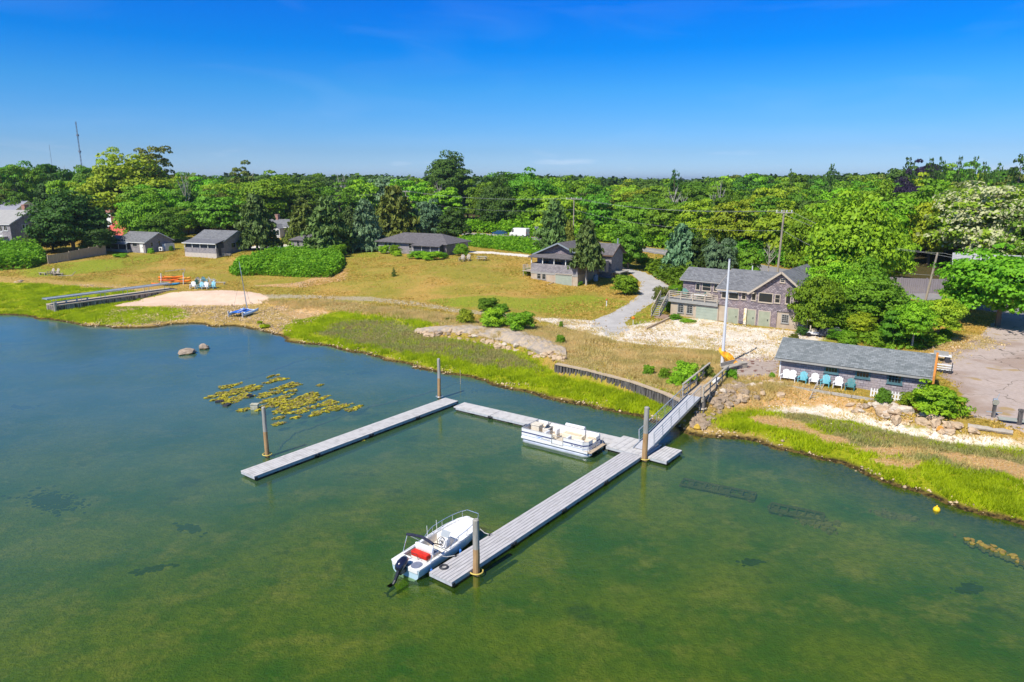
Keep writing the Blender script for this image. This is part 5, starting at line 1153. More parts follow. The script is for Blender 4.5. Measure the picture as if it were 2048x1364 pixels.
# ---------------------------------------------------------------- cottages
# second from the left: screened porch and raised pale foundation
C2 = House('cottage', 'grey cottage with a screened porch on a pale block base, left of a lone cedar', P(434, 519, 2.7), -22, 2.7, group='grey shingled cottages above the lawn')
xl = C2.f(371, 516)[0]; zf = C2.f(402, 506)[1]; zs = C2.f(402, 496)[1]; ze_ = C2.f(402, 487)[1]; print('c2', xl, zf, zs, ze_)
C2.walls(xl, 0, 0, 2.3, -.5, zf, mat('pale_block', (.55, .49, .43), (.48, .42, .36), 2), name='foundation')
C2.walls(xl, 0, .02, 2.3, zf + .001, zs, S_wall2, name='porch_parapet')
C2.walls(xl + .1, -.1, .25, 2.3, zs + .001, ze_, M_screen, name='porch_screen')
for k in range(5):
    xx = xl + .05 + (-xl - .1) * k / 4; b = MB(); b.box(xx - .06, xx + .06, .0, .12, zs + .001, ze_); b.build('porch_post', M_white, C2.root)
b = MB(); b.slab([(xl - .25, -.35, ze_ + .08), (.25, -.35, ze_ + .08), (.25, 2.4, ze_ + .75), (xl - .25, 2.4, ze_ + .75)], .1); r_ = b.build('porch_roof', mat('dark_felt_roof', (.13, .13, .145), (.17, .17, .18), 2), C2.root)
b = MB(); b.box(xl - .27, .27, -.40, -.355, ze_ - .06, ze_ + .09); b.build('gutter', M_white, r_)
C2.walls(xl, 0, 2.3, 10.5, -.2, ze_ + .45, S_wall2, 'x', ze_ + 2.3)
C2.gable(xl, 0, 2.3, 10.5, ze_ + .45, ze_ + 2.3, 'x', S_roof, ov=.35, trim=mat('grey_blue_trim', (.24, .28, .31)))
C2.winpx('r', (462, 486), (471, 495), rows=1)
b = MB(); b.box(.001, .06, .6, 1.4, .7, ze_ - .1); b.build('screen_door', M_screen, C2.root)
# leftmost cottage
C1 = House('cottage', 'grey cottage beside the board fence, with a lean-to porch and a pale end shower stall', P(292, 507, 2.85), -24, 2.85, group='grey shingled cottages above the lawn')
xl = C1.f(262, 508)[0]; xp = C1.f(214, 508)[0]; ze_ = C1.f(277, 484)[1]; print('c1', xl, xp, ze_)
C1.walls(xl, 0, 0, 7.5, -.3, ze_, S_wall2, 'x', ze_ + 1.9)
C1.gable(xl - 4, 0, 0, 7.5, ze_, ze_ + 1.9, 'x', S_roof, ov=.3, trim=M_white)
C1.walls(xp, xl - .002, 1.2, 7.4, -.3, ze_ - .05, S_wall2, name='porch_wall')
C1.walls(xp - .0, xl - .003, -.9, 1.19, -.3, .75, mat('white_boards', (.52, .50, .48), (.44, .42, .40), 3), name='porch_parapet')
C1.walls(xp + .1, xl - .1, -.8, 1.18, .751, ze_ - .55, M_screen, name='porch_screen')
b = MB(); b.slab([(xp - .3, -1.3, ze_ - .5), (xl + .1, -1.3, ze_ - .5), (xl + .1, 3.0, ze_ + 1.0), (xp - .3, 3.0, ze_ + 1.0)], .12); b.build('porch_roof', mat('faded_blue_roof', (.20, .24, .28), (.24, .27, .31), 2), C1.root)
for k in range(4): xx = xp + .1 + (xl - xp - .2) * k / 3; b = MB(); b.box(xx - .05, xx + .05, -.9, -.8, .752, ze_ - .6); b.build('porch_post', M_white, C1.root)
C1.winpx('f', (265, 485), (274, 492), rows=2); C1.doorpx((279, 485), (288, 505), m=M_white)
C1.winpx('r', (301, 485), (306, 493)); C1.winpx('r', (316, 482), (321, 491))
y0 = C1.g(324, 490)[0]; b = MB(); b.box(.02, 1.0, y0, y0 + .08, -.1, 1.9); b.box(.92, 1.0, y0 + .08, y0 + 2.6, -.1, 1.9); b.build('shower_stall', M_white, C1.root)
# third: partly hidden by cedars
C3 = House('cottage', 'grey cottage half hidden by cedars behind the bright green thicket', P(690, 506, 3.5), -22, 3.5, group='grey shingled cottages above the lawn')
xl = C3.f(584, 504)[0]; ze_ = C3.f(640, 481)[1]; print('c3', xl, ze_)
C3.walls(xl, 0, 0, 8, -.5, ze_, S_wall2); C3.hip(xl, 0, 0, 8, ze_, ze_ + 1.9, S_roofb, inset=4.2)
C3.winpx('f', (594, 483), (599, 492)); C3.winpx('f', (606, 484), (612, 491)); C3.winpx('f', (640, 484), (646, 492)); C3.winpx('r', (698, 480), (702, 490))
C3.doorpx((622, 486), (628, 500), m=M_white)
# fourth: long low hip roof, dark screened porch
C4 = House('cottage', 'long low hip-roofed cottage with a dark screened corner porch and shrubs in front', P(893, 512, 3.55), -27, 3.55, group='grey shingled cottages above the lawn')
xl = C4.f(757, 500)[0]; ze_ = C4.f(800, 484)[1]; print('c4', xl, ze_)
C4.walls(xl, 0, 0, 9, -.5, ze_, S_wall2); C4.hip(xl, 0, 0, 9, ze_, ze_ + 1.75, S_roofb, inset=4.5, ov=.6)
xp = C4.f(836, 505)[0]; C4.walls(xp, -.6, -1.9, -.01, -.5, .7, S_wall2, name='porch_parapet'); C4.walls(xp + .06, -.66, -1.84, -.01, .701, ze_ - .4, M_screen, name='porch_screen')
b = MB(); b.slab([(xp - .4, -2.4, ze_ - .35), (-.2, -2.4, ze_ - .35), (-.6, .3, ze_ + .22), (xp + .4, .3, ze_ + .22)], .1); b.build('porch_roof', S_roofb, C4.root)
for k in range(4): xx = xp + .05 + (-.7 - xp) * k / 3; b = MB(); b.box(xx - .05, xx + .05, -1.9, -1.8, .702, ze_ - .42); b.build('porch_post', M_white, C4.root)
for a_, b_ in (((770, 484), (774, 491)), ((778, 484), (782, 491)), ((788, 485), (792, 492)), ((818, 487), (823, 496))): C4.winpx('f', a_, b_)
# small far cottage with brick chimney
C5 = House('cottage', 'small far cottage with a brick chimney behind the white drive', P(570, 473, 4.3), -20, 4.3, group='grey shingled cottages above the lawn')
ze_ = 2.6; C5.walls(-7, 3.5, 0, 7, -.4, ze_, S_wall2, 'x', ze_ + 1.7); r_ = C5.gable(-7, 3.5, 0, 7, ze_, ze_ + 1.7, 'x', S_roof, ov=.3, trim=M_white)
C5.chimney(-4.8, 3.5, ze_, ze_ + 3.0, .9, M_brick, r_)
C5.walls(-3.6, 0, -2.0, -.01, -.4, ze_ - .3, mat('grey_white_boards', (.5, .5, .5)), name='porch_wall'); C5.gable(-3.6, 0, -2.0, 1.0, ze_ - .3, ze_ + .6, 'y', S_roof, ov=.3, name='porch_roof')
for k in range(3): C5.win('f', -3.3 + k * 1.15, -3.3 + k * 1.15 + .8, .4, ze_ - .6, off=-2.0, rows=1, frame=M_white, pane=M_screen)
# ---------------------------------------------------------------- left edge: two-storey house
L1 = House('house', 'two-storey grey shingled house with a small white balcony at the left edge', P(27, 497, 3.2), -18, 3.2)
ze_ = L1.f(20, 448)[1]; print('L1', ze_)
L1.walls(-13, 0, 0, 11, -.5, ze_, S_wall2, 'x', ze_ + 2.9); r_ = L1.gable(-13, 0, 0, 11, ze_, ze_ + 2.9, 'x', mat('tan_grey_roof', (.36, .35, .33), (.31, .30, .29), 1.5), ov=.3, trim=M_white)
L1.chimney(-2.5, 6.4, ze_ + 2, ze_ + 4.2, 1.1, M_brick, r_)
L1.winpx('r', (44, 449), (50, 457), cols=1, rows=1, frame=M_white); L1.winpx('r', (51, 449), (57, 457), rows=1, frame=M_white); L1.winpx('r', (49, 475), (54, 482), frame=M_white)
L1.winpx('f', (-3, 452), (5, 462), cols=2, rows=1, frame=M_white); L1.winpx('f', (7, 452), (15, 461), cols=2, rows=1, frame=M_white)
b = MB(); zz = L1.f(8, 472)[1]; b.box(-6, -1.2, -1.2, -.01, zz - .15, zz); 
b.box(-6, -1.2, -1.25, -1.201, zz + .9, zz + 1.0); b.box(-6, -1.2, -1.24, -1.21, zz + .0, zz + .3)
for k in range(13): b.box(-6 + k * .395, -5.93 + k * .395, -1.23, -1.205, zz + .3, zz + .9)
b.build('balcony', M_white, L1.root)
b = MB(); b.box(-4.5, .9, -2.2, -.01, -.5, 1.7); b.build('enclosure_wall', S_wall2, L1.root)
L0 = House('house', 'house with a grey roof and white eave behind the two-storey one at the left edge', (PX(30, 205, 5), 205), -18, 4.0)
L0.walls(-20, 0, 0, 10, -1, 6.2, M_white, 'x', 9.2); L0.gable(-20, 0, 0, 10, 6.2, 9.2, 'x', mat('lilac_grey_roof', (.27, .27, .32), (.24, .24, .29), 1.5), ov=.3, trim=M_white)
# red-roofed house among the trees
Rr = House('house', 'white house with a red roof and a white chimney showing between the trees', (PX(300, 190, 8), 190), -20, 4.2)
ze_ = hz(190, 472) - 4.2; zr_ = hz(195, 428) - 4.2
Rr.walls(-17, 0, 0, 11, -1, ze_, M_white, 'x', zr_); r_ = Rr.gable(-17, 0, 0, 11, ze_, zr_, 'x', M_redroof, ov=.3, trim=M_white)
b = MB(); xx = Rr.f(224, 450, 3)[0]; b.box(xx - .8, xx + .8, 2.2, 3.6, ze_ + .8, zr_ + .1); c_ = b.build('chimney', M_white, r_); b = MB(); b.box(xx - .82, xx + .82, 2.18, 3.62, zr_ + .101, zr_ + .9); b.tube([(xx, 2.9, zr_ + .9), (xx, 2.9, zr_ + 1.3)], .2, 6); b.build('chimney_cap', M_brick, c_)
Rr.winpx('f', (232, 476), (238, 482), rows=2, frame=M_trim)
Rw = House('house', 'low white house with a shallow roof glimpsed behind the leftmost cottages', (PX(345, 196, 6), 196), -20, 4.2)
Rw.walls(-11, 0, 0, 8, -1, 2.7, M_white, 'x', 4.6); Rw.gable(-11, 0, 0, 8, 2.7, 4.6, 'x', mat('salmon_roof', (.5, .27, .2)), ov=.3)
# far flat brown roof between the trees
Fr = House('building', 'far low brick building with a flat roof peeping out of the woods', (PX(763, 400, 8), 400), -8, 6.0, 'building')
Fr.walls(-9, 0, 0, 10, -1, hz(400, 380) - 6.0, M_brick); b = MB(); zt = hz(400, 380) - 6.0; b.box(-9.3, .3, -.3, 10.3, zt, zt + .5); b.build('roof', mat('brown_flat_roof', (.16, .12, .11)), Fr.root)
# right edge: white house beyond the road
Rh = House('house', 'white house with grey roof and small wing beyond the road at the right edge', P(1985, 590, 2.7), -30, 2.7)
ze_ = Rh.f(1950, 530)[1]; xl = Rh.f(1908, 580)[0]; print('Rh', ze_, xl)
Rh.walls(xl, 8, 3.5, 10, -1, 3.4, M_white, 'x', 5.2); Rh.gable(xl, 8, 3.5, 10, 3.4, 5.2, 'x', mat('pale_grey_roof', (.38, .38, .38), (.32, .32, .33), 1.2), ov=.5, trim=M_white)
Rh.walls(xl - .5, 3, -.2, 3.49, -1, 2.5, M_white, name='wing_wall')
r_ = Rh.hip(xl - .5, 3, -.2, 3.6, 2.5, 3.5, mat('pale_grey_roof', (.38, .38, .38)), name='wing_roof')
for a_, b_ in (((1919, 557), (1923, 567)), ((1932, 562), (1938, 573)), ((1944, 560), (1950, 572))): Rh.winpx('f', a_, b_, off=-.2, frame=M_white, cols=2)
Rc = House('building', 'brick and grey building end with a chimney at the right edge', (PX(2046, 118, 8), 118), -20, 3, 'building')
b = MB(); b.box(-1.2, .4, 0, 1.2, -1, hz(118, 493) - 3); b.box(-1.4, .6, -.2, 1.4, hz(118, 493) - 3, hz(118, 490) - 3); b.build('chimney', M_brick, Rc.root)
Rc.walls(-2, 6, 1.3, 8, -1, hz(118, 520) - 3, M_trimt); Rc.hip(-2, 6, 1.3, 8, hz(118, 520) - 3, hz(118, 505) - 3, mat('green_grey_roof', (.2, .25, .22)))
# ================================================================ chairs, tables, vehicles and other small things
def chair_proto(double=False):
    t = thing('adirondack_chair', 'x', 'chair')
    W_ = 1.15 if double else .60
    m = M_white
    b = MB()
    for k in range(5): b.box(-W_ / 2, W_ / 2, .0 + k * .105, .095 + k * .105, .36 - k * .03, .385 - k * .03)
    b.build('seat', m, t)
    # y runs from front (0) to back
    b = MB()
    halves = [(-.29, .56), (.29, .56)] if double else [(0, .60)]
    for cx_, ww in halves:
        n = 5
        for k in range(n):
            u = (k - (n - 1) / 2) / ((n - 1) / 2); top = 1.02 - .13 * u * u; x0 = cx_ + u * ww * .36; x1 = cx_ + u * ww * .44
            M = None; y0, z0, y1, z1 = .50, .24, .82, top
            b.add([(x0 - .05, y0, z0), (x0 + .05, y0, z0), (x1 + .055, y1, z1), (x1 - .055, y1, z1), (x0 - .05, y0 + .03, z0), (x0 + .05, y0 + .03, z0), (x1 + .055, y1 + .03, z1), (x1 - .055, y1 + .03, z1)], [(0, 1, 2, 3), (7, 6, 5, 4), (0, 4, 5, 1), (1, 5, 6, 2), (2, 6, 7, 3), (3, 7, 4, 0)])
        b.box(cx_ - ww * .42, cx_ + ww * .42, .72, .75, .62, .70)
    b.build('backrest', m, t)
    for sg in (-1, 1):
        xx = sg * (W_ / 2 + .05)
        b = MB(); b.box(xx - .075, xx + .075, -.08, .72, .56, .585); b.build('armrest', m, t)
        b = MB(); b.box(xx - .03, xx + .03, .0, .10, -.02, .559); b.build('leg', m, t)
        b = MB(); b.bar((xx, -.0, .33), (xx, .92, .02), .04, .12); b.box(xx - .03, xx + .03, .62, .70, .12, .559); b.build('leg', m, t)
    return t
CH = chair_proto(); CHD = chair_proto(True); used = {'c': False, 'd': False}
M_aqua = mat('aqua_plastic', (.13, .44, .50), (.11, .38, .45), 3, .5); M_dteal = mat('dark_teal_plastic', (.05, .22, .23), (.04, .18, .19), 3, .5)
M_sky = mat('sky_blue_plastic', (.22, .50, .60), rough=.5); M_green = mat('sea_green_plastic', (.08, .34, .28), rough=.5)
M_chw = mat('chair_white', (.72, .72, .71), rough=.5); M_oldw = mat('bleached_wood', (.46, .40, .33), (.36, .31, .25), 4)
def put_chair(px, py, rz_deg, m, label, group, double=False, sc_=1.0, pos=None):
    k = 'd' if double else 'c'; src = CHD if double else CH
    o = src if not used[k] else copy_tree(src); used[k] = True
    x, y = pos if pos else T(px, py); o.location = (x, y, H(x, y) + .02); o.rotation_euler = (0, 0, R(rz_deg)); o.scale = (sc_,) * 3
    recolor(o, m); o['label'] = label; o['group'] = group; return o
g_ = 'plastic garden chairs in a row along the shed'
SQ = Matrix.Rotation(Sh.a, 4, 'Z')
def shed_pos(px, py, off=-1.15): x_, _z = Sh.f(px, py, off); v = Vector((Sh.B[0], Sh.B[1], 0)) + SQ @ Vector((x_, off, 0)); return (v.x, v.y)
sdeg = math.degrees(Sh.a)
for px, m, lab, dbl in ((1574, M_chw, 'double white garden seat at the left end of the row along the shed', True), (1603, M_aqua, 'aqua chair between the double white seat and a white chair', False), (1626, M_chw, 'single white chair between the two aqua chairs', False), (1649, M_aqua, 'aqua chair below the left shed window, between two white chairs', False), (1675, M_chw, 'white chair beside the dark teal chair', False), (1700, M_dteal, 'dark teal chair at the right end of the row along the shed', False)):
    o = put_chair(0, 0, sdeg, m, lab, g_, dbl, .95, pos=shed_pos(px, 770))
g_ = 'garden chairs in a ring above the beach'
for px, py, rz, m, lab in ((397, 566, 200, M_chw, 'white chair in the back row of the beach ring, left of the sky blue one'), (412, 565, 180, M_sky, 'sky blue chair in the middle of the back row of the beach ring'), (430, 566, 130, M_chw, 'white chair at the far right of the beach ring'), (389, 571, 230, M_green, 'sea green chair behind the front row, lowest back of the ring'), (385, 578, 10, M_chw, 'white chair at the left end of the front row of the ring'), (399, 579, -5, M_sky, 'sky blue chair second from the left in the front row'), (409, 579, 0, M_chw, 'white chair third from the left in the front row'), (422, 578, -10, M_sky, 'sky blue chair at the right end of the front row')):
    put_chair(px, py, rz, m, lab, g_, sc_=1.15)
g_ = 'bleached wooden garden chairs'
for px, py, rz, lab in ((98, 551, -25, 'left bleached wooden chair by the sandy track at far left'), (108, 551, -25, 'right bleached wooden chair by the sandy track at far left'), (922, 523, -20, 'left wooden chair on the lawn beside the picnic table'), (933, 522, -25, 'right wooden chair on the lawn, nearer the picnic table')):
    put_chair(px, py, rz, M_oldw, lab, g_, sc_=1.25)
def picnic(px, py, rz, label, sc_=1.0):
    x, y = T(px, py); t = thing('picnic_table', label, 'table', (x, y, H(x, y)), R(rz)); t.scale = (sc_,) * 3
    b = MB()
    for k in range(5): b.box(-.95, .95, -.38 + k * .155, -.24 + k * .155, .72, .76)
    b.build('tabletop', M_wood, t)
    for sg in (-1, 1): b = MB(); b.box(-.95, .95, sg * .72 - .13, sg * .72 + .13, .42, .46); b.build('bench', M_wood, t)
    for sg in (-1, 1): b = MB(); xx = sg * .65; b.bar((xx, -.15, .72), (xx, -.62, 0), .06, .09); b.bar((xx, .15, .72), (xx, .62, 0), .06, .09); b.box(xx - .03, xx + .03, -.82, .82, .37, .419); b.build('leg_frame', M_wood, t)
picnic(964, 521, -15, 'grey picnic table on the lawn right of two wooden chairs', 1.1); picnic(456, 513, 0, 'small picnic table against the gable wall of the porch cottage', .75); picnic(530, 497, -15, 'picnic table in the cedar shade by the white drive')
# low benches and a log near the rings
def bench(px, py, rz, l_, m, label):
    x, y = T(px, py); t = thing('bench', label, 'bench', (x, y, H(x, y)), R(rz)); b = MB(); b.box(-l_ / 2, l_ / 2, -.2, .2, .38, .44); b.build('seat', m, t)
    for sg in (-1, 1): b = MB(); b.box(sg * l_ * .38 - .06, sg * l_ * .38 + .06, -.17, .17, -.05, .379); b.build('leg', m, t)
bench(438, 569, -5, 2.6, M_wood, 'low dark bench on the right of the beach ring of chairs'); bench(86, 550, -20, 1.8, M_oldw, 'brown bench left of the bleached chairs'); bench(117, 551, 10, 1.8, M_oldw, 'brown bench right of the bleached chairs')
bench(410, 572, 0, 1.4, M_wood, 'low table in the middle of the beach ring of chairs')
b = MB(); b.tube([(-1.6, 0, .12), (0, 0, .15), (1.2, .1, .25), (1.7, .3, .9)], .05, 5); b.tube([(1.1, -.3, .1), (1.7, .3, .9)], .04, 5); o = b.build('driftwood', M_wood); x, y = T(132, 553); o.location = (x, y, H(x, y)); tag(o, 'thin forked driftwood frame right of the brown benches', 'driftwood')
# kayaks piled on a rack
x0, y0 = T(345, 569); kz = H(x0, y0)
rk = thing('kayak_rack', 'timber rack frame holding the pile of kayaks above the jetty', 'rack', (x0, y0, kz), R(12))
for xx in (-1.7, 1.9): b = MB(); b.tube([(xx, -.6, 0), (xx, .1, 2.0)], .05, 5); b.tube([(xx, .8, 0), (xx, .1, 2.0)], .05, 5); b.build('rack_frame', M_white, rk)
b = MB(); b.tube([(-1.0, .3, 2.3), (2.2, .3, 2.6)], .05, 5); b.tube([(1.9, .1, 1.6), (2.2, .3, 2.6)], .05, 5); b.build('crossbar', M_wood, rk)
def kayak(dx, dy, dz, rz, m, label, ln=3.3, tilt=0):
    dx = dx * .55 - .2
    rows = []
    for i in range(13):
        q = i / 12; w_ = .36 * math.sin(math.pi * (q * .94 + .03)) ** .6; zc = .10 * (2 * q - 1) ** 4
        rows.append([(ln * (q - .5), w_ * math.cos(a), zc + .17 * math.sin(a)) for a in [k * math.pi / 5 for k in range(10)]])
    v, f = loft(rows, closed=True); b = MB().add(v, f); t = thing('kayak', label, 'kayak', (x0 + dx, y0 + dy, kz + dz), R(rz), 'kayaks piled on the rack', rx=R(tilt))
    b.build('hull', m, t, smooth=True); b = MB(); b.prism([(.45 * math.cos(a), .22 * math.sin(a)) for a in [k * math.pi / 6 for k in range(12)]], .165, .19); b.build('cockpit', M_dark, t)
M_or = mat('orange_plastic', (.85, .24, .01), (.75, .17, .01), 2, .45); M_ord = mat('red_orange_plastic', (.62, .09, .01), (.7, .13, .01), 2, .45); M_kb = mat('kayak_blue', (.03, .22, .42), rough=.45); M_yo = mat('yellow_orange_plastic', (.78, .36, .05), rough=.45)
for dx, dy, dz, rz, m, lab in ((-2.4, -.6, .22, 14, M_or, 'orange kayak sticking out lowest at the left of the pile'), (.4, -1.1, .22, 16, M_kb, 'blue kayak on the ground in front of the orange pile'), (-.6, 0, .75, 10, M_ord, 'red-orange kayak in the middle of the pile'), (-1.0, .5, 1.15, 14, M_or, 'topmost orange kayak on the left of the pile'), (.6, .5, 1.25, 12, M_or, 'topmost orange kayak in the centre of the pile'), (2.6, .8, 1.0, 8, M_yo, 'yellow-orange kayak at the right of the pile'), (2.9, .3, .55, 8, M_or, 'orange kayak low at the right of the pile')):
    kayak(dx, dy, dz, rz, m, lab)
# beached catamaran
def catamaran():
    x, y = T(488, 630); t = thing('catamaran', 'small beached catamaran with blue trampoline and bare tilted mast', 'boat', (x, y, H(x, y) + .15), R(-12))
    for sg in (-1, 1):
        rows = []
        for i in range(12):
            q = i / 11; w_ = .18 * math.sin(math.pi * min(1, q * .8 + .2)) ** .5 + .02; h = .42
            yy = -1.9 + 3.9 * q; zc = .25 + .15 * q ** 3
            rows.append([(sg * 1.1 + w_ * math.cos(a), yy, zc + h / 2 * math.sin(a)) for a in [k * math.pi / 4 for k in range(8)]])
        v, f = loft(rows, closed=True); MB().add(v, f).build('hull', mat('cat_hull', (.42, .60, .80), rough=.3), t, smooth=True)
        b = MB(); b.box(sg * 1.1 - .03, sg * 1.1 + .03, -2.1, -1.85, -.1, .75); b.build('rudder', M_white, t)
    b = MB(); b.box(-.95, .95, -1.3, .9, .50, .53); b.build('trampoline', M_blue, t)
    b = MB(); b.tube([(-1.15, .95, .52), (1.15, .95, .52)], .05, 6); b.tube([(-1.15, -1.4, .52), (1.15, -1.4, .52)], .05, 6); b.build('crossbeam', M_alu, t)
    b = MB(); b.tube([(0, .95, .5), (-.3, 1.0, 3.2), (-.75, 1.1, 7.3)], [.06, .055, .035], 6); b.build('mast', M_alu, t)
    b = MB(); b.tube([(-.55, 1.07, 5.6), (1.1, -.9, .6)], .014, 4); b.tube([(-.55, 1.07, 5.6), (-1.1, -.9, .6)], .014, 4); b.tube([(-.5, 1.05, 5.2), (0, 2.0, .6)], .014, 4); b.build('stay', M_dark, t)
    b = MB(); b.tube([(0, .85, .62), (.35, -.6, .70), (.2, -1.7, .62)], [.09, .14, .06], 7); b.tube([(-.7, .3, .60), (.5, .5, .66)], .09, 6); b.build('furled_sail', mat('white_blue_sail', (.70, .74, .82), (.03, .2, .7), 3, .7), t)
    b = MB(); b.slab([(-.9, -1.7, .54), (.5, -1.9, .54), (.8, -1.0, .62), (-.7, -.8, .62)], .04); b.build('sail_cover', M_blue, t)
catamaran()

# flagpole with its cross-arm step, benches and the yellow tarp beside the pier
x, y = P(1444, 733, 1.6); zt = hz(y, 520)
t = thing('flagpole', 'tall bare white flagpole at the landward end of the pier', 'flagpole', (x, y, 1.6)); b = MB(); b.tube([(0, 0, -.3), (0, 0, 3), (0, 0, zt - 1.6)], [.17, .14, .085], 12); b.build('mast', mat('pole_white', (.70, .71, .74), (.62, .63, .67), 1.2, .5), t)
b = MB(); b.box(-.35, .35, -.3, .3, -.2, .15); b.build('base', M_found, t); b = MB(); b.tube([(.1, 0, 1.2), (.12, 0, 1.35)], .05, 5); b.tube([(0, 0, zt - 1.6), (0, 0, zt - 1.5)], .1, 8); b.build('cleat', M_alu, t)
x, y = T(1462, 741); t = thing('bench', 'weathered plank bench between the flagpole and the brick terrace', 'bench', (x, y, H(x, y)), R(38)); b = MB(); b.box(-1.2, 1.2, -.35, .0, .42, .5); b.box(-1.2, 1.2, .02, .3, .42, .5); b.build('seat', M_wood, t)
for sg in (-1, 1): b = MB(); b.box(sg * 1.0 - .08, sg * 1.0 + .08, -.3, .28, -.1, .419); b.build('leg', M_wood, t)
b = MB(); b.box(-1.2, 1.2, .32, .38, .5, .85); b.build('backrest', M_wood, t)
x, y = T(1481, 735); b = MB(); b.box(-.55, .55, -.3, .3, .0, .45); b.box(-.6, .6, -.35, .35, .451, .52); o = b.build('chest', M_wood, bevel=.02); o.location = (x, y, H(x, y)); o.rotation_euler[2] = .4; tag(o, 'grey wooden chest right of the plank bench', 'chest')
rr = random.Random(5); x, y = T(1459, 733); b = MB(); rows = []
for i in range(11):
    q = i / 10; w_ = .42 * math.sin(math.pi * (q * .9 + .05)) + .08; rows.append([(-1.1 + 2.1 * q + rr.uniform(-.1, .1), w_ * math.cos(a) * rr.uniform(.7, 1.25), .25 + 1.35 * (1 - q) ** 1.3 + w_ * .8 * math.sin(a) * rr.uniform(.7, 1.3)) for a in [k * math.pi / 5 for k in range(10)]])
v, f = loft(rows, closed=True); b.add(v, f); o = b.build('yellow_tarp', mat('tarp_yellow', (.80, .48, .02), (.72, .26, .02), 3, .6)); o.location = (x, y, H(x, y)); o.rotation_euler[2] = R(-35); tag(o, 'crumpled yellow and orange tarp bundle leaning by the flagpole', 'tarp')

# patio edge in front of the shed: plank kerb, ladder, picket fence, pot, driftwood
def at_shed(px, py, off): x_, z_ = Sh.f(px, py, off); v = Vector((Sh.B[0], Sh.B[1], 0)) + SQ @ Vector((x_, off, 0)); return v
a_, b_ = at_shed(1545, 775, -2.4), at_shed(1790, 810, -2.6)
b = MB(); n = 6
for k in range(n):
    p = a_.lerp(b_, k / n); q = a_.lerp(b_, (k + .97) / n); b.bar((p.x, p.y, 1.72), (q.x, q.y, 1.70), .16, .22)
tag(b.build('plank_edging', M_wood), 'weathered plank edging along the shed terrace above the rocks', 'edging')
t = thing('ladder', 'whitish wooden ladder lying down the bank below the edging', 'ladder', (0, 0, 0)); p, q = Vector((*T(1640, 775), 0)), Vector((*T(1627, 800), 0)); p.z = H(p.x, p.y) + .35; q.z = H(q.x, q.y) + .15; sd = Vector((.35, .05, 0))
b = MB(); b.bar(p - sd, q - sd, .06, .08); b.build('rail', M_oldw, t); b = MB(); b.bar(p + sd, q + sd, .06, .08); b.build('rail', M_oldw, t)
b = MB()
for k in range(6): c_ = p.lerp(q, (k + .5) / 6); b.bar(c_ - sd, c_ + sd, .05, .05)
b.build('rung', M_oldw, t)
a_, b_ = at_shed(1740, 790, -1.7), at_shed(1813, 802, -1.9)
t = thing('picket_fence', 'short white picket fence in front of the right end of the shed', 'fence', (a_.x, a_.y, 1.6), orient(a_, b_)); fl = (b_ - a_).length
b = MB()
for k in range(int(fl / .22)): b.add([(k * .22, 0, .0), (k * .22 + .12, 0, 0), (k * .22 + .12, 0, .75), (k * .22 + .06, 0, .88), (k * .22, 0, .75), (k * .22, .03, .0), (k * .22 + .12, .03, 0), (k * .22 + .12, .03, .75), (k * .22 + .06, .03, .88), (k * .22, .03, .75)], [(0, 1, 2, 3, 4), (9, 8, 7, 6, 5), (0, 5, 6, 1), (1, 6, 7, 2), (2, 7, 8, 3), (3, 8, 9, 4), (4, 9, 5, 0)])
b.build('picket_panel', M_white, t); b = MB(); b.box(0, fl, .031, .07, .2, .28); b.box(0, fl, .031, .07, .55, .63); b.build('fence_rail', M_white, t)
x, y = T(1838, 822); b = MB(); b.tube([(0, 0, 0), (0, 0, .1), (0, 0, .55), (0, 0, .6)], [.25, .32, .45, .42], 12); o = b.build('fire_bowl', mat('rust_red', (.32, .08, .03), (.42, .14, .05), 5, .8)); o.location = (x, y, H(x, y)); o.rotation_euler[0] = .2; tag(o, 'rusty red bowl on the rocks below the shrubs', 'bowl')
b = MB(); b.tube([(0, 0, .3), (1.2, -.5, .4), (2.3, -1.2, .25)], [.12, .09, .06], 7); o = b.build('driftwood', M_oldw); x, y = T(1808, 808); o.location = (x, y, H(x, y)); tag(o, 'bleached driftwood log left of the rusty bowl', 'driftwood')
b = MB(); pts = []; rr = random.Random(3)
for i in range(10): a = T(1935 + i * 10, 855 + i * 1.5); pts.append((a[0], a[1], H(*a) + .1 + rr.uniform(0, .05)))
b.tube(pts, [rr.uniform(.12, .22) for _ in pts], 7); tag(b.build('driftwood', M_oldw), 'long pale driftwood trunk lying along the edge of the parking lot', 'driftwood')
# service post with white ring, and plain stump at the right
x, y = T(1986, 834); t = thing('service_post', 'dark post with a white round meter at the edge of the parking lot', 'post', (x, y, H(x, y)), R(-20))
b = MB(); b.box(-.11, .11, -.09, .09, -.2, .95); b.build('post', M_rot, t); b = MB(); b.tube([(0, -.16, 1.2), (0, -.04, 1.2)], .22, 14); b.build('meter', M_chrome, t); b = MB(); b.box(-.14, .14, -.03, .13, .951, 1.45); b.tube([(.08, .05, 1.45), (.2, .05, 1.85)], .025, 5); b.build('pipe_stand', M_alu, t); b = MB(); b.box(-.5, .55, -.03, .03, .35, .42); b.build('hose_arm', M_alu, t)
x, y = T(2038, 848); b = MB(); b.tube([(0, 0, -.2), (0, 0, 1.0)], .16, 8); b.tube([(0, 0, 1.0), (0, 0, 1.12)], .2, 8); o = b.build('bollard', M_rot); o.location = (x, y, H(x, y)); tag(o, 'short dark timber bollard at the right edge of the parking lot', 'bollard')
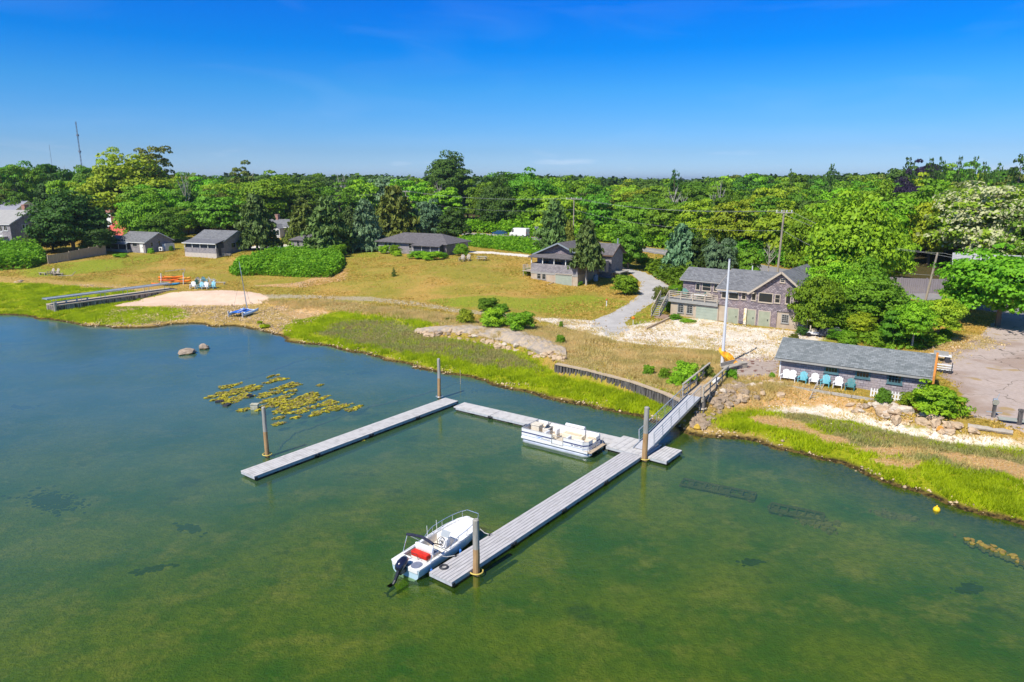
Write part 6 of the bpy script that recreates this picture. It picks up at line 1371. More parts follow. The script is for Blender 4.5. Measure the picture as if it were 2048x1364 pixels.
b = MB(); a_ = T(1995, 842); b.bar((a_[0], a_[1], H(*a_) + .25), (a_[0] + 2.3, a_[1] - .9, H(*a_) + .2), .5, .12); tag(b.build('upturned_canoe', mat('grey_green', (.30, .33, .29), (.38, .38, .33), 2)), 'low grey-green board lying between the service post and the bollard', 'board')
# outdoor racks and carts behind the cedar end wall
x, y = T(1884, 742); t = thing('dinghy_rack', 'dark rack stacked with white boards beside the cedar end wall', 'rack', (x, y, H(x, y)), R(-34)); t.scale = (.75,) * 3
for k in range(3):
    b = MB(); b.box(-1.0, 1.1, -.9 + k * .05, -.45 + k * .05, .35 + k * .28, .42 + k * .28); b.build('board', M_white, t)
for q in ((-.9, -.95), (1.0, -.95), (-.9, -.3), (1.0, -.3)): b = MB(); b.box(q[0] - .05, q[0] + .05, q[1] - .05, q[1] + .05, -.1, 1.25); b.build('post', M_dark, t)
for k in range(4): b = MB(); b.tube([(-.7 + k * .5, -1.0, .22), (-.7 + k * .5, -.9, .22)], .2, 10); b.build('wheel', M_dark, t)
x, y = T(1880, 722); t = thing('work_cart', 'white-topped cart behind the cedar wall, nearer the trees than the rack', 'cart', (x, y, H(x, y)), R(-30)); b = MB(); b.box(-.9, .9, -.45, .45, .55, .62); b.build('cart_bed', M_white, t)
b = MB(); b.box(-.6, .6, -.3, .3, .62, .95); b.build('crate', M_trim, t)
for q in ((-.6, -.4), (.6, -.4), (-.6, .4), (.6, .4)): b = MB(); b.tube([(q[0], q[1] - .04, .25), (q[0], q[1] + .04, .25)], .25, 12); b.tube([(q[0], q[1], .25), (q[0], q[1], .54)], .04, 5); b.build('wheel', M_dark, t)
# golf cart behind the shed
x, y = T(1640, 676); t = thing('golf_cart', 'golf cart with a cream canopy parked behind the shed', 'golf cart', (x, y + 1.0, H(x, y)), R(-25)); cr_ = mat('cream_canopy', (.60, .52, .38), (.54, .47, .34), 2, .5)
b = MB(); b.box(-1.15, 1.15, -.55, .55, .25, .55); b.box(.7, 1.15, -.5, .5, .551, .85); b.build('body', M_white, t, bevel=.05)
b = MB(); b.box(-1.1, .95, -.62, .62, 1.78, 1.86); b.build('canopy', cr_, t, bevel=.04)
b = MB(); b.box(-.6, .05, -.5, .5, .551, .8); b.box(-.72, -.6, -.5, .5, .6, 1.2); b.build('seat', cr_, t)
for q in ((-1.0, -.52), (.85, -.52), (-1.0, .52), (.85, .52)): b = MB(); b.tube([(q[0], q[1], .5), (q[0], q[1], 1.78)], .03, 5); b.build('canopy_post', M_dark, t)
for q in ((-.75, -.58), (.75, -.58), (-.75, .58), (.75, .58)): b = MB(); b.tube([(q[0], q[1] - .08, .23), (q[0], q[1] + .08, .23)], .23, 12); b.build('wheel', M_black, t)
b = MB(); b.tube([(.45, -.2, .75), (.3, -.2, 1.05)], .02, 5); b.tube([(.3 + .05 * math.sin(a), -.2 + .16 * math.cos(a), 1.05 + .15 * math.sin(a)) for a in [k * math.pi / 5 for k in range(11)]], .015, 5); b.build('steering_wheel', M_black, t)
x, y = T(1665, 679); b = MB(); b.box(-1.1, 1.1, -.5, .5, .3, .95); b.slab([(-1.15, -.55, .96), (1.15, -.55, .96), (.9, .55, 1.2), (-.9, .55, 1.2)], .06); o = b.build('covered_trailer', mat('dark_cover', (.06, .07, .09), (.1, .1, .12), 3), bevel=.08); o.location = (x, y + .8, H(x, y)); o.rotation_euler[2] = R(-22); tag(o, 'low trailer under a dark cover just right of the golf cart', 'trailer')
# air conditioners
for px, py, lab in ((323, 504, 'white air conditioner beside the leftmost cottage gable'), (480, 503, 'white air conditioner between the porch cottage and the lone cedar'), (708, 496, 'white air conditioner at the right end of the half-hidden cottage'), (42, 498, 'white air conditioner by the left-edge house')):
    x, y = T(px, py); t = thing('air_conditioner', lab, 'air conditioner', (x, y, H(x, y)), R(-20), 'outdoor air conditioners'); b = MB(); b.box(-.5, .5, -.2, .2, .3, 1.15); b.build('case', M_white, t, bevel=.03); b = MB(); b.tube([(0, -.21, .72), (0, -.23, .72)], .3, 14); b.build('fan_grille', M_dark, t)
    b = MB(); b.box(-.4, -.3, -.15, .15, -.1, .299); b.box(.3, .4, -.15, .15, -.1, .299); b.build('stand', M_dark, t)
# garden markers beside the driveway
for px, py, lab, mm in ((1213, 612, 'small red and white hydrant-like marker on the lawn below the clipped bush', (.6, .12, .05)), (1266, 650, 'thin white stake with an orange top beside the drive fork', (.75, .2, .02))):
    x, y = T(px, py); t = thing('marker_post', lab, 'marker', (x, y, H(x, y))); b = MB(); b.tube([(0, 0, -.1), (0, 0, .75)], .06 if px < 1250 else .035, 6); b.build('post', M_white, t); b = MB(); b.ball((0, 0, .9), .22 if px > 1250 else .16, 8, 6, sq=(1, 1, .8)); b.build('cap', mat('marker_red%d' % px, mm), t)
b = MB(); p, q = T(1292, 660), T(1345, 636); b.bar((*p, H(*p) + .12), (*q, H(*q) + .14), .2, .3); tag(b.build('landscape_timber', M_woodt), 'long squared timber edging the grass between drive and gravel lot', 'timber')
x, y = T(1318, 636); b = MB()
for k in range(3): b.box(-.9 + k * .1, .9 - k * .1, -.5 + k * .35, -.1 + k * .35, .0 + k * .13, .14 + k * .13)
o = b.build('stone_step', mat('brownish_stone', (.34, .23, .16), (.28, .19, .14), 3, .9, bump=.5)); o.location = (x + .4, y - .2, H(x, y)); o.rotation_euler[2] = R(-38); tag(o, 'low brownish stone steps at the foot of the boathouse stairs', 'steps')
# patio furniture on the boathouse deck
BQ = Matrix.Rotation(Bh.a, 4, 'Z')
def on_deck(x_, y_): v = Vector((Bh.B[0], Bh.B[1], 0)) + BQ @ Vector((x_, y_, 0)); return (v.x, v.y, 2.1 + zd + .005)
M_pgreen = mat('deck_green', (.07, .20, .17), rough=.5)
for i, (dx, dy, rz) in enumerate(((.9, 1.7, 10), (3.0, 1.9, -20), (4.3, 1.8, 20))):
    o = copy_tree(CH); o.location = on_deck(xg + dx, dy); o.rotation_euler = (0, 0, Bh.a + R(rz)); o.scale = (1.2,) * 3; recolor(o, M_pgreen if i < 2 else M_oldw)
    o['label'] = ['dark green chair at the left corner of the boathouse deck', 'dark green chair in the middle of the boathouse deck', 'bleached wooden chair at the right of the boathouse deck'][i]; o['group'] = 'chairs on the boathouse deck'
t = thing('deck_table', 'low white table behind the boathouse deck railing', 'table', on_deck(xg + 3.4, .95), Bh.a); b = MB(); b.box(-1.0, 1.0, -.35, .35, .62, .67); b.build('tabletop', M_white, t)
for q in ((-.9, -.3), (.9, -.3), (-.9, .3), (.9, .3)): b = MB(); b.box(q[0] - .03, q[0] + .03, q[1] - .03, q[1] + .03, 0, .619); b.build('leg', M_white, t)

# ---------------------------------------------------------------- vehicles on the road
def wheelset(t, xs_, wy, r_):
    for xx in xs_:
        for yy in (-wy, wy):
            b = MB(); b.tube([(xx, yy - .1, r_), (xx, yy + .1, r_)], r_, 14); w_ = b.build('wheel', M_black, t); b = MB(); b.tube([(xx, yy - .115, r_), (xx, yy + .115, r_)], r_ * .55, 10); b.build('rim', M_alu, w_)
def profile_body(t, name, prof, hw, m, taper=.0, bevel=.05, z0=0):
    rows = []
    for yy, s_ in ((-hw, 1.0), (hw, 1.0)): rows.append([(p[0], yy * (1 - taper * max(0, p[1] - z0)), p[1]) for p in prof])
    v, f = loft(rows, closed=True); return MB().add(v, f).build(name, m, t, bevel=bevel)
dist_r = 196
vx, vy = PX(1034, 190, 3.6), 190
RD2 = np.array([ROAD[0] * 0] + [ROAD[i] * (1 - q) + ROAD[i + 1] * q for i in range(len(ROAD) - 1) for q in (0, .25, .5, .75)][1:]); pxr = 1024 + F_PX * RD2[:, 0] / (np.maximum(RD2[:, 1], 1) * _c + 3.5); k4 = int(np.argmin(np.abs(pxr - 1034) + (RD2[:, 1] < 100) * 1e4)); vpos = RD2[k4]; k = k4 // 4; rdir = ROAD[k + 1] - ROAD[k - 1]; ra_ = math.atan2(rdir[1], rdir[0]); vp = vpos; print('van', vp, H(*vp), EYE - H(*vp))
t = thing('van', 'white high-roofed delivery van on the road behind the bramble hedge', 'van', (vp[0] + .8, vp[1] + 1.2, H(*vp) + .05), ra_ + math.pi)
profile_body(t, 'body', [(-2.75, .35), (-2.8, 2.3), (-2.6, 2.5), (1.3, 2.5), (1.7, 2.35), (2.25, 1.35), (2.85, 1.1), (2.95, .35)], .98, M_gel, .03, .08)
b = MB(); b.add([(1.45, -.985, 1.35), (2.1, -.985, 1.3), (1.75, -.97, 2.1), (1.45, -.97, 2.1)], [(0, 1, 2, 3)]); b.add([(1.45, .985, 1.35), (2.1, .985, 1.3), (1.75, .97, 2.1), (1.45, .97, 2.1)], [(3, 2, 1, 0)]); b.add([(2.27, -.85, 1.38), (2.27, .85, 1.38), (1.78, .8, 2.28), (1.78, -.8, 2.28)], [(0, 1, 2, 3)]); b.build('window', M_glass, t)
wheelset(t, (-1.8, 1.95), .9, .36); b = MB(); b.box(-2.86, -2.81, -.9, -.7, 1.0, 1.4); b.build('tail_light', M_red, t); b = MB(); b.box(-2.86, -2.81, .7, .9, 1.0, 1.4); b.build('tail_light', M_red, t)
b = MB(); b.box(-2.85, -2.805, -.85, .85, .45, .6); b.build('bumper', M_dark, t)
k2 = k - 0; dv = rdir / np.linalg.norm(rdir); cpz = (vp[0] - dv[0] * 7.2 + .8, vp[1] - dv[1] * 7.2 + .9)
t = thing('car', 'dark blue car just ahead of the white van on the road', 'car', (*cpz, H(*cpz) + .05), ra_ + math.pi)
profile_body(t, 'body', [(-2.2, .3), (-2.25, .8), (-2.0, .95), (1.2, .95), (2.1, .8), (2.2, .3)], .88, mat('car_blue', (.01, .07, .17), rough=.2, coat=.8), 0, .08)
profile_body(t, 'cabin', [(-1.9, .951), (-1.3, 1.42), (.3, 1.45), (1.1, .951)], .80, mat('tinted_cabin', (.03, .07, .12), rough=.1, coat=.6), .12, .04, .95); wheelset(t, (-1.35, 1.4), .82, .32)
b = MB(); b.box(-2.26, -2.2, -.8, .8, .42, .62); b.build('bumper', M_gel, t)
# guardrails
def guardrail(offset, i0, i1, label):
    pts = []; n = len(ROAD)
    for i in range(i0, i1):
        d = ROAD[min(i + 1, n - 1)] - ROAD[max(i - 1, 0)]; d = d / np.linalg.norm(d); nn_ = np.array([-d[1], d[0]]); p = ROAD[i] + nn_ * offset; pts.append((p[0], p[1], H(*p)))
    t = thing('guardrail', label, 'guardrail', (0, 0, 0)); b = MB()
    for p, q in zip(pts[:-1], pts[1:]): b.bar((p[0], p[1], p[2] + .62), (q[0], q[1], q[2] + .62), .06, .3)
    b.build('rail', mat('rail_steel', (.42, .40, .38), (.34, .32, .30), 2, .6), t)
    tot = 0; last = None
    for p, q in zip(pts[:-1], pts[1:]):
        L_ = math.hypot(q[0] - p[0], q[1] - p[1]); m_ = max(1, int(L_ / 3.0))
        for j in range(m_): f_ = j / m_; xx, yy, zz = [p[i] * (1 - f_) + q[i] * f_ for i in range(3)]; b = MB(); b.box(xx - .08, xx + .08, yy - .08, yy + .08, zz - .2, zz + .62); b.build('post', M_wood, t)
iy = lambda x: int(np.argmin(np.abs(ROAD[:, 0] - x)))
guardrail(-4.2, iy(-30), iy(8), 'steel guardrail on timber posts along the road behind the bramble hedge')
guardrail(-4.2, iy(30), iy(46), 'steel guardrail along the road between the driveway bend and the boathouse')
x, y = T(1073, 476); t = thing('road_sign', 'back of a grey diamond road sign right of the white van', 'sign', (x, y, H(x, y)), R(0)); b = MB(); b.tube([(0, 0, 0), (0, 0, 3.0)], .05, 6); b.build('post', M_alu, t); b = MB(); b.box(-.45, .45, -.08, -.05, -.45, .45); o = b.build('panel', M_alu, t); o.rotation_euler = (0, R(45), 0); o.location = (0, 0, 2.9)
# ---------------------------------------------------------------- board fences
def board_fence(pts, h, label, m, step=2.4, hend=None):
    t = thing('board_fence', label, 'fence', (0, 0, 0)); pp = [T(*p) for p in pts]; n = 0
    tot = sum(math.dist(a, b_) for a, b_ in zip(pp[:-1], pp[1:])); acc = 0
    for (a, b_) in zip(pp[:-1], pp[1:]):
        L_ = math.dist(a, b_); k_ = max(1, int(L_ / step))
        for j in range(k_):
            p = Vector((*a, 0)).lerp(Vector((*b_, 0)), j / k_); q = Vector((*a, 0)).lerp(Vector((*b_, 0)), (j + 1) / k_); p.z = H(p.x, p.y); q.z = H(q.x, q.y)
            hh = h if hend is None else h + (hend - h) * (acc + L_ * (j + .5) / k_) / tot
            b = MB(); d = (q - p); nb = 12
            for r_ in range(nb):
                u = p + d * (r_ / nb + .004); v = p + d * ((r_ + 1) / nb - .004); dn = Vector((d.y, -d.x, 0)).normalized() * (.02 + .008 * (r_ % 2))
                b.add([u - dn - Vector((0, 0, .3)), v - dn - Vector((0, 0, .3)), v - dn + Vector((0, 0, hh)), u - dn + Vector((0, 0, hh)), u + dn - Vector((0, 0, .3)), v + dn - Vector((0, 0, .3)), v + dn + Vector((0, 0, hh)), u + dn + Vector((0, 0, hh))], [(0, 1, 2, 3), (7, 6, 5, 4), (0, 4, 5, 1), (1, 5, 6, 2), (2, 6, 7, 3), (3, 7, 4, 0)])
            b.build('panel', m, t); b = MB(); b.box(p.x - .07, p.x + .07, p.y - .07, p.y + .07, p.z - .3, p.z + hh + .12); b.build('post', m, t)
        acc += L_
board_fence([(97, 528), (140, 521), (180, 514), (213, 509)], 1.7, 'tan board fence with a stepped top running up to the leftmost cottage', mat('tan_fence', (.46, .37, .27), (.38, .30, .21), 2.5, stretch=(5, 5, .4)), hend=2.2)
board_fence([(1740, 580), (1800, 585), (1850, 587), (1905, 588)], 2.2, 'grey board fence beyond the road left of the white house', mat('grey_fence', (.27, .24, .25), (.22, .19, .20), 2.5, stretch=(5, 5, .4)))
# ---------------------------------------------------------------- utility poles and wires
def upole(x, y, ztop, label, arm=2.4, rz=0.0, lean=(0, 0), r_=.16, insul=True, second=False):
    z0 = H(x, y); t = thing('utility_pole', label, 'utility pole', (x, y, z0), rz, 'wooden utility poles along the road'); h = ztop - z0
    b = MB(); b.tube([(0, 0, -.5), (lean[0], lean[1], h)], [r_ * 1.15, r_ * .8], 10); b.build('pole', mat('pole_wood', (.36, .31, .25), (.28, .24, .19), 2, .9, stretch=(3, 3, .3)), t)
    if arm:
        b = MB(); b.box(-arm / 2 + lean[0], arm / 2 + lean[0], -.2 + lean[1], -.08 + lean[1], h - .45, h - .31); b.build('crossarm', M_wood, t)
        for k in range(4): xx = -arm / 2 + .15 + (arm - .3) * k / 3 + lean[0]; b = MB(); b.tube([(xx, -.14 + lean[1], h - .309), (xx, -.14 + lean[1], h - .0)], [.06, .1], 6); b.build('insulator', M_white, t)
    if second: b = MB(); b.box(-1.1, 1.1, -.2, -.08, h - 1.9, h - 1.78); b.tube([(.4, -.3, h - 2.6), (.4, -.3, h - 1.8)], .22, 8); b.build('transformer', M_alu, t)
    return (x + lean[0], y + lean[1], ztop)
p1y = 180; p1 = upole(PX(1147, p1y, 8), p1y, hz(p1y, 395), 'utility pole with crossarm rising from the woods behind the hillside house', arm=4.0, rz=R(-10))
p2y = 104; p2 = upole(PX(1557, p2y, 8), p2y, hz(p2y, 420), 'tall utility pole with crossarm behind the boathouse', arm=2.4, rz=R(-10), lean=(.25, 0))
p3y = 92; p3 = upole(PX(1850, p3y, 4), p3y, hz(p3y, 505), 'bare leaning utility pole in front of the grey board fence', arm=0, lean=(.9, 0), r_=.15)
p0y = 225; p0 = upole(PX(813, p0y, 8), p0y, hz(p0y, 381), 'utility pole with double crossarm among the trees left of centre', arm=3.2, rz=R(-15), second=True)
pay = 250; pa = upole(PX(560, pay, 8), pay, hz(pay, 388), 'utility pole mostly hidden in the trees behind the cottages', arm=2.6, rz=R(-15))
def wire(a, b_, sag, off, label):
    q = MB(); pts = []
    for k in range(17): f_ = k / 16; pts.append((a[0] * (1 - f_) + b_[0] * f_ + off[0], a[1] * (1 - f_) + b_[1] * f_ + off[1], a[2] * (1 - f_) + b_[2] * f_ + off[2] - sag * 4 * f_ * (1 - f_)))
    q.tube(pts, .018, 4); tag(q.build('power_line', mat('wire', (.30, .31, .31), rough=.6)), label, 'power line', 'overhead lines between the utility poles')
pe = (PX(2250, 78, 8), 78, 11.0)
for a, b_, nm in ((pa, p0, 'behind the cottages, left of the double-crossarm pole'), (p0, p1, 'between the double-crossarm pole and the hillside pole'), (p1, p2, 'between the hillside pole and the boathouse pole'), (p2, p3, 'between the boathouse pole and the leaning pole'), (p3, pe, 'running right from the leaning pole')):
    for k, (o_, nn_) in enumerate((((-1, 0, -.1), 'upper left wire'), ((.9, 0, -.1), 'upper right wire'), ((0, -.3, -3.0), 'lower middle cable'))):
        wire(a, b_, 1.1 + .2 * k, o_, '%s %s' % (nn_, nm))
# radio masts on the horizon
def radio(px, top_py, d, label, wd, lean_=0):
    x = PX(px, d, 60); zt = hz(d, top_py); t = thing('radio_mast', label, 'radio mast', (x, d, 5)); h = zt - 5
    b = MB(); n = int(h / 2.4)
    for k in range(3):
        a = k * 2.094; b.tube([(wd * math.cos(a), wd * math.sin(a), 0), (wd * math.cos(a), wd * math.sin(a), h)], wd * .25, 4)
    for j in range(n):
        for k in range(3):
            a0, a1 = k * 2.094, (k + 1) * 2.094; b.tube([(wd * math.cos(a0), wd * math.sin(a0), h * j / n), (wd * math.cos(a1), wd * math.sin(a1), h * (j + 1) / n)], wd * .16, 4)
    b.build('lattice', mat('mast_grey', (.22, .25, .30)), t)
    if wd > .3:
        b = MB()
        for zz in (.62, .82): b.tube([(0, 0, h * zz), (0, 0, h * zz + 1.2)], .9, 8)
        b.build('antenna_ring', mat('mast_grey', (.22, .25, .30)), t)
radio(151, 243, 500, 'tall thin lattice radio mast on the horizon at left', .38)
radio(99, 290, 900, 'faint distant radio mast left of the tall lattice one', .22)
# ================================================================ trees
def leafmat(name, c1, c2, trans=.27, sc_=.9, c3=None, vary=True):
    m = bpy.data.materials.new(name); m.use_nodes = True; _m[name] = m; n, l = m.node_tree.nodes, m.node_tree.links
    b = n['Principled BSDF']; sset(b, 'Roughness', .6); sset(b, 'Specular IOR Level', .25); out = n['Material Output']
    oi = n.new('ShaderNodeObjectInfo'); g = n.new('ShaderNodeNewGeometry')
    t = n.new('ShaderNodeTexNoise'); t.inputs['Scale'].default_value = sc_; t.inputs['Detail'].default_value = 3; l.new(g.outputs['Position'], t.inputs['Vector'])
    mr = n.new('ShaderNodeMapRange'); mr.inputs[1].default_value = .35; mr.inputs[2].default_value = .65; l.new(t.outputs[0], mr.inputs[0])
    mx = n.new('ShaderNodeMix'); mx.data_type = 'RGBA'; mx.inputs[6].default_value = col4(c1); mx.inputs[7].default_value = col4(c2); l.new(mr.outputs[0], mx.inputs[0])
    h = n.new('ShaderNodeHueSaturation'); mh = n.new('ShaderNodeMapRange'); mh.inputs[3].default_value = .465 if vary else .5; mh.inputs[4].default_value = .505 if vary else .5; l.new(oi.outputs['Random'], mh.inputs[0]); l.new(mh.outputs[0], h.inputs['Hue'])
    rm = n.new('ShaderNodeMath'); rm.operation = 'FRACT'; r2 = n.new('ShaderNodeMath'); r2.operation = 'MULTIPLY'; r2.inputs[1].default_value = 7.31; l.new(oi.outputs['Random'], r2.inputs[0]); l.new(r2.outputs[0], rm.inputs[0])
    mv = n.new('ShaderNodeMapRange'); mv.inputs[3].default_value = .68 if vary else 1.0; mv.inputs[4].default_value = 1.3 if vary else 1.0; l.new(rm.outputs[0], mv.inputs[0]); l.new(mv.outputs[0], h.inputs['Value'])
    l.new(mx.outputs[2], h.inputs['Color']); col = h.outputs[0]
    if c3 is not None:       # blossom: marked leaf clusters
        at = n.new('ShaderNodeAttribute'); at.attribute_name = 'bloom'; m3 = n.new('ShaderNodeMix'); m3.data_type = 'RGBA'; m3.inputs[7].default_value = col4(c3); l.new(at.outputs['Fac'], m3.inputs[0]); l.new(col, m3.inputs[6]); col = m3.outputs[2]
    l.new(col, b.inputs['Base Color'])
    tr = n.new('ShaderNodeBsdfTranslucent'); l.new(col, tr.inputs['Color']); ms = n.new('ShaderNodeMixShader'); ms.inputs[0].default_value = trans
    l.new(b.outputs[0], ms.inputs[1]); l.new(tr.outputs[0], ms.inputs[2]); l.new(ms.outputs[0], out.inputs['Surface'])
    return m
LF = {
 'mid': leafmat('leaves_mid_green', (0.138, 0.343, 0.0158), (0.08, 0.223, 0.0131)),
 'bright': leafmat('leaves_bright_green', (0.218, 0.479, 0.0158), (0.116, 0.326, 0.0131)),
 'yellow': leafmat('leaves_yellow_green', (0.32, 0.462, 0.0185), (0.175, 0.326, 0.0158)),
 'dark': leafmat('leaves_dark_green', (0.0653, 0.172, 0.0185), (0.0407, 0.111, 0.0158), .25),
 'cedar': leafmat('cedar_foliage', (0.124, 0.215, 0.0461), (0.0727, 0.146, 0.0329), .15),
 'olive': leafmat('olive_foliage', (0.218, 0.266, 0.0329), (0.108, 0.154, 0.0237), .15),
 'blue': leafmat('blue_grey_foliage', (0.19, 0.343, 0.158), (0.116, 0.223, 0.0983), .15),
 'purple': leafmat('purple_leaves', (0.0436, 0.0257, 0.0659), (0.0262, 0.0171, 0.0395), .15),
 'cream': leafmat('blossoming_leaves', (0.247, 0.445, 0.0263), (0.13, 0.292, 0.0198), .3, c3=(.56, .57, .30)),
 'vine': leafmat('vine_leaves', (.27, .52, .018), (.13, .33, .012), .35, 1.5),
}
LF['vinem'] = leafmat('vine_carpet', (.26, .50, .018), (.12, .32, .012), .35, 1.3, vary=False)
M_bark = mat('bark', (.20, .16, .12), (.13, .10, .08), 3, .95, stretch=(3, 3, .5)); M_barkp = mat('pale_bark', (.46, .43, .38), (.33, .30, .26), 3, .95)
rng_ = np.random.RandomState(11)
def leaf_quads(C_, Nn, size, rs_, aspect=1.5):
    """quads centred at C_ facing roughly Nn"""
    n = len(C_); N_ = Nn + rs_.randn(n, 3) * .55; N_ /= np.linalg.norm(N_, axis=1)[:, None] + 1e-9
    A = np.cross(N_, rs_.randn(n, 3)); A /= np.linalg.norm(A, axis=1)[:, None] + 1e-9; B = np.cross(N_, A)
    s_ = size * (.6 + .8 * rs_.rand(n))[:, None]; A = A * s_ * .5 * aspect; B = B * s_ * .5
    fold = N_ * s_ * .18
    V = np.stack([C_ - A, C_ - B + fold, C_ + A, C_ + B + fold], 1).reshape(-1, 3)
    return V, np.arange(4 * n).reshape(-1, 4)
def sph(n, rs_):
    v = rs_.randn(n, 3); return v / np.linalg.norm(v, axis=1)[:, None]
def crown_broad(seed, nc, lp, leaf, flat=.85, lobes=0, squash=.62):
    rs_ = np.random.RandomState(seed); cs = []
    u = sph(nc * 2, rs_); u = u[(u[:, 2] > -.55)][:nc]
    r_ = .55 + .32 * rs_.rand(len(u)); ph = rs_.rand(3) * 6
    r_ *= 1 + .22 * np.sin(np.arctan2(u[:, 1], u[:, 0]) * 3 + ph[0]) + .15 * np.sin(u[:, 2] * 6 + ph[1]) + .10 * np.sin(np.arctan2(u[:, 1], u[:, 0]) * 7 + ph[2])
    cs = u * r_[:, None]; cs[:, 2] *= flat; inner = rs_.rand(nc // 3, 3) * 1.0 - .5; cs = np.vstack([cs, inner])
    Cc, Nn, cl = [], [], []
    for i, c in enumerate(cs):
        rad = (.15 + .13 * rs_.rand()); d = sph(lp, rs_); d = d[(d[:, 2] > -.35)]
        rr_ = rad * (.55 + .45 * rs_.rand(len(d)) ** .5); p = d * rr_[:, None]; p[:, 2] *= squash
        p[:, :2] += d[:, :2] * rad * .3
        Cc.append(p + c); Nn.append(d + np.array([0, 0, .5]) + c * .4); cl.append(np.full(len(d), rs_.rand()))
    Cc = np.vstack(Cc); Nn = np.vstack(Nn); V, F_q = leaf_quads(Cc, Nn, leaf, rs_); V[:, 2] = (V[:, 2] + .75) / 1.6
    return V, F_q, np.repeat(np.concatenate(cl), 4)
def crown_cone(seed, layers, per, leaf, droop=.25, r_pow=.8, gap=.0, width=1.0, top_flat=0):
    rs_ = np.random.RandomState(seed); Cc, Nn = [], []
    for i in range(layers):
        z = i / layers; R_ = (1 - z) ** r_pow * (.85 + .3 * rs_.rand()) * width + .03; nb = max(5, int(11 * (1 - z) + 4)); ph = rs_.rand() * 6
        for k in range(nb):
            if rs_.rand() < gap: continue
            a = ph + 6.283 * k / nb + rs_.randn() * .15; L_ = R_ * (.6 + .55 * rs_.rand()); n = max(6, int(per * L_ / width))
            t = rs_.rand(n) ** .7; w_ = .16 * L_ * (1.2 - t) + .03; x = t * L_; s_ = rs_.randn(n) * w_; zz = z - droop * (t ** 1.5) * L_ * .28 + rs_.randn(n) * .012 + .03
            Cc.append(np.stack([x * math.cos(a) - s_ * math.sin(a), x * math.sin(a) + s_ * math.cos(a), zz], 1)); Nn.append(np.tile(np.array([[.3 * math.cos(a), .3 * math.sin(a), 1.0]]), (n, 1)))
    Cc = np.vstack(Cc); Nn = np.vstack(Nn); V, F_q = leaf_quads(Cc, Nn, leaf, rs_, 1.9); return V, F_q, np.zeros(len(V))
def protomesh(name, data, m, bloom=None):
    V, F_q, cl = data; at = {'clump': cl}
    if bloom is not None: at['bloom'] = bloom(V, cl)
    return bigmesh(name, V, F_q, [m], parent='mesh', attrs=at)
def bloomf(V, cl):
    r_ = np.random.RandomState(5).rand(len(V) // 4); c = V.reshape(-1, 4, 3).mean(1)
    nz_ = vnoise(c[:, 0] + 3, c[:, 1] + c[:, 2] * 1.7 + 3, .13, 7); return np.repeat(((nz_ > .46) & (r_ < .8)).astype(float), 4)
PB = [protomesh('crown', crown_broad(i, 78, 130, .07, flat=.85 + .1 * (i % 2), squash=.5), LF['mid']) for i in range(7)]
PH = [protomesh('crown', crown_broad(20 + i, 190, 120, .052, flat=.95, squash=.5), LF['mid']) for i in range(3)]
PS = [protomesh('crown', crown_broad(30 + i, 40, 50, .13), LF['mid']) for i in range(3)]
PW = [protomesh('crown', crown_broad(40 + i, 34, 120, .065, flat=1.0, squash=.5), LF['mid']) for i in range(2)]     # open crown
PC = [protomesh('crown', crown_cone(50 + i, 24, 62, .085, r_pow=.45, gap=.16, width=1.0), LF['cedar']) for i in range(3)]       # full cedar
PK = [protomesh('crown', crown_cone(60 + i, 15, 34, .06, r_pow=.6, gap=.5, droop=.1), LF['dark']) for i in range(3)]             # ragged spruce
PBloom = protomesh('crown', crown_broad(70, 200, 120, .05, flat=.9, squash=.5), LF['cream'], bloomf)
PHedge = [protomesh('foliage', crown_broad(80 + i, 70, 110, .075, flat=.8, squash=.8), LF['vine']) for i in range(2)]
def trunk_mesh(seed, limbs=7, spread=.6, base=.3, bare=False):
    rs_ = random.Random(seed); b = MB()
    b.tube([(0, 0, -.04), (.01, .01, .3), (rs_.uniform(-.03, .03), 0, .6), (0, rs_.uniform(-.03, .03), .85)], [.055, .042, .03, .012], 8)
    for k in range(limbs):
        z0 = base + (.8 - base) * k / limbs; a = k * 2.4 + rs_.uniform(-.4, .4); L_ = spread * (1.1 - z0) * rs_.uniform(.7, 1.1)
        p1_ = (L_ * .45 * math.cos(a), L_ * .45 * math.sin(a), z0 + .08 + L_ * .12); p2_ = (L_ * math.cos(a + .2), L_ * math.sin(a + .2), z0 + .14 + L_ * .35)
        b.tube([(0, 0, z0), p1_, p2_], [.022, .015, .005], 5)
        if bare:
            for j in range(4):
                f_ = .3 + j * .17; q = Vector(p1_).lerp(Vector(p2_), f_); a2 = a + rs_.uniform(-1.4, 1.4); b.tube([q, q + Vector((math.cos(a2) * .16, math.sin(a2) * .16, rs_.uniform(.05, .18)))], [.008, .003], 4)
    return b.mesh('trunk', [M_bark])
TR = [trunk_mesh(i) for i in range(4)]; TRB = [trunk_mesh(20 + i, 11, .75, .3, True) for i in range(3)]; TC = [trunk_mesh(9, 3, .2, .1)]
rnd = random.Random(77)
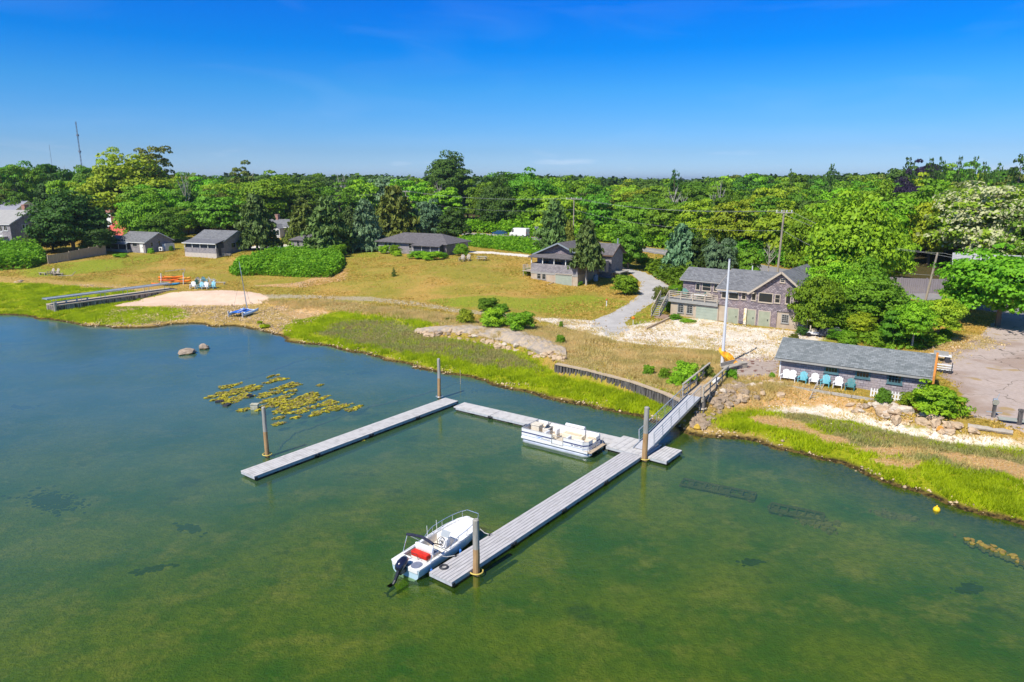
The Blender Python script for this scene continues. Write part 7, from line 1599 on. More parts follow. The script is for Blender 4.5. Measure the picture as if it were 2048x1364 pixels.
def tree(kind, x, y, h, rad, leaf='mid', label='', group=None, name='tree', base=.22, cat='tree', bark=None, z=None, proto=None, sq=None):
    z0 = (H(x, y) if z is None else z) - .1; rz = rnd.uniform(0, 6.28)
    t = thing(name, label, cat, (x, y, z0), rz, group)
    P_ = {'broad': PB, 'hero': PH, 'small': PS, 'open': PW, 'cedar': PC, 'spruce': PK, 'bloom': [PBloom], 'bush': PS, 'dead': None}[kind]
    if P_:
        me = P_[proto if proto is not None else rnd.randrange(len(P_))]
        c = bpy.data.objects.new('crown', me); C.objects.link(c); c.parent = t
        b0 = base * h; c.location = (0, 0, b0); c.scale = (rad, rad * rnd.uniform(.88, 1.08), (h - b0) * 1.02)
        for sl in c.material_slots: sl.link = 'OBJECT'; sl.material = LF[leaf]
    tm = (TRB if kind == 'dead' else TC if kind in ('cedar', 'spruce') else TR); me = tm[rnd.randrange(len(tm))]
    k = bpy.data.objects.new('trunk', me); C.objects.link(k); k.parent = t; rr_ = rad * 1.0 if kind != 'dead' else rad
    k.scale = (rr_ if kind not in ('cedar', 'spruce') else rr_ * 1.1, rr_ if kind not in ('cedar', 'spruce') else rr_ * 1.1, h)
    if bark or kind == 'dead':
        for sl in k.material_slots: sl.link = 'OBJECT'; sl.material = bark or M_barkp
    return t
def tpx(kind, px, d, top_py, wpx, leaf, label, **k):
    """a tree at ground distance d whose crown tops out at top_py and is wpx photo pixels wide"""
    x = PX(px, d, 8); z0 = H(x, d); h = hz(d, top_py) - z0; rad = wpx / 2 / F_PX * (d * _c + 12 * _s)
    return tree(kind, x, d, h, rad, leaf, label, **k)
# --- trees that stand out singly -------------------------------------------------
tpx('hero', 142, 160, 388, 150, 'dark', 'big dark round tree overhanging the tan board fence', base=.1)
tpx('hero', 100, 163, 440, 90, 'dark', 'lower dark tree filling the left side under the big round one', base=.02)
tpx('hero', 192, 158, 450, 70, 'dark', 'dark tree between the board fence and the leftmost cottage roof', base=.08)
tpx('hero', 262, 215, 322, 150, 'yellow', 'tall yellow-green tree with a ragged top behind the red-roofed house', base=.12)
tpx('open', 232, 222, 302, 62, 'yellow', 'left spreading top branches of the tall ragged tree against the sky', base=.45)
tpx('open', 318, 222, 293, 76, 'olive', 'sparse spreading treetop highest on the left skyline', base=.5)
tpx('hero', 300, 205, 380, 110, 'bright', 'yellow-green leaning tree in front of the ragged tall one', base=.1)
tpx('hero', 296, 182, 398, 96, 'bright', 'leaning yellow-green tree right in front of the red roof', base=.0)
tpx('hero', 330, 180, 420, 80, 'mid', 'darker tree between the two left cottages', base=.0)
tpx('broad', 375, 200, 410, 90, 'mid', 'dark green tree behind the gap between the two left cottages', base=.05)
tpx('broad', 270, 178, 462, 46, 'bright', 'small bright tree right of the red roof', base=.1)
tpx('dead', 375, 215, 350, 44, 'mid', 'bare silvery tree top left of the round yellow trees', base=.3)
tpx('broad', 430, 195, 385, 100, 'mid', 'green tree rising behind the porch cottage roof', base=.05)
tpx('open', 492, 235, 328, 52, 'olive', 'round sparse olive treetop standing above its neighbours left of centre', base=.4)
tpx('hero', 540, 215, 350, 120, 'yellow', 'broad yellow-green tree behind the small far cottage', base=.08)
tpx('cedar', 512, 157, 392, 84, 'cedar', 'lone dark cedar at the right gable of the porch cottage', base=.12)
tpx('cedar', 606, 172, 400, 76, 'olive', 'brownish olive cedar left of the half-hidden cottage', base=.0)
tpx('cedar', 655, 152, 398, 112, 'cedar', 'wide cedar standing in front of the half-hidden cottage', base=.1)
tpx('cedar', 668, 150, 470, 40, 'cedar', 'low cedar bough mass at the corner of the green thicket', base=.0)
tpx('cedar', 731, 158, 402, 78, 'blue', 'grey-green cedar between the half-hidden cottage and the long low one', base=.1)
tpx('cedar', 790, 180, 376, 104, 'olive', 'tall olive cedar behind the left end of the long low cottage', base=.0)
tpx('cedar', 700, 178, 415, 50, 'cedar', 'cedar behind the roof of the half-hidden cottage', base=.0)
tpx('broad', 858, 185, 400, 70, 'blue', 'grey-green bushy tree behind the long low cottage', base=.0)
tpx('broad', 905, 182, 420, 60, 'dark', 'dark bushy tree behind the right end of the long low cottage', base=.0)
tpx('hero', 898, 262, 313, 84, 'dark', 'tall round-topped tree breaking the skyline near the centre', base=.35)
tpx('broad', 880, 262, 352, 50, 'mid', 'lower side branches of the tall skyline tree near the centre', base=.3)
tpx('hero', 997, 212, 366, 74, 'dark', 'dark rounded tree behind the parked van and car', base=.02)
tpx('hero', 1060, 222, 345, 110, 'mid', 'big green tree above the dark rounded one beyond the road', base=.02)
tpx('cedar', 1108, 152, 405, 84, 'cedar', 'dark cedar behind the roof of the hillside house', base=.0)
tpx('cedar', 1138, 150, 443, 34, 'olive', 'small olive cedar tucked behind the hillside house ridge', base=.0)
hx = Hh.B[0] + Hh.d[0] * 1.5 + Hh.n[0] * 1.6; hy = Hh.B[1] + Hh.d[1] * 1.5 + Hh.n[1] * 1.6
tpx('cedar', 1174, hy, 441, 74, 'cedar', 'cedar with a bare lower trunk against the side of the hillside house', base=.32, bark=M_barkp)
tpx('cedar', 1362, 118, 452, 84, 'blue', 'blue-grey spruce left of the boathouse roof', base=.0)
tpx('cedar', 1340, 122, 505, 44, 'blue', 'lower blue-grey spruce beside the taller one by the driveway', base=.0)
tpx('broad', 1400, 118, 470, 60, 'dark', 'dark leafy tree behind the left wing of the boathouse', base=.0)
tpx('broad', 1258, 128, 455, 70, 'mid', 'green tree at the inside of the driveway bend', base=.02)
tpx('broad', 1440, 112, 470, 66, 'blue', 'grey-green tree behind the middle of the boathouse roof', base=.0)
tpx('broad', 1495, 112, 490, 60, 'mid', 'green tree behind the boathouse ridge', base=.0)
tpx('dead', 1437, 190, 366, 44, 'mid', 'bare grey dead tree standing in the woods above the boathouse', base=.1)
tpx('dead', 1425, 205, 372, 34, 'mid', 'second bare dead tree just left of the grey one', base=.1)
tpx('dead', 1540, 118, 490, 60, 'mid', 'bare branching tree beside the utility pole behind the boathouse', base=.1)
tpx('hero', 1655, 84, 520, 110, 'bright', 'bright leafy tree overhanging the right end of the boathouse', base=.06)
tpx('hero', 1622, 82, 560, 64, 'mid', 'low leafy tree against the right corner of the boathouse', base=.02)
tpx('hero', 1640, 77, 548, 96, 'bright', 'leafy tree closest to the right corner of the boathouse, covering its last window', base=.05)
tpx('hero', 1700, 92, 400, 170, 'bright', 'very large bright green tree right of the boathouse', base=.1)
tpx('hero', 1622, 115, 420, 104, 'bright', 'large green tree behind the gable of the boathouse', base=.08)
tpx('hero', 1740, 80, 555, 120, 'mid', 'spreading green tree behind the long shed', base=.12)
tpx('broad', 1690, 74, 655, 50, 'bright', 'low bushy sapling just behind the shed roof', base=.05)
tpx('hero', 1838, 70, 600, 84, 'bright', 'light green tree with pale twin stems right of the shed', base=.25, bark=M_barkp)
tpx('broad', 1800, 71, 620, 62, 'mid', 'young tree behind the right end of the shed roof', base=.15)
tpx('hero', 1890, 74, 592, 80, 'yellow', 'yellow-green tree beside the parking lot, left of the big right-hand tree', base=.2)
tpx('hero', 2010, 80, 500, 190, 'bright', 'big dark-shaded tree hanging over the parking lot at the right edge', base=.1)
tpx('hero', 1840, 150, 370, 160, 'mid', 'large layered green tree between the bright giant and the blossoming tree', base=.05)
tpx('bloom', 1968, 125, 372, 210, 'cream', 'very large tree covered in cream blossom at the right', base=.12)
tpx('bloom', 2060, 118, 395, 150, 'cream', 'second cream-blossomed tree crown cut by the right edge', base=.1)
tpx('hero', 1750, 160, 372, 90, 'yellow', 'yellow-tipped tree above the bright giant', base=.05)
tpx('hero', 1806, 156, 352, 56, 'purple', 'dark purple-leaved tree among the green ones at right', base=.05)
tpx('broad', 1845, 235, 322, 60, 'purple', 'purple-leaved tree top under the spruces on the right skyline', base=.3)
for px, tp, w_, lab in ((1805, 316, 38, 'leftmost of the ragged spruces on the right skyline'), (1848, 317, 36, 'ragged spruce above the purple tree'), (1870, 314, 30, 'ragged spruce just right of the purple tree'), (1905, 314, 24, 'thin pointed spruce between two groups on the right skyline'), (1934, 313, 34, 'ragged spruce above the middle of the blossoming tree'), (1955, 325, 26, 'shorter spruce right of the one above the blossoming tree'), (1984, 326, 26, 'shorter spruce with a reddish tip near the right edge'), (2026, 308, 60, 'tallest ragged spruce at the right edge'), (1654, 328, 30, 'ragged spruce alone on the skyline above the boathouse gable'), (1575, 338, 18, 'small pointed spruce on the skyline left of the lone ragged one'), (1345, 340, 34, 'pointed dark spruce on the skyline above the driveway bend')):
    tpx('spruce', px, 225 if px > 1700 else 240, tp, w_ * 1.7, 'dark', lab, base=.1, group='ragged spruces on the skyline')
# --- the wood beyond the road ----------------------------------------------------
def skyline(px):
    X_ = [-300, 0, 120, 200, 330, 420, 480, 560, 640, 760, 860, 930, 1000, 1100, 1200, 1290, 1370, 1420, 1500, 1580, 1650, 1760, 1850, 1950, 2100, 2400]
    Y_ = [320, 322, 330, 338, 345, 355, 352, 350, 352, 352, 358, 356, 350, 352, 358, 362, 364, 358, 352, 352, 352, 345, 336, 335, 330, 325]
    return float(np.interp(px, X_, Y_))
def where(px):
    for lim, s_ in ((200, 'at the far left'), (420, 'behind the two left cottages'), (600, 'behind the small far cottage'), (760, 'behind the cedars'), (930, 'behind the long low cottage'), (1090, 'behind the van'), (1250, 'behind the hillside house'), (1430, 'above the driveway bend'), (1600, 'behind the boathouse'), (1800, 'behind the bright giant tree')):
        if px < lim: return s_
    return 'behind the blossoming tree'
spots = []; rows = [168, 182, 198, 214, 232, 252, 275, 302, 335]
placed = [(o.location.x, o.location.y) for o in bpy.data.objects if o.name.startswith('tree')]
for ri, d in enumerate(rows):
    x = -d * .80
    while x < d * .80:
        xx = x + rnd.uniform(-2.5, 2.5); yy = d + rnd.uniform(-5, 5); px = 1024 + F_PX * xx / (yy * _c + 12 * _s)
        x += 9.0 + ri * .9
        spots.append((xx, yy, px, ri))
for d, x0_, x1_ in ((108, 40, 75), (122, 34, 95), (138, 26, 110), (152, 22, 118)):
    x = x0_
    while x < x1_: spots.append((x + rnd.uniform(-2, 2), d + rnd.uniform(-4, 4), 1024 + F_PX * x / (d * _c + 2.5), -1)); x += 9.0
def ok(x, y):
    if np.min(np.hypot(ROAD[:, 0] - x, ROAD[:, 1] - y)) < 7.5: return False
    i = int(np.argmin(np.hypot(ROAD[:, 0] - x, ROAD[:, 1] - y))); j = min(max(i, 1), len(ROAD) - 2); d = ROAD[j + 1] - ROAD[j - 1]
    side = d[0] * (y - ROAD[j, 1]) - d[1] * (x - ROAD[j, 0])
    return side > 0
nt_ = 0
for xx, yy, px, ri in spots:
    if px < -60 or px > 2110 or nt_ > 225: continue
    left = xx < -60 and yy > 186
    if not (ok(xx, yy) or left): continue
    if ri >= 0 and yy < 200 and px < 320: continue
    if 500 < px < 640 and yy < 205: continue
    if px > 1660 and yy < 132: continue
    if any((xx - a) ** 2 + (yy - b_) ** 2 < 14 for a, b_ in placed): continue
    placed.append((xx, yy)); nt_ += 1
    sk = skyline(px) + rnd.uniform(0, 14); hmax = hz(yy, sk) - H(xx, yy); front = {-1: .72, 0: .66, 1: .7, 2: .76, 3: .82, 4: .88}.get(ri, 1.0)
    h = max(6.5, min(hmax, 19) * (front + rnd.uniform(-.06, .06))); rad = rnd.uniform(4.6, 6.6) * (1 + .03 * max(ri, 0))
    lf = rnd.choice(['mid', 'mid', 'bright', 'bright', 'yellow', 'dark', 'mid', 'olive']) if px < 600 or px > 1000 else rnd.choice(['mid', 'bright', 'mid', 'dark', 'mid', 'blue'])
    fw = {'mid': 'mid-green', 'bright': 'bright green', 'yellow': 'yellow-green', 'dark': 'dark green', 'olive': 'olive-tinged', 'blue': 'grey-green'}[lf]
    bk_ = 'front' if ri <= 1 else 'middle' if ri <= 4 else 'back'
    kd = rnd.random()
    if kd < .05 and ri >= 0: tree('dead', xx, yy, h * 1.05, rad * .8, lf, 'bare leafless tree among the leafy ones of the wood, %s' % where(px), group='bare trees in the wood %s' % where(px)); continue
    if kd > .82: tree('open', xx, yy, h * 1.08, rad, lf, '%s loose-crowned tree in the %s rows of the wood, %s' % (fw, bk_, where(px)), group='%s loose trees in the %s of the wood %s' % (fw, bk_, where(px)), base=.2); continue
    tree('broad', xx, yy, h, rad, lf, '%s leafy tree in the %s rows of the wood, %s' % (fw, bk_, where(px)), group='%s trees in the %s of the wood %s' % (fw, bk_, where(px)), base=.06)
print('wood trees', nt_)
# --- everything farther: one mass --------------------------------------------------
rs_ = np.random.RandomState(3); CC, NN, SZ = [], [], []
d = 360.0; dens = 0
while d < 3200:
    step = 9 + (d - 360) * .035; n = int(d * 1.66 / step)
    for x in np.linspace(-d * .83, d * .83, n):
        xx = x + rs_.randn() * step * .3; yy = d + rs_.randn() * step * .3; px = 1024 + F_PX * xx / (yy * _c + 3)
        rad = (5.5 + 3 * rs_.rand()) * (1 + (d - 360) * .0011); gz_ = 6 + 2.5 * min(1, (yy - 300) / 700)
        hh = (13 + 4.0 * rs_.rand()) 
        top = min(gz_ + hh, hz(yy, skyline(px) + (2 if d > 700 else 0) + 8 * rs_.rand())) if d < 1200 else 17.5 + 3.2 * rs_.rand() + 1.5 * (abs(xx + 300) < 500)
        k = 110 if d < 600 else 60 if d < 1100 else 34
        u = sph(k, rs_); u[:, 2] = np.abs(u[:, 2]) ** .7; bump_ = 1 + .22 * np.sin(u[:, 0] * 5 + rs_.rand() * 6) * np.sin(u[:, 1] * 5 + rs_.rand() * 6)
        p = u * (rad * bump_ * (.8 + .25 * rs_.rand(k)))[:, None]; p[:, 2] *= 1.1; p[:, 2] += top - rad * 1.1
        CC.append(p + np.array([xx, yy, 0])); NN.append(u); SZ.append(np.full(k, rad * (.30 if d < 600 else .42 if d < 1100 else .6)))
    d += step * .95
CC = np.vstack(CC); NN = np.vstack(NN); SZ = np.concatenate(SZ)
V, F_q = leaf_quads(CC, NN, SZ, rs_, 1.4) if False else (None, None)
n = len(CC); N_ = NN + rs_.randn(n, 3) * .45; N_ /= np.linalg.norm(N_, axis=1)[:, None]; A = np.cross(N_, rs_.randn(n, 3)); A /= np.linalg.norm(A, axis=1)[:, None]; B = np.cross(N_, A)
s_ = (SZ * (.7 + .6 * rs_.rand(n)))[:, None]; A = A * s_ * .65; B = B * s_ * .5
V = np.stack([CC - A, CC - B, CC + A, CC + B], 1).reshape(-1, 3); print('far leaves', n)
o = bigmesh('far_woodland', V, np.arange(4 * n).reshape(-1, 4), [leafmat('far_leaves', (.10, .19, .018), (.035, .075, .010), .2, .05, vary=False)])
tag(o, 'distant wooded land fading to the horizon', 'woodland', kind='stuff')
HAZE = 0.00012
# ================================================================ shrubs, thickets, grass, rocks
def area_pts(poly, n, seed):
    poly = np.array(poly); rs2 = np.random.RandomState(seed); lo_, hi_ = poly.min(0), poly.max(0); out = []
    while sum(len(o) for o in out) < n:
        q = lo_ + rs2.rand(n * 2, 2) * (hi_ - lo_); out.append(q[inside(poly, q[:, 0], q[:, 1])])
    return np.vstack(out)[:n], rs2
def mound(name, label, poly, hgt, dens, leaf, m, seed, cat='shrub', group=None, kind=None, lump=1.6, edge=1.6, maxn=60000):
    """leafy ground-hugging mass: a lumpy height over the polygon, covered in leaf quads"""
    poly = np.array(poly); a = .5 * abs(np.sum(poly[:, 0] * np.roll(poly[:, 1], 1) - poly[:, 1] * np.roll(poly[:, 0], 1))); n = int(min(maxn, a * dens))
    q, rs2 = area_pts(poly, n, seed); X, Y = q[:, 0], q[:, 1]
    e = np.clip(dist_line(np.vstack([poly, poly[:1]]), X, Y) / edge, 0, 1); e = np.sqrt(e * (2 - e))
    hh = hgt * e * (.40 + .6 * vnoise(X + seed * 3, Y, lump, seed) + .45 * vnoise(X, Y + seed, lump * .4, seed + 1)) * (1 + .35 * (rs2.rand(n) < .05))
    Z = height(X, Y); dep = rs2.rand(n) ** 2.2 * .8; C_ = np.stack([X + rs2.randn(n) * .1, Y + rs2.randn(n) * .1, Z + hh * (1 - dep * .9)], 1)
    ep = .4; hx_ = (vnoise(X + seed * 3 + ep, Y, lump, seed) - vnoise(X + seed * 3 - ep, Y, lump, seed)) * hgt * .6 / (2 * ep); hy_ = (vnoise(X + seed * 3, Y + ep, lump, seed) - vnoise(X + seed * 3, Y - ep, lump, seed)) * hgt * .6 / (2 * ep)
    N_ = np.stack([-hx_, -hy_, np.ones(n)], 1); N_ /= np.linalg.norm(N_, axis=1)[:, None]
    V, F_q = leaf_quads(C_, N_, leaf * (.5 + .9 * rs2.rand(n))[:, None], rs2, 1.2); cen = np.array([X.mean(), Y.mean(), Z.min()]); o = bigmesh(name, V - cen, F_q, [m]); o.location = cen
    return tag(o, label, None if kind else cat, group, kind)
def tp(*pts): return [T(*p) for p in pts]
mound('vine_thicket', 'wide bright green vine thicket on the lawn below the half-hidden cottage', tp((458, 545), (470, 532), (520, 515), (560, 509), (640, 509), (686, 515), (690, 528), (680, 545), (660, 556), (600, 555), (520, 551), (470, 552)), 1.7, 150, 0.26, LF['vinem'], 3, 'thicket')
mound('bramble_hedge', 'long bright green bramble hedge between the white drive and the guardrail', tp((905, 486), (935, 478), (1000, 482), (1060, 488), (1092, 494), (1092, 510), (1060, 508), (1000, 500), (930, 492)), 1.5, 120, .30, LF['vinem'], 4, 'hedge', edge=2.2)
mound('shrub_bank', 'dense green shrub bank at the left edge below the two-storey house', tp((-60, 512), (-10, 504), (50, 502), (92, 514), (94, 526), (60, 538), (-60, 545)), 2.6, 70, .34, LF['vinem'], 5, lump=3)
def bush(px, py, wpx, hpx, leaf, label, group=None, kind=0, m=None, dense=False):
    x, y = T(px, py); d = y * _c + 17 * _s; rad = wpx / 2 / F_PX * d; h = hpx / F_PX * d * 1.06; y += rad * .55; z = H(x, y)
    t = thing('shrub', label, 'shrub', (x, y, z - .1), rnd.uniform(0, 6), group)
    o = bpy.data.objects.new('foliage', (PHedge if dense or wpx < 70 else PB)[rnd.randrange(2)]); C.objects.link(o); o.parent = t; o.scale = (rad, rad * .9, h * 1.05); o.location = (0, 0, -.05 * h)
    for sl in o.material_slots: sl.link = 'OBJECT'; sl.material = m or LF[leaf]
    k = bpy.data.objects.new('stem', TR[rnd.randrange(4)]); C.objects.link(k); k.parent = t; k.scale = (rad, rad, h * .8)
    return t
bush(1254, 592, 50, 42, 'bright', 'round clipped bush on the lawn inside the driveway bend', dense=True)
bush(1257, 590, 40, 38, 'vine', 'second stem clump filling the right side of the clipped bush', dense=True)
for px, py, w_, h_, lf, lab in ((768, 508, 24, 18, 'vine', 'left shrub at the left corner of the long low cottage'), (788, 510, 26, 20, 'bright', 'second shrub at the left corner of the long low cottage'), (795, 513, 20, 12, 'vine', 'low shrub in front of the second one by the long low cottage'), (835, 519, 40, 18, 'vine', 'left half of the shrub bed below the dark screened porch'), (862, 521, 44, 18, 'vine', 'right half of the shrub bed below the dark screened porch'), (887, 518, 18, 14, 'bright', 'small shrub at the right of the porch shrub bed'), (924, 512, 36, 24, 'vine', 'rounded shrub right of the long low cottage'), (617, 505, 28, 18, 'bright', 'shrub by the front door of the half-hidden cottage'), (677, 516, 30, 28, 'vine', 'tall vine-covered stump at the right end of the thicket'),
    (342, 503, 10, 12, 'mid', 'small bush at the far end of the leftmost cottage'), (300, 508, 14, 12, 'bright', 'small bush at the corner of the leftmost cottage'), (238, 515, 30, 8, 'bright', 'low plants below the lean-to porch'), (582, 477, 18, 12, 'yellow', 'low yellow-green bush beside the small far cottage'), (35, 500, 16, 20, 'mid', 'upright bush against the left-edge house'),
    (932, 650, 38, 32, 'yellow', 'leftmost bush of the clump behind the rock revetment'), (985, 658, 62, 40, 'bright', 'middle bush of the clump behind the rock revetment'), (1040, 664, 58, 40, 'bright', 'rightmost bush of the clump behind the rock revetment'), (975, 622, 42, 26, 'mid', 'dark bush at the back of the revetment clump'), (1005, 625, 28, 18, 'mid', 'small dark bush right at the back of the revetment clump'), (1122, 655, 9, 14, 'mid', 'tiny bush by the two-wheel track'), (1122, 690, 18, 22, 'bright', 'small bush near the end of the revetment'), (895, 640, 10, 6, 'olive', 'tiny bush left of the revetment'),
    (1298, 752, 24, 24, 'bright', 'leftmost small bush above the timber bulkhead'), (1330, 762, 28, 26, 'bright', 'second small bush above the timber bulkhead'), (1376, 772, 56, 48, 'bright', 'largest bush above the bulkhead, beside the gangway'), (1352, 774, 30, 24, 'vine', 'low bush spilling over the bulkhead beside the gangway'), (1415, 758, 32, 28, 'olive', 'sparse bush between the big bush and the pier'), (1465, 760, 28, 22, 'bright', 'small bush on the right of the pier head'), (1546, 756, 14, 12, 'bright', 'tiny bush at the left corner of the shed'),
    (1772, 812, 34, 34, 'mid', 'climbing shrub behind the picket fence'), (1826, 815, 44, 30, 'vine', 'leafy shrub between the fence and the big round shrub'), (1888, 838, 98, 62, 'vine', 'big round shrub at the right end of the shed'), (1860, 825, 40, 36, 'bright', 'left shoulder of the big round shrub'),
    (1310, 548, 30, 22, 'vine', 'shrub on the far side of the driveway top'), (1345, 560, 44, 30, 'dark', 'dark shrub below the blue-grey spruces'), (1380, 565, 40, 26, 'vine', 'shrub left of the boathouse left wing'), (1352, 588, 30, 18, 'bright', 'bright shrub at the left corner of the boathouse wing'), (1325, 612, 34, 40, 'olive', 'brownish shrub left of the boathouse stairs'), (1337, 624, 18, 22, 'vine', 'green shrub under the boathouse stairs'), (1352, 640, 26, 12, 'bright', 'weeds at the base of the boathouse wing'), (1380, 645, 36, 6, 'bright', 'low weeds before the boathouse garage'),
    (1225, 535, 24, 30, 'dark', 'dark shrub behind the side deck of the hillside house'), (1248, 532, 30, 26, 'vine', 'shrub at the top of the driveway'), (1290, 535, 36, 22, 'bright', 'bright shrub along the upper driveway'), (1160, 572, 12, 10, 'bright', 'weeds at the foot of the hillside cedar'), (1055, 550, 16, 16, 'vine', 'vines under the left landing of the hillside house'), (1700, 695, 40, 30, 'bright', 'bush behind the middle of the shed roof'), (1590, 680, 20, 14, 'olive', 'dry bush at the right foot of the boathouse'), (1607, 672, 24, 20, 'dark', 'dark bush at the shaded corner of the boathouse')):
    bush(px, py, w_, h_, lf, lab)
x, y = T(788, 553); t = thing('young_tree', 'single small young tree alone on the brown lawn', 'tree', (x, y, H(x, y) - .05)); o = bpy.data.objects.new('crown', PK[0]); C.objects.link(o); o.parent = t; o.scale = (.55, .55, 1.7)
k = bpy.data.objects.new('trunk', TC[0] if isinstance(TC, list) else TC); C.objects.link(k); k.parent = t; k.scale = (.6, .6, 1.6)
# understorey along the far side of the road and between the cottages and the wood
def along_road(o0, o1, i0, i1):
    a, b_ = [], []; n = len(ROAD)
    for i in range(i0, i1 + 1):
        d = ROAD[min(i + 1, n - 1)] - ROAD[max(i - 1, 0)]; d = d / np.linalg.norm(d); nn_ = np.array([-d[1], d[0]]); a.append(ROAD[i] + nn_ * o0); b_.append(ROAD[i] + nn_ * o1)
    return np.array(a + b_[::-1])
for i0, i1, lab, lf, sd in ((iy(-60), iy(-16), 'roadside undergrowth beyond the road behind the cottages', 'mid', 21), (iy(-16), iy(14), 'roadside undergrowth behind the van', 'vine', 22), (iy(14), iy(36), 'roadside undergrowth behind the hillside house', 'bright', 23), (iy(36), iy(52), 'roadside undergrowth behind the boathouse', 'mid', 24)):
    mound('undergrowth', lab, along_road(4.6, 15, i0, i1), 3.2, 26, .55, LF[lf], sd, 'undergrowth', 'roadside undergrowth', lump=4, edge=2.5)
mound('undergrowth', 'shrubby bank between the upper driveway and the boathouse', tp((1290, 540), (1330, 536), (1400, 545), (1400, 570), (1365, 590), (1335, 570), (1310, 555)), 2.2, 50, .42, LF['mid'], 25, 'undergrowth', lump=3)
mound('undergrowth', 'dark undergrowth along the wood edge behind the left cottages', [(-125, 205), (-60, 205), (-60, 222), (-30, 214), (-30, 200), (-18, 196), (-20, 226), (-60, 250), (-130, 240)], 4, 14, .7, LF['dark'], 26, 'undergrowth', lump=5)
mound('undergrowth', 'undergrowth beneath the trees behind the shed', tp((1620, 660), (1700, 655), (1790, 668), (1860, 678), (1900, 660), (1900, 684), (1850, 700), (1760, 700)), .9, 40, .30, LF['mid'], 27, 'undergrowth', lump=2)
tpx('hero', 1770, 80, 575, 100, 'bright', 'leafy tree between the spreading tree and the light one behind the shed', base=.1)
tpx('hero', 1660, 78, 600, 90, 'mid', 'lower green tree between the boathouse corner and the shed', base=.05)
tpx('hero', 1725, 76, 625, 70, 'yellow', 'small yellowish tree in front of the spreading one behind the shed', base=.1)
tpx('hero', 1950, 90, 545, 90, 'bright', 'bright tree filling the space left of the big right-hand tree', base=.1)
tpx('hero', 1690, 100, 480, 130, 'mid', 'green tree filling the lower left of the bright giant', base=.02)
tpx('hero', 1732, 86, 522, 104, 'mid', 'green tree right of the bright giant, behind the spreading one', base=.05)
tpx('hero', 1762, 82, 580, 92, 'bright', 'leafy tree just left of the leaning pole, hiding the road', base=.05)
tpx('hero', 1790, 112, 470, 90, 'bright', 'green tree left of the leaning pole, across the road', base=.02)

# ---------------------------------------------------------------- grasses
def grass(name, label, maskf, n, hgt, wid, m, seed, ymax=125, blades=4, cat=None):
    rs2 = np.random.RandomState(seed); cy = (ys[1:] + ys[:-1]) / 2; cx_ = (xs[1:] + xs[:-1]) / 2
    CX, CY = np.meshgrid(cx_, cy); A_ = np.outer(np.diff(ys), np.diff(xs)); f = lambda a: (a[:-1, :-1] + a[1:, 1:] + a[1:, :-1] + a[:-1, 1:]) / 4
    Wt = maskf(lambda k: f(MASK[k]), f(GZ), CX, CY) * A_; fr = (np.abs(CX) < CY * .80 + 6) & (CY < ymax) & (CY > 25)
    Wt = np.where(fr, Wt, 0) / (.25 + (np.abs(CY) / 60) ** 1.2); p = Wt.ravel() / Wt.sum(); idx = rs2.choice(len(p), n, p=p); iy_, ix_ = np.unravel_index(idx, Wt.shape)
    X = xs[ix_] + rs2.rand(n) * (xs[ix_ + 1] - xs[ix_]); Y = ys[iy_] + rs2.rand(n) * (ys[iy_ + 1] - ys[iy_]); Z = height(X, Y)
    g = Z > .1; X, Y, Z = X[g], Y[g], Z[g]; n = len(X); hs = hgt * (.5 + .8 * vnoise(X, Y, 1.5, seed) + .3 * rs2.rand(n)); V = np.zeros((n, blades, 3, 3))
    for b_ in range(blades):
        a = rs2.rand(n) * 6.283; r_ = rs2.rand(n) * .16; bx_, by_ = X + r_ * np.cos(a), Y + r_ * np.sin(a); l_ = rs2.rand(n) * 6.283; lean = hs * (.2 + .7 * rs2.rand(n)); w_ = wid * (.6 + .8 * rs2.rand(n)); pa_ = rs2.rand(n) * 3.14
        V[:, b_, 0] = np.stack([bx_ - w_ * np.cos(pa_), by_ - w_ * np.sin(pa_), Z - .02], 1); V[:, b_, 1] = np.stack([bx_ + w_ * np.cos(pa_), by_ + w_ * np.sin(pa_), Z - .02], 1)
        V[:, b_, 2] = np.stack([bx_ + lean * np.cos(l_), by_ + lean * np.sin(l_), Z + hs * (.7 + .5 * rs2.rand(n))], 1)
    V = V.reshape(-1, 3); o = bigmesh(name, V, np.arange(len(V)).reshape(-1, 3), [m]); return tag(o, label, kind='stuff')
G_m = leafmat('marsh_grass_blades', (.56, .66, .012), (.36, .47, .010), .5, .5, vary=False); G_d = leafmat('dull_marsh_blades', (.40, .42, .13), (.50, .42, .16), .45, .6, vary=False); G_f = leafmat('dry_grass_blades', (.80, .62, .28), (.60, .50, .17), .45, .4, vary=False)
grass('marsh_grass', 'bright green salt-marsh grass along the shore', lambda M, z, X, Y: np.clip(M('marsh') - .9 * M('dull') - 1.6 * M('rust') - M('shell') - .6 * M('pebble'), 0, 1) * (z > .12) * (.12 + (vnoise(X, Y, 1.3, 41) > .36)), 46000, .28, .035, G_m, 1, 135)
grass('dull_marsh_grass', 'duller shorter salt hay behind the bright marsh fringe', lambda M, z, X, Y: np.clip(M('marsh') * M('dull') - M('rust') * 1.6 - M('shell'), 0, 1), 12000, .22, .035, G_d, 2)
grass('dry_grass', 'tall dry blond grass above the bulkhead and track', lambda M, z, X, Y: np.clip(M('field') - M('track') - M('shell') - M('driveway') - M('brick'), 0, 1) * (.2 + (vnoise(X, Y, 3, 5) > .35)), 30000, .30, .03, G_f, 3, 140)
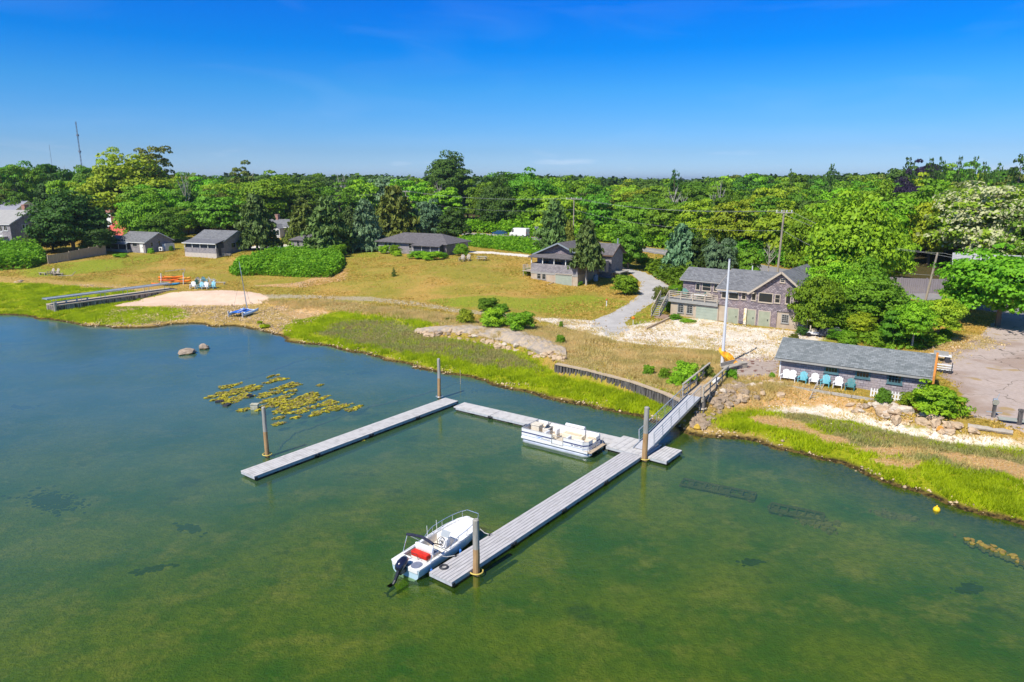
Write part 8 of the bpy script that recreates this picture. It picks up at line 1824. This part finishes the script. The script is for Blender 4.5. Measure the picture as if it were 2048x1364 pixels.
grass('lawn_tufts', 'dry tufts and weeds scattered through the lawn', lambda M, z, X, Y: np.clip(1 - M('marsh') - M('sand') - M('pebble') - M('shell') - M('driveway') - M('parking') - M('whitedrive') - M('road') - M('wood') - M('brick') - .5 * M('track'), 0, 1) * (z > .9) * (.08 + np.clip((vnoise(X, Y, 6, 51) - .35) * 3, 0, 1)) , 90000, .13, .055, leafmat('lawn_tuft_blades', (.36, .27, .03), (.85, .60, .16), .4, 1.7, vary=False), 6, 185, blades=3)
grass('bank_weeds', 'sparse dry weeds on the orange bank and shell strip', lambda M, z, X, Y: np.clip(M('rust') + .5 * M('shell') + .3 * M('pebble'), 0, 1) * (z > .3) * (.1 + (vnoise(X, Y, 1.7, 61) > .55)), 9000, .2, .03, G_f, 7, 110, blades=3)
def pebbles(name, label, maskf, n, smin, smax, m, seed, ymax=120):
    rs2 = np.random.RandomState(seed); cy = (ys[1:] + ys[:-1]) / 2; cx_ = (xs[1:] + xs[:-1]) / 2; CX, CY = np.meshgrid(cx_, cy); f = lambda a: (a[:-1, :-1] + a[1:, 1:] + a[1:, :-1] + a[:-1, 1:]) / 4
    Wt = maskf(lambda k: f(MASK[k]), f(GZ), CX, CY) * np.outer(np.diff(ys), np.diff(xs)) * ((np.abs(CX) < CY * .8 + 6) & (CY < ymax) & (CY > 25)); p = Wt.ravel() / Wt.sum(); idx = rs2.choice(len(p), n, p=p); iy_, ix_ = np.unravel_index(idx, Wt.shape)
    X = xs[ix_] + rs2.rand(n) * (xs[ix_ + 1] - xs[ix_]); Y = ys[iy_] + rs2.rand(n) * (ys[iy_ + 1] - ys[iy_]); Z = height(X, Y); s_ = smin + (smax - smin) * rs2.rand(n) ** 3
    oct_ = np.array([[1, 0, 0], [0, 1, 0], [-1, 0, 0], [0, -1, 0], [0, 0, .7], [0, 0, -.7]]); tri = np.array([[0, 1, 4], [1, 2, 4], [2, 3, 4], [3, 0, 4], [1, 0, 5], [2, 1, 5], [3, 2, 5], [0, 3, 5]])
    V = oct_[None] * s_[:, None, None] * (.6 + .8 * rs2.rand(n, 6, 1)); a = rs2.rand(n) * 6.28; c_, q_ = np.cos(a)[:, None], np.sin(a)[:, None]; V = np.stack([V[..., 0] * c_ - V[..., 1] * q_, V[..., 0] * q_ + V[..., 1] * c_, V[..., 2]], -1) + np.stack([X, Y, Z + s_ * .25], -1)[:, None]
    F_q = (tri[None] + np.arange(n)[:, None, None] * 6).reshape(-1, 3); tag(bigmesh(name, V.reshape(-1, 3), F_q, [m]), label, kind='stuff')
pebbles('shore_pebbles', 'tan pebbles and cobbles strewn along the shore and bank', lambda M, z, X, Y: np.clip(.5 * M('pebble') + .35 * M('rust') * (z > .6) + .25 * M('shell'), 0, 1) * (z > .05) * (.15 + (vnoise(X, Y, 2.2, 71) > .45)), 13000, .04, .16, mat('pebble_mix', (.75, .56, .33), (.34, .25, .15), 1.1, .9), 8)
pebbles('shell_fragments', 'broken white shells and stones over the gravel lot and shell strip', lambda M, z, X, Y: np.clip(M('shell') + .25 * M('track'), 0, 1) * (vnoise(X, Y, 2.6, 72) > .3), 9000, .03, .09, mat('shell_mix', (.86, .82, .74), (.60, .50, .38), 1.4, .9), 9)
# ---------------------------------------------------------------- rocks
M_rk = [mat('tan_rock', (.56, .42, .28), (.42, .30, .19), 2.5, .9, bump=.6), mat('grey_rock', (.40, .30, .21), (.24, .18, .125), 2.5, .9, bump=.6), mat('pale_rock', (.62, .54, .44), (.5, .41, .31), 2.5, .9, bump=.5)]
RMESH = []
for me in ROCKS:
    m2 = me.copy(); m2.materials.append(M_rk[0]); RMESH.append(m2)
def rocks(poly, n, smin, smax, mi, label, group, seed, flat=.62, sink=.15):
    q, rs2 = area_pts(tp(*poly), n, seed)
    for i in range(n):
        x, y = q[i]; s_ = smin + (smax - smin) * rs2.rand() ** 1.8; o = bpy.data.objects.new('rock', RMESH[rs2.randint(9)]); C.objects.link(o)
        o.location = (x, y, H(x, y) + s_ * (flat * .5 - sink)); o.scale = (s_ * rs2.uniform(.8, 1.3), s_ * rs2.uniform(.7, 1.1), s_ * flat * rs2.uniform(.7, 1.2)); o.rotation_euler = (rs2.uniform(-.3, .3), rs2.uniform(-.3, .3), rs2.rand() * 6)
        o.material_slots[0].link = 'OBJECT'; o.material_slots[0].material = M_rk[mi if rs2.rand() < .75 else rs2.randint(3)]; tag(o, label, 'rock', group)
rocks([(1390, 800), (1425, 775), (1470, 768), (1530, 780), (1500, 800), (1450, 818), (1425, 838), (1410, 860), (1385, 858)], 170, .18, .46, 1, 'angular grey-brown rock in the slope right of the gangway', 'riprap rocks right of the gangway', 1)
rocks([(1400, 790), (1440, 765), (1540, 752), (1600, 775), (1560, 795), (1480, 800)], 46, .15, .5, 0, 'tan rock bedded in the orange bank above the riprap', 'tan rocks in the orange bank', 2, sink=.25)
rocks([(820, 664), (900, 662), (960, 672), (1040, 692), (1090, 705), (1130, 718), (1125, 728), (1080, 716), (1020, 702), (940, 684), (880, 676), (830, 670)], 80, .2, .6, 0, 'tan boulder along the foot of the long revetment above the marsh', 'boulders of the revetment', 3)
rocks([(1690, 808), (1740, 806), (1800, 818), (1850, 832), (1920, 850), (1960, 868), (1900, 868), (1840, 860), (1760, 838), (1700, 828)], 72, .18, .58, 0, 'tan rock on the slope below the shed and big shrub', 'rocks below the shed terrace', 4)
rocks([(1745, 808), (1790, 812), (1800, 836), (1760, 832)], 22, .25, .42, 2, 'rounded pale cobble in the heap below the picket fence', 'cobbles below the picket fence', 5, flat=.85)
rocks([(10, 562), (60, 560), (70, 568), (10, 570)], 3, .4, .8, 1, 'flat grey rock in the sand at far left', 'flat rocks at far left', 6, flat=.25)
for px, py, mm, lab in ((1394, 858, mat('yellow_stone', (.55, .36, .05)), 'yellow-stained stone at the waterline under the pier'), (1879, 862, mat('orange_stone', (.55, .26, .05)), 'orange stone below the big round shrub')):
    x, y = T(px, py); o = bpy.data.objects.new('stone', RMESH[3]); C.objects.link(o); o.location = (x, y, H(x, y) + .12); o.scale = (.32, .28, .25); o.material_slots[0].link = 'OBJECT'; o.material_slots[0].material = mm; tag(o, lab, 'stone')
# grouted top of the revetment
M_grout = mat('weathered_grout', (.30, .26, .23), (.46, .36, .25), 1.5, .95, bump=.7)
top_ = [(835, 660), (880, 655), (940, 652), (1000, 657), (1050, 666), (1095, 680), (1130, 697)]; bot_ = [(828, 666), (880, 664), (940, 668), (1000, 682), (1050, 696), (1090, 708), (1133, 714)]
rows = []
for (a, b_), (c_, d) in zip(top_, bot_):
    p, q = Vector(T3(a, b_)), Vector(T3(c_, d)); r_ = []
    for k in range(9):
        v = p.lerp(q, k / 8); v.z = H(v.x, v.y) + .05 + .28 * math.sin(math.pi * (.12 + .8 * k / 8)); r_.append(v)
    rows.append(r_)
R2 = []
for i in range(len(rows) - 1):
    for j in range(5): R2.append([rows[i][k].lerp(rows[i + 1][k], j / 5) + Vector((0, 0, .09 * math.sin(i * 3.1 + j * 1.9 + k * 1.3))) for k in range(9)])
R2.append(rows[-1]); R3 = [[v for v in r_] + [Vector((v.x, v.y, v.z - .7)) for v in reversed(r_)] for r_ in R2]
v, f = loft(R3, closed=True); tag(MB().add(v, f).build('revetment', M_grout), 'long grouted stone revetment crest between the bushes and the marsh', 'revetment')
# small dark-banked grass tussocks off the beach
for px, py, r_, lab in ((530, 655, .7, 'larger green grass tussock alone on the pebble shore'), (520, 648, .3, 'tiny dark tussock just left of the larger one')):
    x, y = T(px, py); rs2 = np.random.RandomState(int(px)); n = 260; a = rs2.rand(n) * 6.28; d = r_ * np.sqrt(rs2.rand(n)); X, Y = d * np.cos(a), d * np.sin(a) * .7; V = []
    Cn = np.stack([X, Y, .12 + .2 * rs2.rand(n)], 1); V, Fq_ = leaf_quads(Cn, np.stack([X, Y, np.full(n, .3)], 1) + 1e-3, .14, rs2, 2.2); o = bigmesh('grass_tussock', V, Fq_, [G_m]); o.location = (x, y, H(x, y)); tag(o, lab, 'grass')

# ---------------------------------------------------------------- air
hm = bpy.data.materials.new('haze'); hm.use_nodes = True; n_, l_ = hm.node_tree.nodes, hm.node_tree.links; n_.remove(n_['Principled BSDF'])
pv = n_.new('ShaderNodeVolumePrincipled'); pv.inputs['Color'].default_value = (.80, .90, 1.0, 1); pv.inputs['Density'].default_value = HAZE; pv.inputs['Anisotropy'].default_value = .3
l_.new(pv.outputs[0], n_['Material Output'].inputs['Volume'])
b = MB(); b.box(-11000, 11000, -11000, 11000, -2.0, 75); tag(b.build('haze', hm), 'thin summer haze over the bay and woods', kind='stuff')
sc.cycles.volume_bounces = 0; sc.cycles.volume_step_rate = 5
